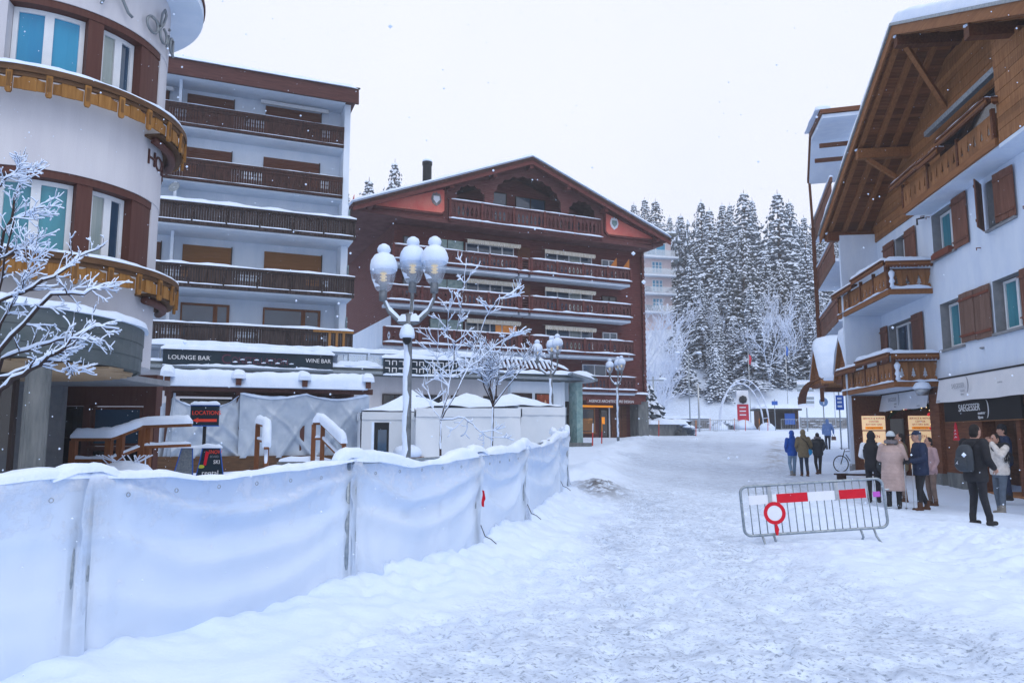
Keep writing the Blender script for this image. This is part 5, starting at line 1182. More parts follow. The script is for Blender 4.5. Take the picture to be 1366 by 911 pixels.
for i in range(len(FP) - 1):
    (ax, ay), (bx_, by) = FP[i], FP[i + 1]; L_ = math.hypot(bx_ - ax, by - ay); dx, dy = (bx_ - ax) / L_, (by - ay) / L_; nx_, ny_ = dy, -dx
    nc = int(L_ / .045); nr = 44; far = i == 6
    s = np.linspace(-.035 / L_, 1 + .035 / L_, nc)[None, :]; h = np.linspace(0, 1, nr)[:, None]
    px = ax + dx * L_ * s; py = ay + dy * L_ * s
    zt = FZ[i] * (1 - s) + FZ[i + 1] * s - (.05 + .03 * (i % 3)) * 4 * s * (1 - s) * (.8 if i > 1 else .8) + .02 * fbm(s * L_ * 2 + i * 9, 0 * s + i, 0, 3)
    zb = terrain(px, py) - .12
    z = zb + (zt - zb) * h
    # drapery: swags hung from the posts, slanting creases, slow billow
    sag = [.02, .25, .55, .55, .45, .3, .2][i]; out = .045 * fbm(s * L_ * .8 + 3 * i, h * 1.1, i * 7., 3) * (1 + 0 * h)
    for k in range(4):
        d0 = .04 + k * .24; curve = 1 - d0 - sag * (.5 + .28 * k) * 4 * s * (1 - s) * (.8 + .2 * np.sin(k * 2.1 + i)) + .05 * fbm(s * 3 + k * 5, i * 3. + 0 * s, 0, 2)
        q = (h - curve) / np.where(h > curve, .022 + .01 * k, .07 + .02 * k); out = out + (.115 - .016 * k) * np.exp(-np.clip(q, -9, 9) ** 2) * (.35 + .65 * np.clip(4 * s * (1 - s), 0, 1)) * (1 if sag > .1 else .25)
    for sg_, e0 in ((1, 0), (-1, 1)):      # pinched vertical gathers by each post
        ds = np.abs(s - e0) * L_; out = out + .035 * np.exp(-(ds / .07) ** 4) + .034 * np.cos(ds * 24 + h * 4) * np.exp(-ds / .28) * (.4 + .6 * h)
    out = out + .012 * np.sin((s * L_ * 5.2 + h * 1.6 + i)) * (1 - h) ** 1.5 + .012 * fbm(s * L_ * 5, h * 4, 2. + i, 3) + .05 * (1 - h) ** 2
    X_ = px + nx_ * out; Y_ = py + ny_ * out
    P_ = [[(float(X_[r, c]), float(Y_[r, c]), float(z[r, c])) for c in range(nc)] for r in range(nr)]
    cl = MB().grid(P_).build('cloth', 'scrim', fence, smooth=True)
    dse = np.minimum(np.abs(s * L_ - .03), np.abs(L_ - s * L_ - .03)) + 0 * h
    wet = np.exp(-(dse / .075) ** 4) * (.75 + .5 * fbm(h * 9, s * 3 + i, 0, 3)) * (.35 + .65 * sstep(0, .25, 1.02 - h))
    dust = np.clip(h, 0, 1) ** 3 * .75 + .25 * (1 - h) ** 4
    ca = cl.data.color_attributes.new('wet', 'FLOAT_COLOR', 'POINT'); ca.data.foreach_set('color', np.stack([np.clip(wet, 0, 1), dust + 0 * s, 0 * dse, 1 + 0 * dse], -1).astype(np.float32).ravel())
    # back fall of the cloth over the rail
    bk = [[(float(px[0, c] - nx_ * .05), float(py[0, c] - ny_ * .05), float(z[-1, c] - .5 * e)) for c in range(0, nc, 2)] for e in (1, .0)]
    MB().grid(bk).build('cloth', 'scrim', fence, smooth=True)
    sn = MB(); pth = [(float(px[0, c]), float(py[0, c]), float(z[-1, c]) - .02) for c in range(0, nc, 3)]
    sn.cap(pth, (.15 if i < 2 else .16), (.06 if i < 2 else .09), seed=500 + i, step=.06, lump=.6, n=9); sn.build('snow', 'snow_fluffy', fence, smooth=True)
for i in (0, 1, 2, 3):
    (ax, ay), (bx_, by) = FP[i], FP[i + 1]; L_ = math.hypot(bx_ - ax, by - ay); nx_, ny_ = (by - ay) / L_, -(bx_ - ax) / L_
    for q in np.arange(.3, L_ - .2, .42):
        f = q / L_; x, y = ax + (bx_ - ax) * f + nx_ * .075, ay + (by - ay) * f + ny_ * .075; z = FZ[i] * (1 - f) + FZ[i + 1] * f - .16
        MB().tube([(x + .5 * .03 * math.cos(a) * (bx_ - ax) / L_, y + .5 * .03 * math.cos(a) * (by - ay) / L_, z + .5 * .03 * math.sin(a)) for a in np.linspace(0, 2 * math.pi, 13)], .004, 5, caps=False).build('eyelet', 'steel', fence)
for i in range(len(FP)):
    x, y = FP[i]; z1 = FZ[i]
    a_ = FP[max(i - 1, 0)]; b_ = FP[min(i + 1, len(FP) - 1)]; d_ = Vector((b_[0] - a_[0], b_[1] - a_[1], 0)).normalized()
    for e in (-.055, .055): po = MB(); po.tube([(x + d_.x * e, y + d_.y * e, terrain(x, y) - .1), (x + d_.x * e, y + d_.y * e, z1 - .03)], .026, 10); po.build('post', 'galv', fence, smooth=True)
    a_ = FP[max(i - 1, 0)]; b_ = FP[min(i + 1, len(FP) - 1)]; d_ = Vector((b_[0] - a_[0], b_[1] - a_[1], 0)).normalized() * .26
    sn = MB(); sn.cap([(x - d_.x, y - d_.y, z1 - .04), (x - d_.x * .4, y - d_.y * .4, z1 + .015), (x + d_.x * .3, y + d_.y * .3, z1 + .02), (x + d_.x, y + d_.y, z1 - .04)], .15, .10, seed=i + 530, step=.05, lump=.5, n=9); sn.build('snow', 'snow_fluffy', fence, smooth=True)
for i in (3, 4, 5):
    x, y = FP[i]; z = float(relief(np.array([x]), np.array([y]))[0]); MB().tube([(x + .06, y - .06, z + .25), (x + .12, y - .14, z + .12), (x + .20, y - .20, z + .09), (x + .27, y - .2, z + .03)], .006, 5).build('tie_wire', 'iron', fence)
for i in (2, 3, 4):
    (ax, ay), (bx_, by) = FP[i], FP[i + 1]; MB().tube([(ax, ay, FZ[i] - .04), (bx_, by, FZ[i + 1] - .04)], .02, 6).build('top_rail', 'galv', fence)
x, y = FP[3]; rb = MB(); rb.grid([[(x + .075 + .008 * math.sin(k), y - .075, .96 - k * .035), (x + .105 + .006 * k * (k < 4), y - .09 - .01 * (k % 2), .95 - k * .035)] for k in range(7)]); rb.build('ribbon', 'red', fence, label='small red ribbon tied to the third post')

# ------------------------------------------------------------------ crowd barrier with red and white boards
cb = thing('crowd_barrier', 'galvanised crowd barrier with red and white boards and round sign', 'barrier', (4.56, 11.62, 0), 2)
cb.rotation_euler = (R(-3), R(-3.4), R(1.5)); cb.location.z = .25
Wb, Hb, r_ = 1.09, .72, .10
path = []
for cx, cz, a0 in ((Wb - r_, Hb - r_, 90), (Wb - r_, r_, 0), (-Wb + r_, r_, -90), (-Wb + r_, Hb - r_, -180)):
    for k in range(7): a = R(a0 - 15 * k); path.append((cx + r_ * math.cos(a), 0, cz + r_ * math.sin(a)))
path.append(path[0])
MB().tube(path, .021, 10, caps=False).build('frame', 'galv', cb, smooth=True)
for k in range(18):
    x = -Wb + .125 + k * (2 * Wb - .25) / 17; MB().tube([(x, 0, .012), (x, 0, Hb - .012)], .0085, 6).build('upright', 'galv', cb, smooth=True)
for k, (x0, x1, mm) in enumerate(((-.98, -.56, 'sign_white'), (-.555, -.09, 'red'), (-.085, .35, 'sign_white'), (.355, .80, 'red'))): bx('board', mm, cb, x0, x1, -.032, -.014, .45 , .585)
for x in (-.66, .36): bx('clamp', 'steel', cb, x - .03, x + .03, -.040, .016, .44, .70)
rs = MB(); N = 40
ring_ = [[((-.62 + q * math.cos(2 * math.pi * k / N)), yy, .31 + q * math.sin(2 * math.pi * k / N)) for k in range(N + 1)] for q, yy in ((.165, -.042), (.165, -.05), (.112, -.05), (.112, -.042))]
rs.grid(ring_); rs.build('sign_ring', 'red', cb)
MB().prism([(.118 * math.cos(2 * math.pi * k / 32), .118 * math.sin(2 * math.pi * k / 32)) for k in range(32)], (-.62, -.040, .31), (1, 0, 0), (0, 0, 1), (0, -.006, 0)).build('sign_disc', 'sign_white', cb)
MB().prism([(-.012, 0), (.012, 0), (.035, -.08), (.025, -.10), (.012, -.16), (-.012, -.16), (-.03, -.10), (-.03, -.06)], (-.62, -.045, .15), (1, 0, 0), (0, 0, 1), (0, -.02, 0)).build('tassel', 'red', cb)
for x, dx in ((-.83, .0), (-.66, .0), (.66, 0), (.86, 0)): MB().tube([(x, 0, .01), (x + .02, -.02, -.12), (x + .03 + dx, -.18 if abs(x) > .7 else .16, -.26)], .017, 8).build('leg', 'galv', cb, smooth=True)
for z in (.28, .55): MB().tube([(Wb, 0, z), (Wb + .09, 0, z)], .014, 6).build('hook', 'galv', cb)
bx('sticker', 'magenta', cb, .92, 1.03, -.012, -.004, .45, .53)

# ------------------------------------------------------------------ street lamps, three arms each
def street_lamp(loc, rz, lab, arms=((-.48, 0, -.22), (.02, .30, .0), (.46, .05, -.06)), fine=True):
    lp = thing('street_lamp', lab, 'street lamp', loc, rz, group='three-armed street lamps')
    MB().tube([(0, 0, -.1), (0, 0, .6), (0, 0, 3.3), (0, 0, 3.75)], [.088, .082, .072, .062], 14).build('pole', 'lamp_grey', lp, smooth=True)
    sn = MB(); rr_ = random.Random(3); P_ = []
    for a in range(26):
        z = .4 + a * .12; P_.append([(.084 * math.cos(c + .2 * math.sin(a)) * (1.0 + .1 * rr_.random()), .084 * math.sin(c + .2 * math.sin(a)) * (1.0 + .1 * rr_.random()), z) for c in np.linspace(-2.9 + .5 * rr_.random(), -1.5 + .45 * rr_.random(), 6)])
    sn.grid(P_); sn.build('rime', 'snow_fluffy', lp, smooth=True)
    for i, (ax, ay, dz) in enumerate(arms):
        g = Vector((ax, ay, 4.40 + dz))
        pts = [Vector((0, 0, 3.55)), Vector((ax * .35, ay * .35, 3.60)), Vector((ax * .75, ay * .75, 3.78)), Vector((ax * .97, ay * .97, 4.02)), Vector((ax, ay, 4.2 + dz * .5)), g]
        ar = MB(); ar.tube(pts, [.055, .045, .038, .034, .032, .034], 10); ar = ar.build('arm', 'lamp_grey', lp, smooth=True)
        MB().lathe([(.035, -.20), (.075, -.18), (.075, .0), (.06, .02)], 12, g).build('socket', 'lamp_grey', ar, smooth=True)
        gl = MB(); gl.lathe([(.115, .0), (.15, .05), (.205, .22), (.235, .38), (.235, .47), (.20, .55)], 20, g); ac = gl.build('globe', 'acrylic', ar, smooth=True)
        lm = MB(); lm.lathe([(.06, .02), (.07, .06), (.07, .16), (.05, .17)], 12, g); lm.build('lamp_base', 'lamp_grey', ar, smooth=True)
        lm = MB(); lm.lathe([(.03, .17), (.035, .18), (.035, .30), (.03, .32)], 10, g)
        lm.build('lamp', 'lamp_brass', ar, smooth=True)
        for zz in (.20, .26, .32): MB().lathe([(.03, zz), (.066, zz + .005), (.066, zz + .018), (.03, zz + .022)], 14, g).build('reflector_ring', 'lamp_brass', ar, smooth=True)
        s_ = MB(); s_.lathe([(.20, .36), (.245, .40), (.255, .48), (.235, .58), (.18, .67), (.11, .71), (.09, .725), (.115, .75), (.125, .80), (.10, .86), (.04, .90), (.005, .905)], 18, g, jit=.035, seed=i + 5); s_.build('snow', 'snow', ar, smooth=True)
        s_ = MB(); P_ = []
        for k in range(9):     # snow stuck to one side of the glass
            z = .06 + k * .04; P_.append([(g[0] + np.interp(z, [0, .05, .22, .38], [.118, .153, .208, .238]) * math.cos(c) * 1.03, g[1] + np.interp(z, [0, .05, .22, .38], [.118, .153, .208, .238]) * math.sin(c) * 1.03, g[2] + z) for c in np.linspace(R(-100 - 14 * k * (.6 + .4 * ((i * 7 + k) % 3))), R(-150 - 3 * k), 7)])
        s_.grid(P_); s_.build('snow', 'snow_fluffy', ar, smooth=True)
        s_ = MB(); s_.cap([p_ + Vector((0, 0, .035)) for p_ in pts[:4]], .07, .07 * (1 if i != 1 else .4), seed=i + 40, step=.06, lump=.4); s_.build('snow', 'snow', ar, smooth=True)
    s_ = MB(); s_.cap([(-.2, 0, 3.60), (.2, 0, 3.60)], .11, .13, seed=44, step=.06, lump=.3); s_.build('snow', 'snow', lp, smooth=True)
    return lp
lamp_z = 4.4 + .9
def lz(x, y): return float(terrain(x, y))
lx = (543 - 683) / 1013 * 13.95
L1 = street_lamp((-1.90, 13.8, lz(-1.9, 13.8)), 0, 'tall three-armed street lamp with snow capped globes behind the cloth fence')
L1.scale = (1, 1, .985)
cc = thing('camera_box', 'small snow capped camera housing on the nearest lamp post', 'camera', (-1.90, 13.72, lz(-1.9, 13.8) + 3.12))
MB().tube([(0, .08, .1), (0, -.05, .1)], .03, 8).build('bracket', 'lamp_grey', cc); MB().lathe([(.03, -.02), (.075, .03), (.085, .10), (.08, .16)], 14, (0, -.1, 0)).build('housing', 'iron', cc, smooth=True); MB().lathe([(.13, .10), (.14, .16), (.12, .26), (.06, .34), (.01, .36)], 14, (0, -.09, 0), jit=.05).build('snow', 'snow', cc, smooth=True)
L2 = street_lamp((1.78, 34.7, lz(1.78, 34.7)), 0, 'street lamp with three snowy globes in front of the cinema front', arms=((-.62, 0, -.12), (.06, .3, .1), (.30, -.2, .12)))
L3 = street_lamp((6.48, 46.7, lz(6.48, 46.7)), 0, 'farthest street lamp standing before the timber corner shop', arms=((-.45, 0, -.1), (.1, .3, .05), (.25, -.2, .05)))
# ------------------------------------------------------------------ terrace pergola with sheeting
pg = thing('pergola', 'brown timber pergola with rolled snow on its beams and plastic sheeting', 'pergola', (-10.6, 23.6, 0), 22.4)
bx('deck', 'larch_rail', pg, -.6, 6.4, -.3, 4, .55, 1.06)
for x in (-.05, 2.0, 4.0, 6.0):
    for y in (0, 3.4): bx('post', 'hotel_brown', pg, x - .07, x + .07, y - .07, y + .07, 1.06, 3.08)
for y in (0, 3.4): bx('beam', 'hotel_brown', pg, -.3, 6.3, y - .07, y + .07, 3.08, 3.26)
for i, x in enumerate((-.1, 1.95, 3.98, 6.05)):
    b_ = bx('rafter', 'hotel_brown', pg, x - .08, x + .08, -.55, 3.8, 3.27, 3.48)
    s_ = MB(); s_.cap([(x, -.6, 3.481), (x, 3.6, 3.481)], .44, .34, seed=600 + i, step=.15, lump=.2, n=9); s_.build('snow', 'snow', b_, smooth=True)
for i, (a, b) in enumerate(((-.1, 2.0), (2.0, 4.0), (4.0, 6.05))):
    s_ = MB(); s_.cap([(a, -.12, 3.22), (b, -.12, 3.22)], .74, .52, seed=610 + i, step=.12, lump=.18, n=10); s_.build('snow', 'snow', pg, smooth=True)
bx('bar_front', 'glass_dark', pg, .2, 6, 3.3, 3.36, 1.1, 3.0); bx('roof_sheet', 'tarp', pg, -.2, 6.2, .3, 3.6, 3.30, 3.33)
def sheet(name, x0, x1, ztf, zb, seed, y0=-.12, k=1., mt='tarp', parent=pg, nr=36, step=.05):
    nc = int((x1 - x0) / step); s = np.linspace(0, 1, nc)[None, :]; h = np.linspace(0, 1, nr)[:, None]
    xx = x0 + (x1 - x0) * s + 0 * h; zt = np.array([[ztf(float(v)) for v in (x0 + (x1 - x0) * s)[0]]]); z = zt - (zt - zb) * h
    Lx = (x1 - x0) * s
    o = .12 * fbm(Lx * 1.0 + seed, h * 1.3, seed * 1., 3)
    for q in range(7):      # long slanting tension folds
        c0 = (x1 - x0) * (q / 6.5); sl = (1.4 if q % 2 else -.9) * (1 + .3 * math.sin(q * 3.3)); d = (Lx - c0 - sl * h * 1.2 - .12 * fbm(h * 2 + q, 0 * h + seed, 0, 2)) / (.06 + .05 * h)
        o = o + .12 * np.exp(-np.clip(d, -8, 8) ** 2) * (.3 + h)
    o = o + .03 * np.sin(Lx * 9 + 2 * h + seed) * h ** .7 * (.5 + .5 * np.sin(Lx * 1.7 + seed)) + .03 * fbm(Lx * 5, h * 4, seed, 3)
    P_ = [[(float(xx[r, c]), float(y0 - k * o[r, c]), float(z[r, c])) for c in range(nc)] for r in range(nr)]
    ob = MB().grid(P_).build(name, mt, parent, smooth=True)
    s_ = MB(); s_.cap([P_[0][c] for c in range(0, nc, 2)], .10, .06, seed=seed + 70, step=.08, lump=.8); s_.build('snow', 'snow', ob, smooth=True)
    return ob
sheet('sheeting', .1, 2.05, lambda x: 2.95 - .42 * math.sin(math.pi * min(1, x / 2.0)) ** .8, 1.0, 1)
sheet('sheeting', 2.03, 6.15, lambda x: 3.02 - .16 * abs(math.sin(math.pi * (x - 2) / 2.05)), 1.0, 2, y0=-.16)
# the end sheet, gathered round the left post
P_ = []
for r_ in range(26):
    h = r_ / 25; row = []
    for c in range(30):
        a = c / 29; x = .15 - a * (.75 + .35 * h); y = -.15 - .08 * math.sin(a * 16 + h * 2) * (.4 + h) + .9 * a
        row.append((x, y, 2.95 - .25 * math.sin(math.pi * a) - (1.95 - .1 * a) * h))
    P_.append(row)
MB().grid(P_).build('sheeting', 'tarp', pg, smooth=True)
P_ = [[(.12 + .10 * math.sin(c * .9) * (.3 + r_ / 20) - .12 * r_ / 20, -.2 - .07 * math.cos(c * 1.3) * (.3 + r_ / 20), 3.0 - 1.98 * r_ / 20) for c in range(12)] for r_ in range(21)]
MB().grid(P_).build('sheeting', 'tarp', pg, smooth=True)
s_ = MB()
for k in range(60):         # snow dusting stuck on the sheet
    pass
# steps and handrails up to the terrace
def hrail(root_loc, rz, lab, pts, posts, seed, w=.12, hsn=.15, mid=True):
    t_ = thing('handrail', lab, 'railing', root_loc, rz)
    for a, b in zip(pts[:-1], pts[1:]): MB().bar(a, b, .12, .06).build('top_rail', 'wood_frame', t_)
    if mid:
        for a, b in zip(pts[:-1], pts[1:]): MB().bar(Vector(a) - Vector((0, 0, .42)), Vector(b) - Vector((0, 0, .42)), .08, .06).build('mid_rail', 'wood_frame', t_); q = MB(); q.cap([Vector(a) - Vector((0, 0, .39)), Vector(b) - Vector((0, 0, .39))], .09, .07, seed=seed + 3, step=.1, lump=.6); q.build('snow', 'snow', t_, smooth=True)
    for x, y, z0, z1 in posts: bx('post', 'wood_frame', t_, x - .06, x + .06, y - .06, y + .06, z0, z1)
    s_ = MB(); s_.cap([Vector(p_) + Vector((0, 0, .031)) for p_ in pts], .24, hsn, seed=seed, step=.08, lump=.3, n=9); s_.build('snow', 'snow', t_, smooth=True)
    return t_
hrail((-6.85, 20.6, 0), 12, 'left stair handrail thick with snow before the sheeting', [(0, 0, 2.0), (.28, -.45, 1.93), (.33, -.9, 1.35)], [(0, 0, .6, 1.98), (.3, -.5, .5, 1.9)], 620, hsn=.24)
hrail((-5.55, 21.4, 0), 12, 'right stair handrail sloping down from the terrace', [(0, 0, 2.02), (.25, -.1, 2.02), (.85, -1.2, 1.45)], [(0, 0, .6, 2.0), (.25, -.1, .6, 2.0), (.85, -1.2, .4, 1.42)], 630, hsn=.24)
hrail((-8.95, 15.6, 0), 0, 'snow covered terrace handrail beside the hotel entrance', [(0, 0, 1.60), (.78, 0, 1.60), (1.25, .35, 1.86), (2.2, .5, 1.90)], [(.03, 0, .3, 1.58), (.75, 0, .3, 1.58), (.93, .1, .3, 1.7), (1.25, .35, .3, 1.84), (1.35, .4, .3, 1.84)], 640, hsn=.17)
st = MB()
for k in range(4): st.box(-6.6, -5.0, 20.2 + k * .4, 22.6, .3 + k * .18, .48 + k * .18)
stp = thing('terrace_steps', 'snow buried steps between the two stair handrails', 'steps')
for k in range(4):
    q = bx('step', 'concrete', stp, -6.55, -5.05, 20.2 + k * .4, 20.62 + k * .4, .2, .42 + k * .18); s_ = MB(); s_.cap([(-6.5, 20.4 + k * .4, .43 + k * .18), (-5.1, 20.4 + k * .4, .43 + k * .18)], .5, .14, seed=650 + k, lump=.2); s_.build('snow', 'snow', q, smooth=True)
# planter and lumps by the hotel terrace
pl = thing('planter', 'snow filled wooden planter below the terrace handrail', 'planter', (-7.6, 15.1, .3)); bx('box', 'larch_rail', pl, -.6, .6, -.2, .2, 0, .55)
s_ = MB(); s_.lathe([(.62, 0), (.58, .12), (.4, .26), (.1, .34)], 14, (0, 0, .55), jit=.12, sy=.5); s_.build('snow', 'snow_fluffy', pl, smooth=True)
for k in range(16):
    a = rr.uniform(0, 6.28); MB().tube([(rr.uniform(-.4, .4), 0, .7), (rr.uniform(-.55, .55), rr.uniform(-.1, .1), 1.0)], .012, 4).build('stalk', 'frost', pl)
# rental boards
rb_ = thing('rental_sign', 'small dark sign with red word and arrow above the boards', 'sign', (-7.48, 18.6, .14), 6); rb_.scale = (1.12, 1, 1.12)
bx('pole', 'iron', rb_, -.03, .03, -.03, .03, .4, 1.62); bx('board', 'sign_dark', rb_, -.3, .3, -.05, -.02, 1.60, 2.02)
for a in ((-.31, .31, 2.02, 2.04), (-.31, .31, 1.58, 1.60)): bx('edge', 'blue_sign', rb_, a[0], a[1], -.055, -.015, a[2], a[3])
text('lettering', 'LOCATIONS', 'sign_red', rb_, .125, (-.265, -.06, 1.83), sx=.87); MB().prism([(-.25, 0), (-.13, .055), (-.13, .03), (.26, .03), (.26, -.03), (-.13, -.03), (-.13, -.055)], (0, -.052, 1.71), (1, 0, 0), (0, 0, 1), (0, -.006, 0)).build('arrow', 'sign_red', rb_)
s_ = MB(); s_.cap([(-.3, -.03, 2.042), (.3, -.03, 2.042)], .14, .07, seed=660, step=.06); s_.build('snow', 'snow', rb_, smooth=True)
sb_ = thing('sandwich_board', 'ski rental sandwich board with lettered dark face and snow on top', 'sign', (-7.5, 18.3, .2), 4); sb_.scale = (.84,) * 3
MB().prism([(-.62, .62), (-.08, .62), (-.12, 1.42), (-.42, 1.42)], (0, -.05, 0), (1, 0, 0), (0, 0, 1), (0, .03, 0)).build('grey_panel', 'galv', sb_)
fr = MB(); fr.prism([(.0, .55), (.78, .55), (.64, 1.42), (.16, 1.42)], (0, -.06, 0), (1, 0, 0), (0, 0, 1), (0, .04, 0)); fr.build('dark_panel', 'sign_dark', sb_)
for a, b in (((.0, .55), (.16, 1.42)), ((.16, 1.42), (.64, 1.42)), ((.64, 1.42), (.78, .55)), ((-.62, .62), (-.42, 1.42)), ((-.42, 1.42), (-.12, 1.42)), ((-.12, 1.42), (-.08, .62))): MB().bar((a[0], -.065, a[1]), (b[0], -.065, b[1]), .02, .025, up=(0, 1, 0)).build('edge', 'blue_sign', sb_)
text('lettering', 'SNOW', 'sign_red', sb_, .15, (.33, -.068, 1.26), sx=.8); text('lettering', 'BOARD', 'galv', sb_, .09, (.37, -.068, 1.15), sx=.8); text('lettering', 'SKI', 'sign_letter', sb_, .15, (.47, -.068, .98), sx=.9); text('lettering', 'rental', 'sign_letter', sb_, .2, (.16, -.068, .66))
MB().prism([(.2, .95), (.27, .93), (.34, 1.3), (.25, 1.34)], (0, -.062, 0), (1, 0, 0), (0, 0, 1), (0, -.008, 0)).build('ski_print', 'red', sb_)
MB().prism([(.14 + .09 * math.cos(a), .90 + .05 * math.sin(a)) for a in np.linspace(0, 6, 14)], (0, -.062, 0), (1, 0, 0), (0, 0, 1), (0, -.006, 0)).build('badge', mat('badge_green', (.45, .5, .05), .5), sb_)
s_ = MB(); s_.cap([(-.5, -.03, 1.42), (.68, -.03, 1.42)], .2, .1, seed=661, step=.08, lump=.5); s_.build('snow', 'snow', sb_, smooth=True)
# menu case beside the lamp
mc = thing('menu_case', 'tall dark menu case standing between sheeting and lamp post', 'display case', (-3.6, 21.0, 0), 8)
bx('case', 'iron', mc, -.18, .22, -.05, .05, .5, 2.05); bx('pane', 'glass', mc, -.08, .16, -.062, -.052, .75, 1.85); bx('edge_snow', 'snow', mc, -.25, -.181, -.04, .04, .5, 2.06)
tb = thing('snowy_table', 'dark wooden table under a cushion of snow beside the menu case', 'table', (-2.85, 21.2, 0), 10)
bx('top', 'wood_frame', tb, -.4, .4, -.3, .3, 1.05, 1.11)
for a in (-.35, .35):
    for b in (-.25, .25): bx('leg', 'wood_frame', tb, a - .04, a + .04, b - .04, b + .04, .4, 1.05)
MB().lathe([(.42, 0), (.42, .15), (.36, .27), (.15, .33)], 14, (0, 0, 1.111), jit=.06).build('snow', 'snow', tb, smooth=True)
# ------------------------------------------------------------------ party tents
def tent(loc, rz, w, d, ze, zp, lab, seed, nwall=True):
    tn = thing('party_tent', lab, 'tent', loc, rz, group='white party tents behind the fence')
    rf = MB(); n = 14; P_ = []
    for side in range(4):
        c = [(-w / 2, -d / 2), (w / 2, -d / 2), (w / 2, d / 2), (-w / 2, d / 2)]; a, b = c[side], c[(side + 1) % 4]
        g = []
        for i in range(n + 1):
            t_ = i / n; g.append([(x * (1 - t_), y * (1 - t_), ze + (zp - ze) * (t_ ** 1.25) - .02 * math.sin(math.pi * t_) ) for x, y in [(a[0] + (b[0] - a[0]) * j / 12, a[1] + (b[1] - a[1]) * j / 12) for j in range(13)]])
        rf.grid(g)
    r_ = rf.build('roof', 'tent', tn, smooth=True)
    s_ = MB()
    for v in rf.v: pass
    sv = [(x * 1.0, y * 1.0, z + .05 + .06 * float(fbm(np.array([x * 1.5 + seed]), np.array([y * 1.5]), 0, 3)[0])) for x, y, z in rf.v]; s_.add(sv, rf.f); s_.build('snow', 'snow', r_, smooth=True)
    for k, (a, b) in enumerate((((-w / 2, -d / 2), (w / 2, -d / 2)), ((w / 2, -d / 2), (w / 2, d / 2)), ((-w / 2, d / 2), (-w / 2, -d / 2)))):
        L_ = math.hypot(b[0] - a[0], b[1] - a[1]); ux, uy = (b[0] - a[0]) / L_, (b[1] - a[1]) / L_; nc, nr = int(L_ / .05), 24; P_ = []
        for r in range(nr):
            h = r / (nr - 1); row = []
            for c in range(nc):
                s = c / (nc - 1); o = .02 + .06 * math.sin(s * L_ * 7 + 2.5 * math.sin(h * 2 + seed + k)) * (.15 + h) * (.5 + .5 * math.sin(s * 5 + seed)) + (.05 * math.exp(-((s - .3 - .25 * h) / .035) ** 2) + .05 * math.exp(-((s - .8 + .2 * h) / .04) ** 2)) * h
                row.append((a[0] + ux * L_ * s + uy * o, a[1] + uy * L_ * s - ux * o, ze - h * ze))
            P_.append(row)
        MB().grid(P_).build('wall', 'tent', tn, smooth=True)
        vl = MB(); vl.grid([[(a[0] + ux * L_ * c / 20 + uy * (.05 + .01 * math.sin(c * 2)), a[1] + uy * L_ * c / 20 - ux * (.05 + .01 * math.sin(c * 2)), ze + .02 - .24 * r) for c in range(21)] for r in range(2)]); vl.build('valance', 'tent', tn, smooth=True)
    for x in (-w / 2 + .03, w / 2 - .03):
        for y in (-d / 2 + .03, d / 2 - .03): MB().tube([(x, y, 0), (x, y, ze)], .02, 6).build('leg', 'galv', tn)
    return tn
tent((-.05, 24.2, .5), 6, 3.0, 3.0, 2.02, 2.5, 'rightmost white party tent next to the second street lamp', 1)
tent((-1.35, 22.6, .45), 6, 2.9, 2.8, 1.98, 2.45, 'middle white party tent behind the young bare trees', 2)
tent((-3.35, 25.4, .4), 14, 3.4, 3.2, 2.0, 2.7, 'leftmost white party tent behind the nearest lamp post', 3)
bw_ = MB()
# rolled back entrance curtain, right tent
P_ = [[(1.62 + .05 * math.sin(c * 1.1), 22.3 + .12 * c / 3 + .04 * math.cos(c * 1.7), 2.35 - 1.9 * r / 12) for c in range(10)] for r in range(13)]
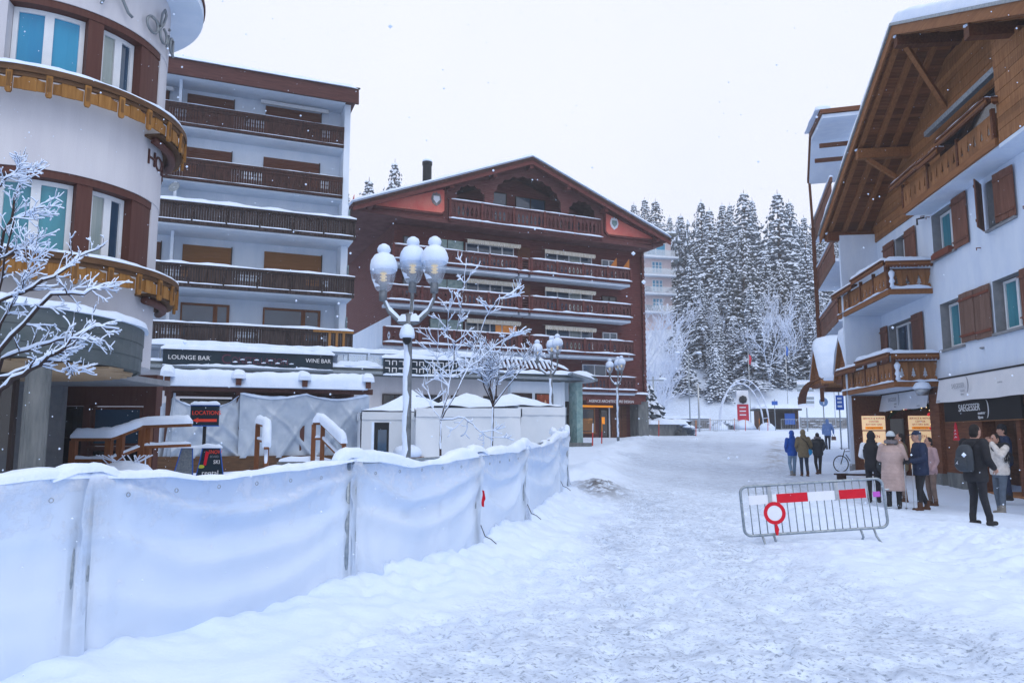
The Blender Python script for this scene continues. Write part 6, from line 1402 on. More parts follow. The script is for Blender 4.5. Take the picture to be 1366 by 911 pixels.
# planting of the terrain edge by the fence end: low kerb of packed snow
# ------------------------------------------------------------------ conifers under snow
def spruce(name, H, Rb, seed, droop=.35, snow=.6, pale=False, dens=1.):
    """prototype: trunk, drooping tiers of needle sprays, snow lying on the sprays"""
    rr = random.Random(seed); g = MB(); sn = MB()
    z = H * .05; k = 0
    while z < H * .985:
        t_ = z / H; Lm = Rb * (1 - t_) ** .95 * (1 + .2 * math.sin(k * 1.9 + seed)) + .08
        nb_ = max(4, int((4 + 6 * (1 - t_)) * dens)); a0 = rr.uniform(0, 6.28)
        for b in range(nb_):
            a = a0 + 2 * math.pi * b / nb_ + rr.uniform(-.25, .25); Lb = Lm * rr.uniform(.55, 1.2); dx, dy = math.cos(a), math.sin(a)
            rise = .10 + .5 * t_; n_ = max(2, int(Lb / .62)); lift = rr.uniform(-.1, .15)
            for i in range(1, n_ + 1):
                f = i / n_; r_ = Lb * f; zz = z + Lb * (rise * f - droop * 1.6 * f * f) + lift
                for sd_ in (-1, 1) if i < n_ else (0,):
                    wd = (.16 + .34 * (1 - f)) * rr.uniform(.7, 1.25) * (.3 + .8 * (1 - t_)); ln = rr.uniform(.6, 1.1) * (.32 + .8 * (1 - t_))
                    ex, ey = dx * .75 - dy * sd_ * .8, dy * .75 + dx * sd_ * .8
                    c = Vector((dx * r_, dy * r_, zz)); tip = c + Vector((ex * (ln + wd * .4), ey * (ln + wd * .4), -.20 - .22 * rr.random())); sx_, sy_ = -ey, ex
                    hw = (.28 + .12 * rr.random()) * (.42 + .7 * (1 - t_))
                    m1 = c.lerp(tip, .5) + Vector((sx_ * hw, sy_ * hw, -.10)); m2 = c.lerp(tip, .5) - Vector((sx_ * hw, sy_ * hw, .10)); up_ = c.lerp(tip, .45) + Vector((0, 0, .07))
                    dn = c.lerp(tip, .6) - Vector((0, 0, .26 + .16 * rr.random()))
                    g.add([c, m1, tip, m2, up_, dn], [(0, 1, 4), (1, 2, 4), (2, 3, 4), (3, 0, 4), (0, 5, 2), (1, 5, 3)])
                    if rr.random() < snow:
                        q0, q1 = c.lerp(tip, rr.uniform(-.2, .05)), c.lerp(tip, rr.uniform(.85, 1.05)); mm = q0.lerp(q1, .5); w2 = hw * rr.uniform(.85, 1.2); th = rr.uniform(.12, .26)
                        sn.add([q0 + Vector((0, 0, .05)), mm + Vector((sx_ * w2, sy_ * w2, -.02)), q1 + Vector((0, 0, .02)), mm - Vector((sx_ * w2, sy_ * w2, .02)), mm + Vector((0, 0, .07 + th))], [(0, 1, 4), (1, 2, 4), (2, 3, 4), (3, 0, 4)])
        z += max(.28, (1.1 - .66 * t_) * H / 24); k += 1
    r = thing(name, 'x', 'tree', group='snowy spruces on the hillside')
    tr = MB(); tr.tube([(0, 0, -1), (.03, 0, H * .3), (0, .03, H * .7), (0, 0, H)], [Rb * .075, Rb * .06, Rb * .03, .02], 8); tr.build('trunk', 'bark', r, smooth=True)
    g.build('crown', 'needles_pale' if pale else 'needles', r); sn.build('snow_load', 'snow_fluffy' if not pale else 'frost', r, smooth=True)
    return r
PROTO = [spruce('spruce_tree', 24, 5.3, 1, .34, .86), spruce('spruce_tree', 24, 4.7, 2, .42, .92), spruce('spruce_tree', 24, 5.8, 3, .30, .8), spruce('larch_tree', 22, 5.6, 4, .12, .9, True, .9), spruce('spruce_tree', 12, 3.1, 5, .36, .96)]
PH = [24, 24, 24, 22, 12]
TREES = [(24.8, 150, 21.1, 0), (27.4, 152, 22.2, 1), (28.8, 148, 21.6, 2), (29.9, 140, 18.1, 0), (30.2, 132, 18.5, 1), (32.1, 125, 21.2, 2), (31.6, 118, 20.3, 0), (36.5, 128, 20.5, 1), (38.4, 130, 20.4, 0), (37.8, 120, 22.9, 2), (39.8, 122, 21.5, 1), (40.4, 112, 23.4, 0), (43.6, 116, 21.5, 2), (49.4, 125, 18.1, 1), (49.8, 120, 16.6, 0), (52.8, 122, 15.0, 1), (32.4, 104, 19.3, 3), (36.4, 101, 15.1, 3), (29.6, 105, 16.8, 1), (25.8, 107, 15.0, 0), (41.2, 104, 16.3, 2), (37.7, 99, 13.0, 1), (41.7, 102, 11.0, 0), (21.2, 96, 7.8, 4), (25.4, 94, 6.5, 4), (30.9, 97, 12.9, 0), (34.9, 97, 7.9, 4), (38.4, 97, 11.9, 2), (26.1, 103, 12.2, 2), (25.5, 125, 12.8, 3), (33.5, 100, 11.3, 2), (29.2, 99, 8.3, 4), (40.5, 96, 9.1, 1), (25.5, 135, 9.1, 2), (36.8, 108, 15.1, 1), (26.7, 98, 10.7, 1), (-25.3, 130, 26.3, 1), (-20.0, 125, 29.5, 0), (-31.6, 140, 24.4, 2), (-34.7, 140, 22.7, 1)]

ORD = ['first', 'second', 'third', 'fourth', 'fifth', 'sixth', 'seventh', 'eighth', 'ninth', 'tenth', 'eleventh', 'twelfth', 'thirteenth', 'fourteenth', 'fifteenth', 'sixteenth', 'seventeenth', 'eighteenth', 'nineteenth', 'twentieth']
used = [False] * 5
def plant(x, y, H, k, lab, i):
    s_ = H / PH[k]; z = float(terrain(x, y)) - .2; wv = 1.22 + .22 * math.sin(i * 2.7); rz = (i * 67) % 360
    if not used[k]: used[k] = True; o_ = PROTO[k]; o_.location = (x, y, z); o_.rotation_euler = (0, 0, R(rz)); o_.scale = (s_ * wv,) * 2 + (s_,); o_['label'] = lab
    else: dup(PROTO[k], (x, y, z), rz, lab, (s_ * wv, s_ * wv, s_))
rows = {'skyline': [t_ for t_ in TREES if t_[1] >= 111 and t_[0] > 0 and t_[3] != 3], 'middle': [t_ for t_ in TREES if 100 < t_[1] < 111 and t_[3] not in (3, 4)], 'front': [t_ for t_ in TREES if t_[1] <= 100 and t_[3] != 4], 'small': [t_ for t_ in TREES if t_[3] == 4], 'larch': [t_ for t_ in TREES if t_[3] == 3], 'behind': [t_ for t_ in TREES if t_[0] < 0]}
fmt = {'skyline': 'tall snowy spruce on the hill skyline, {} from the left', 'middle': 'snow laden spruce in the middle hillside row, {} from the left', 'front': 'heavily snowed spruce at the foot of the hill, {} from the left', 'small': 'small white crusted spruce on the open slope, {} from the left', 'larch': 'pale frosted larch among the dark spruces, {} from the left', 'behind': 'spruce top showing above the roofs on the left, {} from the left'}
ci = 0
for rn, ts in rows.items():
    for j, t_ in enumerate(sorted(ts, key=lambda q: q[0] / q[1])): plant(*t_, fmt[rn].format(ORD[j]), ci); ci += 1
# the wood goes on up the hill: one mass behind the trees one can tell apart
wd_ = MB(); rr = random.Random(77)
fo = thing('hillside_wood', 'x', 'x'); bpy.data.objects.remove(fo)
gv, gf, sv, sf = [], [], [], []
def far_tree(x, y, H):
    z0 = float(terrain(x, y)); n = 9
    for k in range(n):
        t_ = k / n; r_ = H * .15 * (1 - t_) + .25; zc = z0 + H * (.08 + .9 * t_)
        for b in range(8):
            a = rr.uniform(0, 6.28); c = Vector((x + math.cos(a) * r_ * .25, y + math.sin(a) * r_ * .25, zc + .6)); tp_ = Vector((x + math.cos(a) * r_ * rr.uniform(.8, 1.3), y + math.sin(a) * r_ * rr.uniform(.8, 1.3), zc - rr.uniform(.5, 1.3))); s_ = Vector((-math.sin(a), math.cos(a), 0)) * r_ * .42
            wd_.add([c, tp_ + s_, tp_ - s_], [(0, 1, 2)], 0); 
            if rr.random() < .7: u_ = Vector((0, 0, .14)); wd_.add([c.lerp(tp_, .1) + u_, tp_.lerp(c, .12) + s_ * .7 + u_, tp_.lerp(c, .12) - s_ * .7 + u_], [(0, 1, 2)], 1)
for i in range(420):
    y = rr.uniform(126, 215); x = rr.uniform(.13, .62) * y + rr.uniform(-4, 4) if i % 3 else rr.uniform(-.7, .12) * y
    if x < .1 * y and y < 150: y += 30
    far_tree(x, y, rr.uniform(13, 19) * (1 if x > .13 * y else .75))
wd_.build('hillside_wood', ['needles', 'snow_fluffy'], kind='stuff', label='far snowy spruce wood covering the upper hillside', cat='wood')

# ------------------------------------------------------------------ bare branches with snow
def branchy(br, sn, p, d, L_, r, lev, rr, snow=1.0, spread=.55, up=.15, seg=5, nchild=(3, 5), minr=.004, gmin=.4):
    """one curved limb, its snow, and its side shoots"""
    pts, rs = [p], [r]; q = Vector(p); v = Vector(d).normalized()
    for i in range(seg):
        v = (v + Vector((rr.uniform(-1, 1), rr.uniform(-1, 1), rr.uniform(-.8, .8))) * .30 + Vector((0, 0, up * .18))).normalized()
        q = q + v * (L_ / seg); pts.append(q.copy()); rs.append(max(minr, r * (1 - .75 * (i + 1) / seg)))
    limb(br, sn, pts, rs, rr, snow)
    if lev > 0:
        for k in range(rr.randint(*nchild)):
            f = rr.uniform(.25, .98); i = min(seg - 1, int(f * seg)); b = pts[i].lerp(pts[i + 1], f * seg - i); t_ = (pts[i + 1] - pts[i]).normalized()
            s_ = t_.cross(Vector((rr.uniform(-1, 1), rr.uniform(-1, 1), rr.uniform(-.4, 1)))).normalized(); nd = (t_ * .75 + s_ * spread * rr.uniform(.8, 1.5) + Vector((0, 0, up))).normalized()
            branchy(br, sn, b, nd, L_ * rr.uniform(.35, .6) * (1 - f * gmin), rs[i] * .62, lev - 1, rr, snow, spread, up, max(3, seg - 1), nchild, minr, gmin)
def limb(br, sn, pts, rs, rr, snow=1.0):
    br.tube(pts, rs, 5, caps=False)
    if snow <= 0: return
    P_, Q_ = [], []
    for i, (p_, r_) in enumerate(zip(pts, rs)):
        t_ = (pts[min(i + 1, len(pts) - 1)] - pts[max(i - 1, 0)]).normalized(); flat = math.sqrt(max(.08, 1 - t_.z * t_.z)); e = (.0065 + r_ * .62) * snow * flat * rr.uniform(.7, 1.25)
        P_.append(p_ + Vector((0, 0, r_ * .45 + e * .75))); Q_.append(e + r_ * .35)
    sn.tube(P_, Q_, 6, caps=True)
def finish(root, br, sn, tw='twig', smat='snow_fluffy'):
    br.build('branches', tw, root, smooth=True); sn.build('snow', smat, root, smooth=True)
# the shrub that leans into the picture at the left edge
lt = thing('bare_shrub', 'leafless shrub with thick snow on every twig at the left edge', 'shrub', (-5.75, 7.7, .1)); rr = random.Random(21); br, sn = MB(), MB()
def ap(u, v, Y):    # plan the limbs on a plane about 7.5 m ahead, relative to the root
    a, b = (u - 683) / 1013, (455.5 - v) / 1013; c_, s_ = math.cos(R(7.17)), math.sin(R(7.17)); k = Y / (c_ - b * s_); return Vector((a * k + 5.75, Y - 7.7, 1.65 + (s_ + b * c_) * k - .1))
LIMBS = [([(-60, 700), (-40, 560), (0, 405), (60, 376), (105, 345), (140, 326)], 7.4, .035), ([(-60, 640), (-20, 430), (8, 310), (25, 250), (50, 218)], 7.9, .03), ([(-50, 620), (0, 470), (68, 392), (110, 392), (146, 379)], 7.2, .033),
 ([(-50, 700), (0, 522), (40, 492), (87, 463), (126, 434), (158, 440)], 7.0, .036), ([(-40, 640), (0, 480), (52, 463), (105, 447), (140, 456)], 7.6, .03), ([(-50, 640), (0, 505), (50, 485), (90, 482), (97, 501)], 7.1, .028), ([(-40, 600), (-5, 400), (20, 290), (60, 276)], 7.7, .022), ([(-40, 560), (0, 345), (30, 330), (48, 325)], 7.5, .02), ([(-40, 600), (0, 430), (30, 385), (45, 340)], 7.3, .022), ([(-45, 420), (-10, 260), (12, 235), (30, 222)], 7.8, .02)]
for L_, Y, r0 in LIMBS:
    c = [ap(u, v, Y + .25 * math.sin(i * 1.3 + Y)) for i, (u, v) in enumerate(L_)]; pts = []
    for i in range(len(c) - 1):
        for k in range(4): pts.append(c[i].lerp(c[i + 1], k / 4) + Vector((rr.uniform(-1, 1), rr.uniform(-1, 1), rr.uniform(-1, 1))) * .02)
    pts.append(c[-1]); n_ = len(pts); rs = [max(.006, r0 * (1 - .8 * i / n_)) for i in range(n_)]
    limb(br, sn, pts, [q * .75 for q in rs], rr, 1.0)
    for k in range(20):
        i = rr.randint(int(n_ * .4), n_ - 2); t_ = (pts[i + 1] - pts[i]).normalized(); s_ = Vector((rr.uniform(-.6, .9), rr.uniform(-.6, .6), rr.uniform(-.7, 1))); branchy(br, sn, pts[i], t_ * .8 + s_ * .8, rr.uniform(.10, .34), rs[i] * .42, 1, rr, .9, .6, .1, 5, (2, 4), .0028)
finish(lt, br, sn)
def young_tree(loc, h, lean, lab, seed, trunk_h, spread, n1, lev=2, snow=1.0, r0=.05):
    t_ = thing('young_tree', lab, 'tree', loc); rr = random.Random(seed); br, sn = MB(), MB(); tr = MB(); top = Vector((lean[0] * trunk_h / h, lean[1] * trunk_h / h, trunk_h))
    tr.tube([Vector((0, 0, -.2)), top * .5, top], [r0, r0 * .9, r0 * .8], 8); tr.build('trunk', 'bark', t_, smooth=True)
    P_ = [[(r0 * 1.04 * math.cos(c), r0 * 1.04 * math.sin(c) - .002, .3 + k * .1) for c in np.linspace(-2.6 + .3 * rr.random(), -1.5 + .4 * rr.random(), 5)] for k in range(int(trunk_h * 9))]
    MB().grid([[(a[0] + top.x * a[2] / trunk_h, a[1] + top.y * a[2] / trunk_h, a[2]) for a in row] for row in P_ if row[0][2] < trunk_h]).build('rime', 'snow_fluffy', t_, smooth=True)
    for k in range(n1):
        a = 2 * math.pi * k / n1 + rr.uniform(-.4, .4); e = spread * rr.uniform(.5, 1.15)
        branchy(br, sn, top - Vector((0, 0, rr.uniform(0, .25))), Vector((math.cos(a) * e + lean[0] / h * 1.3, math.sin(a) * e, 1)), (h - trunk_h) * rr.uniform(.7, 1.05), r0 * .6, lev, rr, snow, .6, .12, 6, (5, 8), .006, .3)
    finish(t_, br, sn); return t_
yt = thing('young_tree', 'slim bare young tree just right of the nearest lamp post', 'tree', (-1.33, 13.9, .2)); rr = random.Random(35); br, sn = MB(), MB()
def ap2(u, v, Y):
    a, b = (u - 683) / 1013, (455.5 - v) / 1013; c_, s_ = math.cos(R(7.17)), math.sin(R(7.17)); k = Y / (c_ - b * s_); return Vector((a * k + 1.33, Y - 13.9, 1.65 + (s_ + b * c_) * k - .2))
YL = [([(586, 690), (587, 600), (588, 562)], .04, 0, 13.9), ([(588, 562), (597, 528), (605, 482), (612, 432), (618, 390), (622, 345)], .024, 15, 13.9), ([(589, 560), (612, 520), (632, 470), (648, 424), (662, 402), (678, 392)], .022, 14, 13.7), ([(589, 556), (601, 505), (597, 452), (600, 404)], .018, 11, 14.1), ([(588, 560), (619, 557), (640, 576), (658, 588)], .014, 7, 13.6), ([(602, 505), (638, 482), (668, 456), (692, 443)], .014, 9, 14.0), ([(588, 564), (580, 548), (572, 524), (566, 500)], .010, 6, 13.8), ([(593, 545), (588, 505), (583, 470), (586, 430)], .012, 9, 14.2)]
for P2, r0, nt_, Yd in YL:
    c = [ap2(u, v, Yd + .2 * math.sin(i * 1.7 + Yd * 3)) for i, (u, v) in enumerate(P2)]; pts = []
    for i in range(len(c) - 1):
        for k in range(4): pts.append(c[i].lerp(c[i + 1], k / 4) + Vector((rr.uniform(-1, 1), rr.uniform(-1, 1), rr.uniform(-1, 1))) * .018)
    pts.append(c[-1]); n_ = len(pts); rs = [max(.006, r0 * (1 - (.75 if nt_ else .2) * i / n_)) for i in range(n_)]
    limb(br, sn, pts, [q * .6 for q in rs], rr, 1.35)
    for k in range(nt_):
        i = rr.randint(int(n_ * .25), n_ - 2); t_ = (pts[i + 1] - pts[i]).normalized(); s_ = Vector((rr.choice((-1, 1)) * rr.uniform(.3, 1.), rr.uniform(-.7, .7), rr.uniform(-.5, .6))); branchy(br, sn, pts[i], t_ * .7 + s_ * .9, rr.uniform(.18, .5), rs[i] * .34, 1, rr, 1.35, .6, .25, 5, (3, 5), .003)
finish(yt, br, sn)
young_tree((-.47, 16.6, .3), 3.5, (.1, 0), 'small round-headed bare tree with snow laden twigs before the tents', 33, 2.05, .55, 8, 2, 1.2, .03)
# frosted broadleaf trees on the slope
def frosty(loc, h, lab, seed):
    t_ = thing('frosted_tree', lab, 'tree', loc, group='frosted bare trees on the slope'); rr = random.Random(seed); br, sn = MB(), MB()
    for k in range(7):
        a = rr.uniform(0, 6.28); branchy(br, sn, Vector((0, 0, rr.uniform(0, .6))), Vector((math.cos(a) * .45, math.sin(a) * .45, 1.2)), h * rr.uniform(.75, 1), .09, 2, rr, 0, .55, .3, 6, (6, 9), .022, .3)
    br.build('branches', 'frost', t_); return t_
for i, (x, y, h, lab) in enumerate(((15.5, 86, 8.5, 'frosted bare tree before the pink building, nearest the chalet'), (18.2, 92, 9.5, 'frosted bare tree right of the pink building'), (32.5, 96, 9, 'broad frosted bare tree on the slope above the arch'), (35.5, 98, 11, 'frosted bare tree rising right of the bus shelter'), (27.8, 103, 9, 'frosted bare tree in the gap between dark spruces'), (16.8, 99, 10, 'frosted bare tree hiding the foot of the pink building'))): frosty((x, y, float(terrain(x, y)) - .2), h, lab, 50 + i)
# ------------------------------------------------------------------ far end of the street
def gz(x, y): return float(terrain(x, y))
pk = thing('pink_building', 'pale pink apartment building with small balconies behind the chalet', 'building', (20.3, 119, gz(22, 119) - 3), 14)
bx('wall', 'pink_wall', pk, 0, 5.6, 0, 8, 0, 18.6); bx('roof', 'zinc', pk, -.3, 6.3, -1.3, 8.3, 18.6, 18.95); sn = MB(); sn.cap([(-.3, 1.4, 18.95), (6.3, 1.4, 18.95)], 5, .6, seed=1); sn.build('snow', 'snow', pk, smooth=True)
rl = bx('roof_rail', 'galv', pk, -.2, 6.2, -1.2, -1.15, 20.2, 20.28)
for x in np.arange(-.1, 6.3, 1.05): bx('rail_post', 'galv', rl, x, x + .06, -1.2, -1.15, 18.95, 20.2)
for k, z in enumerate((15.2, 12.2, 9.2, 6.2)):
    bx('balcony_slab', 'white_wall', pk, -.2, 5.9 + .5 * (k == 0), -1.2, -.003, z - .35, z - .05)
    r_ = bx('balcony_rail', 'rail_glass', pk, -.1, 5.8, -1.15, -1.1, z, z + .9)
    if k == 0: window(pk, 1.2, 4.7, -.03, z + .2, z + 2.3, 'white_frame', 'glass_blue', 1, .12, sill=False)
    else: window(pk, 2.2, 4.0, -.03, z + .3, z + 2.2, 'white_frame', 'glass_blue', 2, .1, sill=False, trans=.7)
# rubble retaining walls at the foot of the slope
def rubble(x0, x1, y, n, h, lab, seed):
    w_ = thing('stone_wall', lab, 'wall', (0, 0, 0), 0, group='rubble walls at the foot of the slope'); rr = random.Random(seed); z0 = gz((x0 + x1) / 2, y)
    bx('core', 'grey_render', w_, x0, x1, y + .1, y + .6, z0 - .3, z0 + h - .05); x = x0
    for r_ in range(int(h / .32)):
        x = x0
        while x < x1 - .2:
            l_ = rr.uniform(.35, .8); d_ = rr.uniform(0, .09); hh = rr.uniform(.24, .31); MB().add([(x + .03, y + d_, z0 + r_ * .32), (min(x1, x + l_) - .03, y + d_ + .01, z0 + r_ * .32 + .02), (min(x1, x + l_) - .05, y + d_, z0 + r_ * .32 + hh), (x + .04, y + d_ + .02, z0 + r_ * .32 + hh - .03), (x + .02, y + .15, z0 + r_ * .32), (min(x1, x + l_) - .02, y + .15, z0 + r_ * .32), (min(x1, x + l_) - .02, y + .15, z0 + r_ * .32 + .31), (x + .02, y + .15, z0 + r_ * .32 + .31)], [(0, 1, 2, 3), (0, 4, 5, 1), (1, 5, 6, 2), (2, 6, 7, 3), (3, 7, 4, 0)]).build('stone', 'stone', w_); x += l_
            if rr.random() < .45: s_ = MB(); s_.cap([(x - l_ + .05, y + .03, z0 + r_ * .32 + hh - .03), (x - .05, y + .03, z0 + r_ * .32 + hh - .03)], .14, .08, seed=rr.randint(0, 999), step=.2); s_.build('snow', 'snow', w_)
    s_ = MB(); s_.cap([(x0, y + .4, z0 + h - .05), (x1, y + .4, z0 + h - .05)], .9, .3, seed=seed, step=.5); s_.build('snow', 'snow', w_, smooth=True)
rubble(15.0, 22.5, 87.0, 4, 1.15, 'long snow streaked rubble wall left of the arch', 3); rubble(33.0, 40.0, 87.0, 4, 1.25, 'rubble wall right of the bus shelter behind the signposts', 4)
# arch of lights
ar = thing('light_arch', 'double white garlanded arch at the end of the street', 'arch', (24.4, 80, gz(24.4, 80)))
for y, s_ in ((0, 1), (1.3, .93)):
    pts = [(2.55 * s_ * math.cos(a), y, .3 + 5.0 * s_ * math.sin(a)) for a in np.linspace(-.05, math.pi + .05, 40)]
    MB().tube(pts, [.075 + .03 * math.sin(i * 1.7) for i in range(40)], 8).build('hoop', 'frost', ar, smooth=True)
for a in np.linspace(.2, math.pi - .2, 12): MB().tube([(2.55 * math.cos(a), 0, .3 + 5.0 * math.sin(a)), (2.37 * math.cos(a), 1.3, .3 + 4.65 * math.sin(a))], .04, 5).build('tie', 'frost', ar)
for x in (-2.5, 2.5): MB().lathe([(.9, -.3), (.8, .3), (.5, .65), (.1, .8)], 12, (x, .6, 0), jit=.1).build('snow', 'snow', ar, smooth=True)
ks = thing('red_pylon', 'red information pylon with a round grey emblem under the arch', 'sign', (25.0, 82.5, gz(25, 82.5)))
bx('panel', 'kiosk_red', ks, -.6, .6, -.1, .1, .9, 2.7); bx('head', 'sign_white', ks, -.62, .62, -.1, .1, 2.7, 4.2); MB().lathe([(.02, -.45), (.35, -.3), (.45, 0), (.35, .3), (.02, .45)], 12, (0, -.15, 3.2)).build('emblem', 'iron', ks, smooth=True)
for z in (1.5, 1.9, 2.3): bx('print', 'sign_white', ks, -.4, .3, -.115, -.102, z, z + .12)
MB().lathe([(1.3, 0), (1.1, .5), (.5, .95), (.1, 1.05)], 14, (0, 0, 0), jit=.12).build('snow', 'snow', ks, smooth=True)
bs = thing('bus_shelter', 'low dark bus shelter with a blue poster right of the arch', 'shelter', (28.6, 83, gz(28.6, 83)))
bx('back', 'dark_frame', bs, -1.9, 2.3, .9, 1.0, 0, 2.0); bx('side', 'pine_dark', bs, -1.95, -1.85, -.6, 1.0, 0, 2.0); bx('side', 'pine_dark', bs, 2.25, 2.35, -.6, 1.0, 0, 2.0); bx('roof', 'iron', bs, -2.3, 2.6, -1.0, 1.2, 2.0, 2.2); bx('poster', 'blue_sign', bs, .9, 2.0, -.5, -.45, .5, 1.7)
sn = MB(); sn.cap([(-2.3, .1, 2.2), (2.6, .1, 2.2)], 2.1, .45, seed=8); sn.build('snow', 'snow', bs, smooth=True)
def pole(name, lab, cat, x, y, h, r=.06, m_='galv'):
    o_ = thing(name, lab, cat, (x, y, gz(x, y))); MB().tube([(0, 0, -.2), (0, 0, h)], r, 8).build('pole', m_, o_, smooth=True); return o_
dp = pole('direction_sign', 'tall signpost stacked with direction boards near the bus shelter', 'signpost', 29.4, 76, 5.4)
for k in range(7):
    b_ = bx('board', 'galv' if k % 3 else 'sign_white', dp, -.9, .75, -.09, -.065, 2.3 + k * .4, 2.6 + k * .4); s_ = MB(); s_.cap([(-.9, -.08, 2.6 + k * .4), (.75, -.08, 2.6 + k * .4)], .12, .07, seed=k); s_.build('snow', 'snow', b_, smooth=True)
pl_ = pole('light_pole', 'slim grey light pole at the far crossing', 'street lamp', 17.9, 73, 4.6, .09, 'steel')
fl = pole('light_pole', 'twin-armed lamp on a slim pole behind the corner shop', 'street lamp', 14.9, 80, 5.6, .08)
MB().bar((-1.0, 0, 5.2), (1.1, 0, 5.2), .12, .1).build('arm', 'galv', fl); 
for x in (-1.0, 1.1): s_ = MB(); s_.cap([(x - .5, 0, 5.26), (x + .3, 0, 5.26)], .4, .22, seed=int(x * 9)); s_.build('snow', 'snow', fl, smooth=True)
f2 = pole('light_pole', 'tall two-headed street lamp in front of the spruces', 'street lamp', 19.6, 84, 8.4, .07)
for s_ in (-1, 1): MB().tube([(0, 0, 7.9), (.5 * s_, 0, 8.3), (1.1 * s_, 0, 8.35)], .05, 6).build('arm', 'galv', f2); MB().lathe([(.3, 0), (.32, .1), (.2, .24)], 10, (1.2 * s_, 0, 8.32)).build('snow', 'snow', f2, smooth=True)
for i, (x, y, h, mm) in enumerate(((26.6, 85, 8.5, 'kiosk_red'), (30.8, 85, 9.5, 'blue_sign'), (35.6, 84, 6.5, 'kiosk_red'))):
    q = pole('flagpole', ['flagpole with a furled red flag left of the pylon', 'flagpole with a limp blue flag above the shelter', 'flagpole with a small red flag by the right rubble wall'][i], 'flag', x, y, h, .04, 'steel'); MB().grid([[(.04 + .05 * math.sin(k * .8) + .12 * j, .05 * math.cos(k), h - .2 - k * .17 - .08 * j) for j in range(3)] for k in range(7)]).build('flag', mm, q, smooth=True)
def roundsign(x, y, z, r, lab, m_, ring=None):
    o_ = pole('road_sign', lab, 'road sign', x, y, z + r, .035); MB().prism([(r * math.cos(a), r * math.sin(a)) for a in np.linspace(0, 6.2, 24)], (0, -.05, z), (1, 0, 0), (0, 0, 1), (0, -.02, 0)).build('disc', m_, o_); return o_
rsn = roundsign(19.3, 47.2, 2.75, .27, 'round pale blue road sign seen beside the pine balcony', mat('pale_blue', (.18, .30, .50), .5)); MB().prism([(-.04, -.16), (.04, -.16), (.04, .03), (.09, .03), (0, .16), (-.09, .03), (-.04, .03)], (0, -.072, 2.75), (1, 0, 0), (0, 0, 1), (0, -.006, 0)).build('arrow', 'sign_white', rsn)
bq = pole('parking_sign', 'square blue parking sign on a pole near the porch', 'road sign', 19.0, 44.2, 3.4, .04); bx('panel', 'blue_sign', bq, -.22, .24, -.08, -.05, 2.3, 3.15)
for z in (2.45, 2.68, 2.9): bx('print', 'sign_white', bq, -.14, .12, -.09, -.082, z, z + .12)
for i, (x, y) in enumerate(((19.6, 44.6), (20.4, 46.0))): pole('sign_pole', ['left of two thin grey poles behind the parking sign', 'right of two thin grey poles behind the parking sign'][i], 'pole', x, y, 3.6, .045)
b2 = pole('small_blue_sign', 'small blue sign on a thin post before the bus shelter', 'sign', 26.9, 78, 3.2, .04); bx('panel', 'blue_sign', b2, -.3, .3, -.06, -.03, 2.6, 3.0)
# far crowd barriers and red snow stakes
def small_barrier(x, y, rz, lab):
    o_ = thing('crowd_barrier', lab, 'barrier', (x, y, gz(x, y)), rz, group='far crowd barriers'); P_ = [(-1.25, 0, .1), (-1.25, 0, 1.1), (1.25, 0, 1.1), (1.25, 0, .1), (-1.25, 0, .1)]; MB().tube(P_, .03, 5).build('frame', 'steel', o_)
    for k in range(14): MB().tube([(-1.15 + k * .177, 0, .1), (-1.15 + k * .177, 0, 1.1)], .012, 4).build('upright', 'steel', o_)
    for x_ in (-.9, .9): MB().tube([(x_, -.3, 0), (x_, .3, 0)], .025, 5).build('foot', 'steel', o_)
small_barrier(19.0, 75, 4, 'left crowd barrier standing by the slim light pole'); small_barrier(20.9, 74.6, -6, 'second crowd barrier right of the slim light pole')
for i in range(3): small_barrier(29.6 + i * 2.1, 80.5, 3 - 4 * i, ['left barrier of the three beneath the direction boards', 'middle barrier of the three beneath the direction boards', 'right barrier of the three beneath the direction boards'][i])
SK = [(20.2, 78, 'red'), (22.4, 77, 'red'), (23.2, 76, 'red'), (24.9, 77, 'wood'), (25.6, 76.5, 'red'), (5.2, 44.5, 'red'), (4.35, 41.5, 'pink'), (9.9, 57.5, 'red'), (14.9, 62, 'red'), (11.5, 60, 'red')]
nm_ = ['beside the left barriers', 'left of the arch foot', 'right in front of the arch', 'under the small blue sign', 'between arch and shelter', 'left of the timber corner shop door', 'leaning by the cinema door', 'right of the concrete pillar', 'at the snowy hedge', 'by the low garden wall']
for i, (x, y, k) in enumerate(SK):
    o_ = thing('snow_stake', 'thin %s snow stake %s' % ('wooden' if k == 'wood' else 'red', nm_[i]), 'stake', (x, y, gz(x, y)), 0, group='snow stakes'); MB().tube([(0, 0, -.2), (.03, 0, .75)], .035, 6).build('shaft', 'bollard_red' if k != 'wood' else 'larch', o_); MB().tube([(.03, 0, .75), (.045, 0, 1.25)], .034, 6).build('tip', 'orange' if k != 'pink' else 'sign_white', o_)
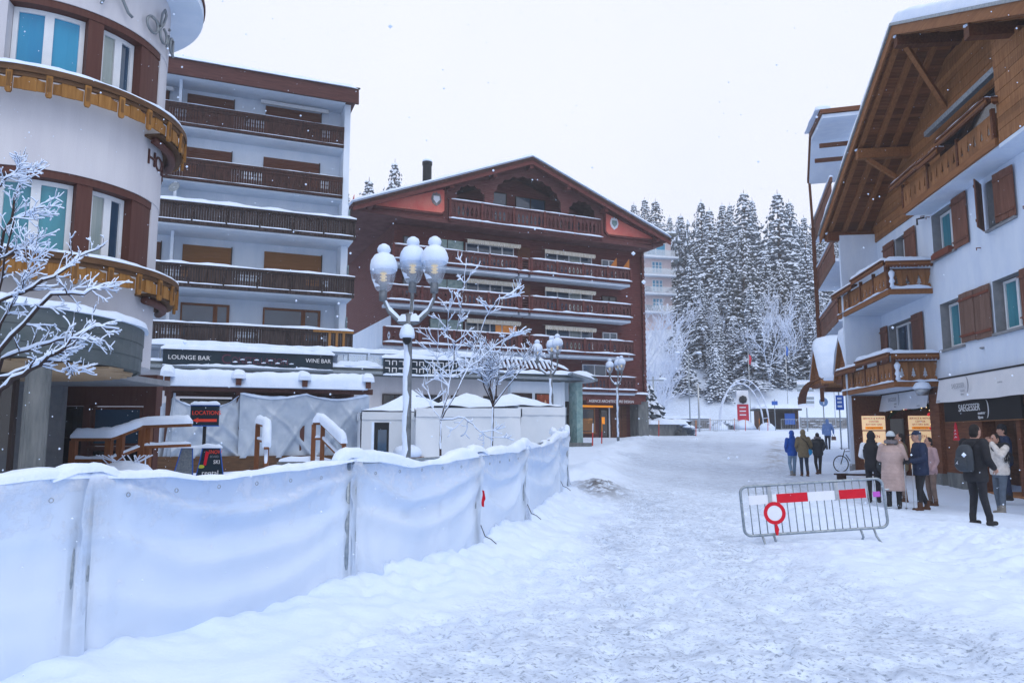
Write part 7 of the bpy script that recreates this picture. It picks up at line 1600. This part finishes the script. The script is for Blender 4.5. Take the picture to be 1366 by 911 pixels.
# hedge, low garden wall and bin right of the chalet
gw = thing('garden_wall', 'low concrete garden wall with snow beside the chalet corner', 'wall', (11.6, 62, gz(12, 62)), 20); bx('wall', 'concrete', gw, -.8, 3.0, 0, .4, -.3, .9); sn = MB(); sn.cap([(-.8, .5, .9), (3.0, .5, .9)], 1.6, .45, seed=61); sn.build('snow', 'snow', gw, smooth=True)
def bush(x, y, r, lab, seed):
    o_ = thing('snowy_bush', lab, 'bush', (x, y, gz(x, y)), 0, group='snow covered bushes'); rr = random.Random(seed); g, sn = MB(), MB()
    for k in range(420):
        a, e = rr.uniform(0, 6.28), rr.uniform(0, 1.4); d = Vector((math.cos(a) * math.cos(e), math.sin(a) * math.cos(e), math.sin(e) * .8)); p_ = d * r * rr.uniform(.75, 1.0); s_ = d.cross(Vector((.2, .5, .8))).normalized() * .09; g.add([p_ + s_, p_ - s_, p_ + d * .28 - Vector((0, 0, .05))], [(0, 1, 2)])
    for k in range(34):
        a, q = rr.uniform(0, 6.28), rr.uniform(0, .85); c = (math.cos(a) * r * q, math.sin(a) * r * q, r * .8 * math.sqrt(1 - q * q) * .93); w_ = rr.uniform(.2, .42); sn.lathe([(w_, -.05), (w_ * .95, .06), (w_ * .6, .16), (.03, .2)], 8, c, jit=.15, seed=k)
    g.build('twigs', 'needles', o_, kind='stuff'); sn.build('snow', 'snow', o_, smooth=True, kind='stuff')
bush(13.9, 63.5, 1.15, 'large rounded snowy bush beside the low garden wall', 1); bush(12.4, 65, 1.0, 'snowy bush behind the garden wall next to the chalet', 2); bush(15.2, 68, 1.0, 'snowy bush behind the dark bin', 3); bush(14.2, 72, 1.2, 'far snowy bush against the rubble wall', 4); bush(17.5, 80, 1.3, 'low snowy bush under the small white spruces', 5); bush(22.6, 82, 1.1, 'snowy bush at the left foot of the arch', 6)
bn = thing('litter_bin', 'dark square litter bin with snow by the hedge', 'bin', (14.9, 66, gz(14.9, 66))); bx('body', 'iron', bn, -.45, .45, -.4, .4, 0, 1.0); bx('lid', 'iron', bn, -.5, .5, -.45, .45, 1.002, 1.08); sn = MB(); sn.cap([(-.45, 0, 1.08), (.45, 0, 1.08)], .8, .2, seed=5); sn.build('snow', 'snow', bn, smooth=True)
sp = spruce('young_pine', 3.6, 1.5, 9, .2, .6, dens=1.0); sp.location = (11.5, 64.5, gz(11.5, 64.5) + .6); sp['label'] = 'small dark young pine standing in snow beside the chalet corner'; del sp['group']
for q in sp.children:
    if q.name.startswith('snow_load'): q['kind'] = 'stuff'
# bicycle leaning behind the white fin wall
bi = thing('bicycle', 'dark bicycle parked behind the white fin wall', 'bicycle', (14.22, 32.1, gz(14.0, 32.1)), 8)
def wheel(x):
    P_ = [(x + .33 * math.cos(a), 0, .34 + .33 * math.sin(a)) for a in np.linspace(0, 2 * math.pi, 33)]; w_ = MB().tube(P_, .022, 8, caps=False).build('wheel', 'iron', bi, smooth=True)
    for k in range(12): a = k * math.pi / 6; MB().tube([(x, 0, .34), (x + .32 * math.cos(a), 0, .34 + .32 * math.sin(a))], .003, 4).build('spoke', 'steel', w_)
wheel(-.52); wheel(.52)
for a, b in (((-.52, 0, .34), (-.32, 0, .92)), ((-.30, 0, .85), (.18, 0, .86)), ((-.28, 0, .72), (.0, 0, .32)), ((.0, 0, .32), (.2, 0, .86)), ((.0, 0, .32), (.52, 0, .34)), ((.52, 0, .34), (.2, 0, .8))): MB().tube([a, b], .018, 6).build('tube', 'iron', bi)
MB().tube([(-.36, -.28, .98), (-.3, -.05, .96), (-.3, .05, .96), (-.36, .28, .98)], .014, 6).build('handlebar', 'iron', bi); MB().lathe([(.03, 0), (.1, .03), (.1, .06), (.03, .08)], 10, (.22, 0, .9), sx=1.4, sy=.7).build('saddle', 'iron', bi, smooth=True)
# slatted bench end / grating by the fin wall
gr = thing('low_bench', 'low dark slatted bench with snow at the foot of the fin wall', 'bench', (12.2, 27.2, .02), 2)
for k in range(5): bx('slat', 'dark_balcony', gr, -.7, .9, -.25 + k * .12, -.16 + k * .12, .30, .35)
for x in (-.6, .75): bx('leg', 'dark_balcony', gr, x, x + .08, -.25, .32, 0, .30)
sn = MB(); sn.cap([(-.3, .15, .35), (.9, .15, .35)], .4, .14, seed=15); sn.build('snow', 'snow', gr, smooth=True)
# rack of skis / thawed steps right of the doorway
ds_ = thing('door_steps', 'dark thawed stone steps at the jeweller doorway', 'steps', (11.35, 15.9, 0), -97)
for k in range(2): bx('step', 'asphalt', ds_, -.9 + k * .25, .9, .3 * k, .3 * k + .3, .02, .10 + .12 * k)
# ------------------------------------------------------------------ people
from mathutils.bvhtree import BVHTree
cmat('skin', (.42, .24, .18), .55, .25, 9, .1)
def capsule(p, q, r0, r1, n=12):
    p, q = Vector(p), Vector(q); d = (q - p).normalized(); pts, rs = [], []
    for k in range(4): a = math.pi / 2 * (1 - k / 4); pts.append(p - d * r0 * math.sin(a)); rs.append(max(.002, r0 * math.cos(a)))
    for k in range(5): pts.append(p.lerp(q, k / 4)); rs.append(r0 + (r1 - r0) * k / 4)
    for k in range(1, 5): a = math.pi / 2 * k / 4; pts.append(q + d * r1 * math.sin(a)); rs.append(max(.002, r1 * math.cos(a)))
    m_ = MB(); m_.tube(pts, rs, n); return m_
def loft(rings, n=24):
    """rings: (cx, cy, cz, rx, ry)"""
    m_ = MB(); P_ = []
    for cx, cy, cz, rx, ry in rings: P_.append([(cx + rx * math.cos(2 * math.pi * k / n), cy + ry * math.sin(2 * math.pi * k / n), cz) for k in range(n)])
    vs = [p for r in P_ for p in r]; fs = []
    for i in range(len(P_) - 1):
        for k in range(n): fs.append((i * n + k, i * n + (k + 1) % n, (i + 1) * n + (k + 1) % n, (i + 1) * n + k))
    fs.append(tuple(range(n))[::-1]); fs.append(tuple((len(P_) - 1) * n + k for k in range(n))); m_.add(vs, fs); return m_
def ellip(c, r, n=16):
    return loft([(c[0], c[1], c[2] + r[2] * math.sin(a), max(.003, r[0] * math.cos(a)), max(.003, r[1] * math.cos(a))) for a in np.linspace(-math.pi / 2, math.pi / 2, 9)], n)
def hand_mesh(wrist, dirv, palm_n, side, curl=.5, sc=1.):
    """palm and five bent fingers"""
    w_, d, pn = Vector(wrist), Vector(dirv).normalized(), Vector(palm_n).normalized(); s_ = d.cross(pn).normalized() * side; m_ = MB()
    a = capsule(w_, w_ + d * .075 * sc, .026 * sc, .034 * sc, 8); m_.add(a.v, a.f)
    for k, (o, l_) in enumerate(((-.030, .060), (-.010, .072), (.010, .068), (.029, .052))):
        b = w_ + d * .085 * sc + s_ * o * sc; c1 = b + (d * (1 - curl * .3) + pn * curl * .5).normalized() * l_ * .5 * sc; c2 = c1 + (d * (1 - curl) + pn * curl * 1.1).normalized() * l_ * .5 * sc
        for p_, q_, r_ in ((b, c1, .0095), (c1, c2, .0085)): a = capsule(p_, q_, r_ * sc, r_ * .93 * sc, 6); m_.add(a.v, a.f)
    b = w_ + d * .03 * sc - s_ * .030 * sc; c1 = b + (d * .7 - s_ * .6 + pn * .4).normalized() * .04 * sc; c2 = c1 + (d + pn * curl).normalized() * .03 * sc
    for p_, q_ in ((b, c1), (c1, c2)): a = capsule(p_, q_, .0105 * sc, .0095 * sc, 6); m_.add(a.v, a.f)
    return m_
def person(label, loc, rz, H, top, legs, shoes, pose=None, hood=None, hair=None, face=True, hem=.80, coat=None, bulk=1., glove=None, voxel=.016, quilt=False, head_turn=0., cap=None, hat=None, fur=None, sleeves=None, lean=0.):
    """local: facing +y, right hand at +x. joints scaled from a 1.72 m figure; one continuous remeshed body"""
    k = H / 1.72; po = dict(hipL=(-.09, 0, .90), hipR=(.09, 0, .90), kneeL=(-.10, .02, .49), kneeR=(.10, .02, .49), ankL=(-.10, -.02, .09), ankR=(.10, -.02, .09), shL=(-.185, 0, 1.40), shR=(.185, 0, 1.40), elL=(-.25, -.02, 1.13), elR=(.25, -.02, 1.13), wrL=(-.24, .10, .90), wrR=(.24, .10, .90), head=(0, .02, 1.60), chest=(0, 0, 1.25))
    po.update(pose or {}); J = {a: Vector(b) * k for a, b in po.items()}
    prim = []      # (mesh, material)
    def P(m_, mt): prim.append((m_, mt))
    b_ = bulk; cx, cy = J['chest'].x, J['chest'].y
    if coat: 
        rings = []
        zs = np.linspace(coat, 1.44, 30 if not quilt else 64)
        for z in zs:
            t_ = (z - coat) / (1.44 - coat); rx = np.interp(t_, [0, .4, .62, .85, 1], [.235, .215, .195, .215, .13]) * b_; ry = np.interp(t_, [0, .4, .62, .85, 1], [.20, .175, .155, .155, .10]) * b_
            if quilt: q = 1 + .035 * (abs(math.sin(math.pi * (z - coat) / .075)) - .5); rx *= q; ry *= q
            rings.append((cx * t_ * k, cy * t_ * k, z * k, rx * k, ry * k))
        P(loft(rings), top)
    else:
        P(loft([(x * k + cx * f * k, y * k + cy * f * k, z * k, rx * k * b_, ry * k * b_) for x, y, z, rx, ry, f in ((0, 0, hem, .175, .135, .1), (0, 0, hem + .08, .19, .145, .2), (0, 0, 1.02, .175, .135, .6), (0, .01, 1.2, .195, .148, 1), (0, 0, 1.34, .20, .14, 1), (0, -.01, 1.42, .15, .11, 1), (0, 0, 1.47, .08, .08, 1))]), top)
        P(loft([(0, 0, .78 * k, .13 * k, .11 * k), (0, 0, .86 * k, .165 * k, .125 * k), (0, 0, .96 * k, .16 * k, .12 * k)]), legs)
    for s_ in 'LR':
        P(capsule(J['hip' + s_], J['knee' + s_], .092 * k * (1 if not coat else .95), .066 * k), legs); P(capsule(J['knee' + s_], J['ank' + s_] + Vector((0, 0, .05)), .066 * k, .052 * k), legs)
        a = J['ank' + s_]; P(capsule(a + Vector((0, 0, .09 * k)), a + Vector((0, 0, .01)), .056 * k, .055 * k), shoes)
        f = Vector((0, .13 * k, -.045 * k)); P(capsule(a + Vector((0, -.03, -.045)) * k, a + f, .042 * k, .040 * k), shoes)
        P(capsule(J['sh' + s_], J['el' + s_], .074 * k * b_, .060 * k * b_), sleeves or top); P(capsule(J['el' + s_], J['wr' + s_], .060 * k * b_, .045 * k * b_), sleeves or top)
    hd = J['head']; P(capsule(Vector((cx * k, 0, 1.42 * k)), hd - Vector((0, 0, .04 * k)), .062 * k, .058 * k), 'skin' if not hood else hood)
    ht = Matrix.Rotation(R(head_turn), 3, 'Z')
    def hv(x, y, z): return hd + ht @ (Vector((x, y, z)) * k)
    def hell(c, r): 
        m_ = ellip((0, 0, 0), (r[0] * k, r[1] * k, r[2] * k)); m_.v = [tuple(hd + ht @ (Vector(p) + Vector(c) * k)) for p in m_.v]; return m_
    P(hell((0, 0, .01), (.074, .094, .112)), 'skin'); P(hell((0, .035, -.055), (.052, .058, .06)), 'skin')      # skull, jaw
    P(capsule(hv(0, .088, .012), hv(0, .106, -.018), .011 * k, .015 * k, 8), 'skin')                               # nose
    for sx_ in (-1, 1): P(capsule(hv(.074 * sx_, -.005, .02), hv(.076 * sx_, -.012, -.025), .014 * k, .011 * k, 6), 'skin')   # ears
    if hood: P(hell((0, -.022, .02), (.100, .105, .132)), hood); P(capsule(hv(-.05, -.06, -.11), hv(.05, -.06, -.11), .06 * k, .06 * k), hood); P(hell((0, .03, -.09), (.075, .07, .05)), hood)
    if hair and not hood: P(hell((0, -.022, .03), (.083, .088, .106)), hair); P(hell((0, -.05, -.03), (.078, .058, .085)), hair)
    V_, F_ = [], []; tr = []
    for m_, mt in prim: 
        o = len(V_); V_ += m_.v; F_ += [tuple(i + o for i in f) for f in m_.f]; tr.append((BVHTree.FromPolygons([Vector(p) for p in m_.v], m_.f), mt))
    me = bpy.data.meshes.new('tmp'); me.from_pydata(V_, [], F_); me.update(); ob = bpy.data.objects.new('tmp', me); COL.objects.link(ob)
    md = ob.modifiers.new('r', 'REMESH'); md.mode = 'VOXEL'; md.voxel_size = voxel; md.use_smooth_shade = True
    dg = bpy.context.evaluated_depsgraph_get(); body = bpy.data.meshes.new_from_object(ob.evaluated_get(dg)); bpy.data.objects.remove(ob); bpy.data.meshes.remove(me)
    names = []
    for _, mt in prim:
        if mt not in names: names.append(mt)
    body.materials.clear()
    for n_ in names: body.materials.append(MATS[n_])
    mi = []
    for p_ in body.polygons:
        c = p_.center; best, bi = 1e9, 0
        for bv, mt in tr:
            h_ = bv.find_nearest(c, best)
            if h_[0] is not None and h_[3] < best: best, bi = h_[3], names.index(mt)
        mi.append(bi)
    body.polygons.foreach_set('material_index', mi)
    bm = bmesh.new(); bm.from_mesh(body); bmesh.ops.smooth_vert(bm, verts=bm.verts, factor=.5, use_axis_x=True, use_axis_y=True, use_axis_z=True); bm.to_mesh(body); bm.free()
    body.polygons.foreach_set('use_smooth', [True] * len(body.polygons)); body.name = 'body'
    root = thing('person', label, 'person', loc, rz); 
    if lean: root.rotation_euler = (R(lean), 0, R(rz))
    link('body', body, root)
    # face: eyes and mouth
    if face:
        for sx_ in (-1, 1):
            MB().lathe([(.002, -.008), (.008, -.005), (.009, 0), (.008, .005), (.002, .008)], 8, hv(.031 * sx_, .078, .022)).build('eye', 'iron', root); MB().bar(hv(.018 * sx_, .088, .045), hv(.046 * sx_, .080, .043), .008, .006).build('eyebrow', hair or 'iron', root)
        MB().bar(hv(-.022, .091, -.05), hv(.022, .091, -.05), .006, .007).build('mouth', 'rust', root)
    for s_, sg in (('L', -1), ('R', 1)):
        if glove is None: break
        d = (J['wr' + s_] - J['el' + s_]).normalized(); pn = Vector((-sg, .2, 0)); 
        if abs(d.dot(pn.normalized())) > .8: pn = Vector((0, 0, -1))
        hand_mesh(J['wr' + s_] + d * .02, d, pn, sg, .6, k).build('glove' if glove != 'skin' else 'hand', glove, root, smooth=True)
    if cap:
        m_ = hell((0, -.012, .062), (.084, .100, .070)); m_.build('cap', cap, root, smooth=True)
        vz = MB(); P_ = [[tuple(hv(x * (1 - .25 * j / 3), .075 + j * .028, .065 - .006 * j - 3 * x * x)) for x in np.linspace(-.07, .07, 9)] for j in range(4)]; vz.grid(P_); vz.grid([[(p[0], p[1], p[2] - .006) for p in r] for r in P_], flip=True); vz.build('visor', cap, root, smooth=True)
    if hat:
        m_ = hell((0, -.008, .075), (.088, .102, .085)); h_ = m_.build('knit_hat', hat, root, smooth=True); MB().lathe([(.09, 0), (.096, .01), (.096, .035), (.09, .045)], 20, hv(0, -.006, .035), sy=1.12).build('brim', hat, root, smooth=True)
    if fur:
        m_ = MB(); rr_ = random.Random(4)
        for i in range(420):
            a = rr_.uniform(0, 6.28); rx, ry = .125, .12; c = hv(rx * math.cos(a) * rr_.uniform(.8, 1), -.03 + ry * math.sin(a) * rr_.uniform(.8, 1), -.085 + rr_.uniform(-.045, .05)); d = Vector((math.cos(a), math.sin(a), rr_.uniform(-.6, .8))).normalized() * .055 * k; s2 = d.cross(Vector((0, 0, 1))).normalized() * .008
            m_.add([c + s2, c - s2, c + d], [(0, 1, 2)])
        for i in range(14):
            a0, a1 = i / 14 * 6.28, (i + 1) / 14 * 6.28; a = capsule(hv(.105 * math.cos(a0), -.03 + .10 * math.sin(a0), -.09), hv(.105 * math.cos(a1), -.03 + .10 * math.sin(a1), -.09), .045 * k, .045 * k, 8); m_.add(a.v, a.f)
        m_.build('fur_collar', fur, root, smooth=True)
    return root
def gz2(x, y): return ground_z(x, y) - .03
def C_(n, c, **k): cmat(n, c, **k); return n
blk = C_('cloth_black', (.012, .013, .017)); navy = C_('cloth_navy', (.012, .022, .055)); jeans = C_('jeans_light', (.16, .25, .36)); djean = C_('jeans_dark', (.018, .028, .05)); boot = C_('boot_brown', (.075, .035, .02)); dboot = C_('boot_dark', (.018, .018, .02)); hairm = C_('hair_dark', (.012, .010, .010)); beige = C_('coat_beige', (.36, .27, .25), scale=4); royal = C_('royal_blue', (.008, .07, .34)); khaki = C_('khaki', (.15, .12, .07)); sky_ = C_('jacket_sky', (.13, .22, .42)); cream = C_('fleece_cream', (.52, .49, .46), scale=14); grey = C_('jeans_grey', (.075, .10, .135)); furm = C_('fur_grey', (.20, .18, .19), scale=20); white_c = C_('sleeve_white', (.6, .64, .7)); pinkc = C_('jacket_pink', (.38, .26, .27)); sand = C_('trouser_sand', (.17, .12, .10)); shoe_g = C_('shoe_grey', (.20, .19, .17)); hatm = C_('hat_pale', (.42, .48, .52), scale=16); blackpuff = C_('puffer_black', (.025, .03, .036), rough=.45); taupe = C_('boot_taupe', (.07, .045, .03)); olive = C_('jacket_olive', (.12, .10, .055))
walk = dict(kneeL=(-.09, .06, .50), ankL=(-.09, -.08, .10), kneeR=(.09, .05, .49), ankR=(.09, .10, .09))
pocket = dict(elL=(-.27, -.05, 1.14), elR=(.27, -.05, 1.14), wrL=(-.19, .10, .95), wrR=(.19, .10, .95))
def put(u, Y): return (u - 683) / 1013 * Y
x = put(1053, 29.9); person('person walking away in a royal blue hooded jacket and light jeans', (x, 29.9, gz2(x, 29.9)), 4, 1.78, royal, jeans, shoe_g, {**walk, **pocket}, hood=royal, voxel=.02, face=False)
x = put(1068, 29.4); person('person walking away in a khaki hooded parka and dark jeans', (x, 29.4, gz2(x, 29.4)), -4, 1.78, khaki, djean, boot, {**pocket, 'kneeL': (-.09, .02, .49), 'ankR': (.10, -.06, .10)}, hood=khaki, hem=.72, bulk=1.12, voxel=.02, face=False)
bag = thing('shoulder_bag', 'small bright blue bag on the khaki walker\'s hip', 'bag', (x + .20, 29.33, gz2(x, 29.4) + .82)); MB().add(ellip((0, 0, .12), (.11, .06, .13)).v, ellip((0, 0, .12), (.11, .06, .13)).f).build('pouch', mat('bag_blue', (.02, .30, .62), .5), bag, smooth=True); MB().tube([(.0, -.10, .20), (-.15, -.16, .48), (-.32, -.10, .66)], .012, 6).build('strap', 'cloth_black', bag)
x = put(1087, 30.0); person('person walking away in a shiny black jacket with fur hood', (x, 30.0, gz2(x, 30.0)), 0, 1.62, blackpuff, blk, boot, {**walk, **pocket}, hair=hairm, fur=furm, bulk=1.15, quilt=False, voxel=.02, face=False)
x = put(1101, 44.5); person('lone walker in a light blue hooded jacket further up the street', (x, 44.5, gz2(x, 44.5)), -8, 1.76, sky_, djean, dboot, {**walk, 'elR': (.30, -.03, 1.14), 'wrR': (.33, .04, .92)}, hood=sky_, bulk=1.08, voxel=.026, face=False)
bag = thing('carrier_bag', 'small pale bag in the lone walker\'s hand', 'bag', (x + .36, 44.5, gz2(x, 44.5) + .55)); MB().prism([(-.13, 0), (.13, 0), (.11, .22), (-.11, .22)], (0, 0, 0), (1, 0, 0), (0, 0, 1), (0, .1, 0)).build('pouch', 'shutter_grey', bag); MB().tube([(-.07, .05, .2), (-.04, .05, .33), (.04, .05, .33), (.07, .05, .2)], .012, 5).build('handle', 'cloth_black', bag)
x = put(1158, 18.4); person('person in black cap and dark jacket with one white sleeve', (x, 18.4, gz2(x, 18.4)), -35, 1.68, blk, blk, dboot, {'elL': (-.26, .02, 1.14), 'wrL': (-.12, .22, 1.05), 'elR': (.25, .04, 1.13), 'wrR': (.10, .24, 1.08)}, hood=blk, sleeves=white_c, voxel=.018)
hb = thing('handbag', 'black handbag hanging at the hip of the white-sleeved person', 'bag', (x + .14, 18.2, gz2(x, 18.4) + .72)); q = ellip((0, 0, .15), (.15, .07, .16)); MB().add(q.v, q.f).build('pouch', 'puffer_black', hb, smooth=True); MB().tube([(-.08, 0, .25), (-.12, .05, .6), (-.05, .1, .72)], .012, 6).build('strap', 'cloth_black', hb)
x = put(1184, 17.2); person('woman in a long beige quilted coat, pale knit hat and fur collar', (x, 17.2, gz2(x, 17.2)), -30, 1.70, beige, blk, dboot, {'elL': (-.26, .04, 1.13), 'wrL': (-.10, .26, 1.06), 'elR': (.27, .05, 1.13), 'wrR': (.20, .28, 1.10), 'ankL': (-.10, -.05, .09)}, hair=hairm, hat=hatm, fur=furm, coat=.42, quilt=True, bulk=1.1, voxel=.012, face=False, glove=olive)
x = put(1197, 18.6); person('person in an olive jacket half hidden behind the beige coat', (x, 18.6, gz2(x, 18.6)), 70, 1.66, olive, sand, boot, {'elR': (.25, .1, 1.15), 'wrR': (.10, .34, 1.12)}, hair=hairm, voxel=.02)
x = put(1221, 17.1); person('man in navy cap and dark navy jacket standing in profile', (x, 17.1, gz2(x, 17.1)), 82, 1.76, navy, blk, boot, {'elL': (-.26, .0, 1.12), 'wrL': (-.20, .24, 1.08), 'elR': (.26, .0, 1.12), 'wrR': (.18, .24, 1.06), 'kneeL': (-.10, .08, .49), 'ankL': (-.12, .10, .09), 'ankR': (.10, -.12, .10), 'head': (0, .05, 1.60)}, hair=C_('hair_grey', (.18, .17, .17)), cap=navy, hem=.78, bulk=1.12, glove=blk, voxel=.012)
for i, (px_, py_) in enumerate(((put(1209, 17.0), 17.0), (put(1199, 16.9), 16.9))):
    wp = thing('walking_pole', ['right walking pole held by the man in the navy cap', 'left walking pole in front of the navy jacket'][i], 'pole', (px_, py_, gz2(px_, py_))); MB().tube([(0, 0, 0), (.02, .0, 1.05)], .009, 6).build('shaft', 'steel', wp); MB().tube([(.02, 0, 1.02), (.022, 0, 1.15)], .016, 6).build('grip', 'cloth_black', wp); MB().lathe([(.01, 0), (.035, .01), (.01, .02)], 10, (.001, 0, .06)).build('basket', 'cloth_black', wp)
x = put(1234, 18.3); person('person in a pale pink jacket and sand trousers behind the man', (x, 18.3, gz2(x, 18.3)), 95, 1.62, pinkc, sand, boot, {}, hair=hairm, voxel=.02)
x = put(1293, 13.55); bp_ = person('man in black carrying a dark backpack, turned towards the shop', (x, 13.55, gz2(x, 13.55)), -72, 1.76, blk, C_('trouser_black', (.014, .015, .020)), dboot, {'elL': (-.25, .03, 1.12), 'wrL': (-.17, .20, .98), 'elR': (.26, -.02, 1.13), 'wrR': (.22, .16, .98), 'kneeL': (-.10, .04, .49), 'ankR': (.12, .10, .09), 'head': (.01, .05, 1.59)}, hair=hairm, hem=.74, bulk=1.12, glove='skin', voxel=.011)
pk_ = thing('backpack', 'dark grey backpack with a small pale emblem on the man\'s back', 'backpack', (x - .20, 13.48, gz2(x, 13.55) + .93), -72)
q = loft([(0, 0, 0, .12, .06), (0, -.02, .04, .155, .10), (0, -.03, .2, .16, .115), (0, -.02, .36, .15, .10), (0, 0, .45, .11, .06), (0, .01, .475, .05, .03)], 20); MB().add(q.v, q.f).build('main_bag', C_('pack_grey', (.028, .036, .046), rough=.6), pk_, smooth=True)
q = loft([(0, -.10, .05, .10, .03), (0, -.12, .1, .12, .05), (0, -.12, .22, .115, .045), (0, -.10, .27, .09, .02)], 16); MB().add(q.v, q.f).build('front_pocket', 'pack_grey', pk_, smooth=True)
MB().prism([(-.025, -.03), (.0, .0), (.03, .035), (.01, .0), (.028, -.03), (0, -.012)], (-.03, -.172, .16), (1, 0, 0), (0, 0, 1), (0, -.004, 0)).build('emblem', 'sign_white', pk_)
for s_ in (-.09, .09): MB().tube([(s_, .06, .42), (s_ * 1.4, .12, .52), (s_ * 1.6, .25, .48), (s_ * 1.7, .30, .3), (s_ * 1.3, .12, .05)], .02, 6, sq=.5).build('strap', 'cloth_black', pk_, smooth=True)
x = put(1325, 16.5); person('person in a cream fleece raising both hands to the face', (x, 16.5, gz2(x, 16.5)), 100, 1.72, cream, grey, shoe_g, {'elL': (-.27, .18, 1.25), 'wrL': (-.09, .22, 1.50), 'elR': (.27, .18, 1.26), 'wrR': (.08, .22, 1.52), 'head': (0, .06, 1.58), 'kneeL': (-.10, .06, .49), 'ankL': (-.12, .10, .09)}, hair=hairm, bulk=1.14, hem=.84, glove='skin', voxel=.012)
sc = thing('black_scarf', 'black fringed scarf over the shoulder of the cream fleece', 'scarf', (x, 16.42, gz2(x, 16.5) + 1.36)); rr = random.Random(8)
q = capsule((-.10, 0, .05), (.10, -.02, .08), .09, .09); m_ = MB().add(q.v, q.f); q = capsule((.0, -.08, .06), (.02, -.14, -.06), .07, .06); m_.add(q.v, q.f); m_.build('wrap', 'cloth_black', sc, smooth=True)
for i in range(14): MB().tube([(-.05 + i * .012, -.16, -.05), (-.05 + i * .013 + rr.uniform(-.02, .02), -.19, -.14), (-.05 + i * .014 + rr.uniform(-.03, .03), -.18, -.24 - .05 * rr.random())], .007, 4).build('fringe', 'cloth_black', sc)
x = put(1333, 18.6); person('tall man in dark navy standing in the shop doorway', (x, 18.6, gz2(x, 18.6) + .12), 75, 1.80, navy, navy, dboot, {}, hair=hairm, hood=None, hat=blk, bulk=1.1, voxel=.018)
# ------------------------------------------------------------------ falling snow and winter air
rr = np.random.default_rng(5); N = 8000
yy = 2.2 + 46 * rr.random(N) ** 1.35; xx = (rr.random(N) * 2 - 1) * (.80 * yy + 1.5); zz = .15 + rr.random(N) * (.66 * yy + 2.0)
rad = rr.uniform(.0018, .0046, N) * (1 + .9 * (rr.random(N) < .06))
base = np.array([(1, 0, 0), (-1, 0, 0), (0, 1, 0), (0, -1, 0), (0, 0, 1), (0, 0, -1)], float); fc = np.array([(0, 2, 4), (2, 1, 4), (1, 3, 4), (3, 0, 4), (2, 0, 5), (1, 2, 5), (3, 1, 5), (0, 3, 5)])
V = (np.stack([xx, yy, zz], -1)[:, None, :] + base[None] * rad[:, None, None]).reshape(-1, 3); Fa = (fc[None] + (np.arange(N) * 6)[:, None, None]).reshape(-1, 3)
me = bpy.data.meshes.new('snowfall'); me.from_pydata(V.tolist(), [], Fa.tolist()); me.materials.append(MATS['snow_fluffy']); me.update(); link('snowfall', me, kind='stuff', label='light snow flakes drifting down over the street', cat='snowfall')
hz = MB().box(-440, 450, -70, 660, -2, 75).build('haze', 'snow', kind='stuff', label='thin cold haze filling the air of the valley', cat='haze')
m = bpy.data.materials.new('haze'); m.use_nodes = True; t = m.node_tree; t.nodes.clear(); o_ = _n(t, 'ShaderNodeOutputMaterial'); v_ = _n(t, 'ShaderNodeVolumePrincipled')
v_.inputs['Color'].default_value = (1, 1, 1, 1); v_.inputs['Density'].default_value = .0009; v_.inputs['Anisotropy'].default_value = .2
t.links.new(v_.outputs[0], o_.inputs['Volume']); hz.data.materials.clear(); hz.data.materials.append(m)
scene.cycles.volume_bounces = 4
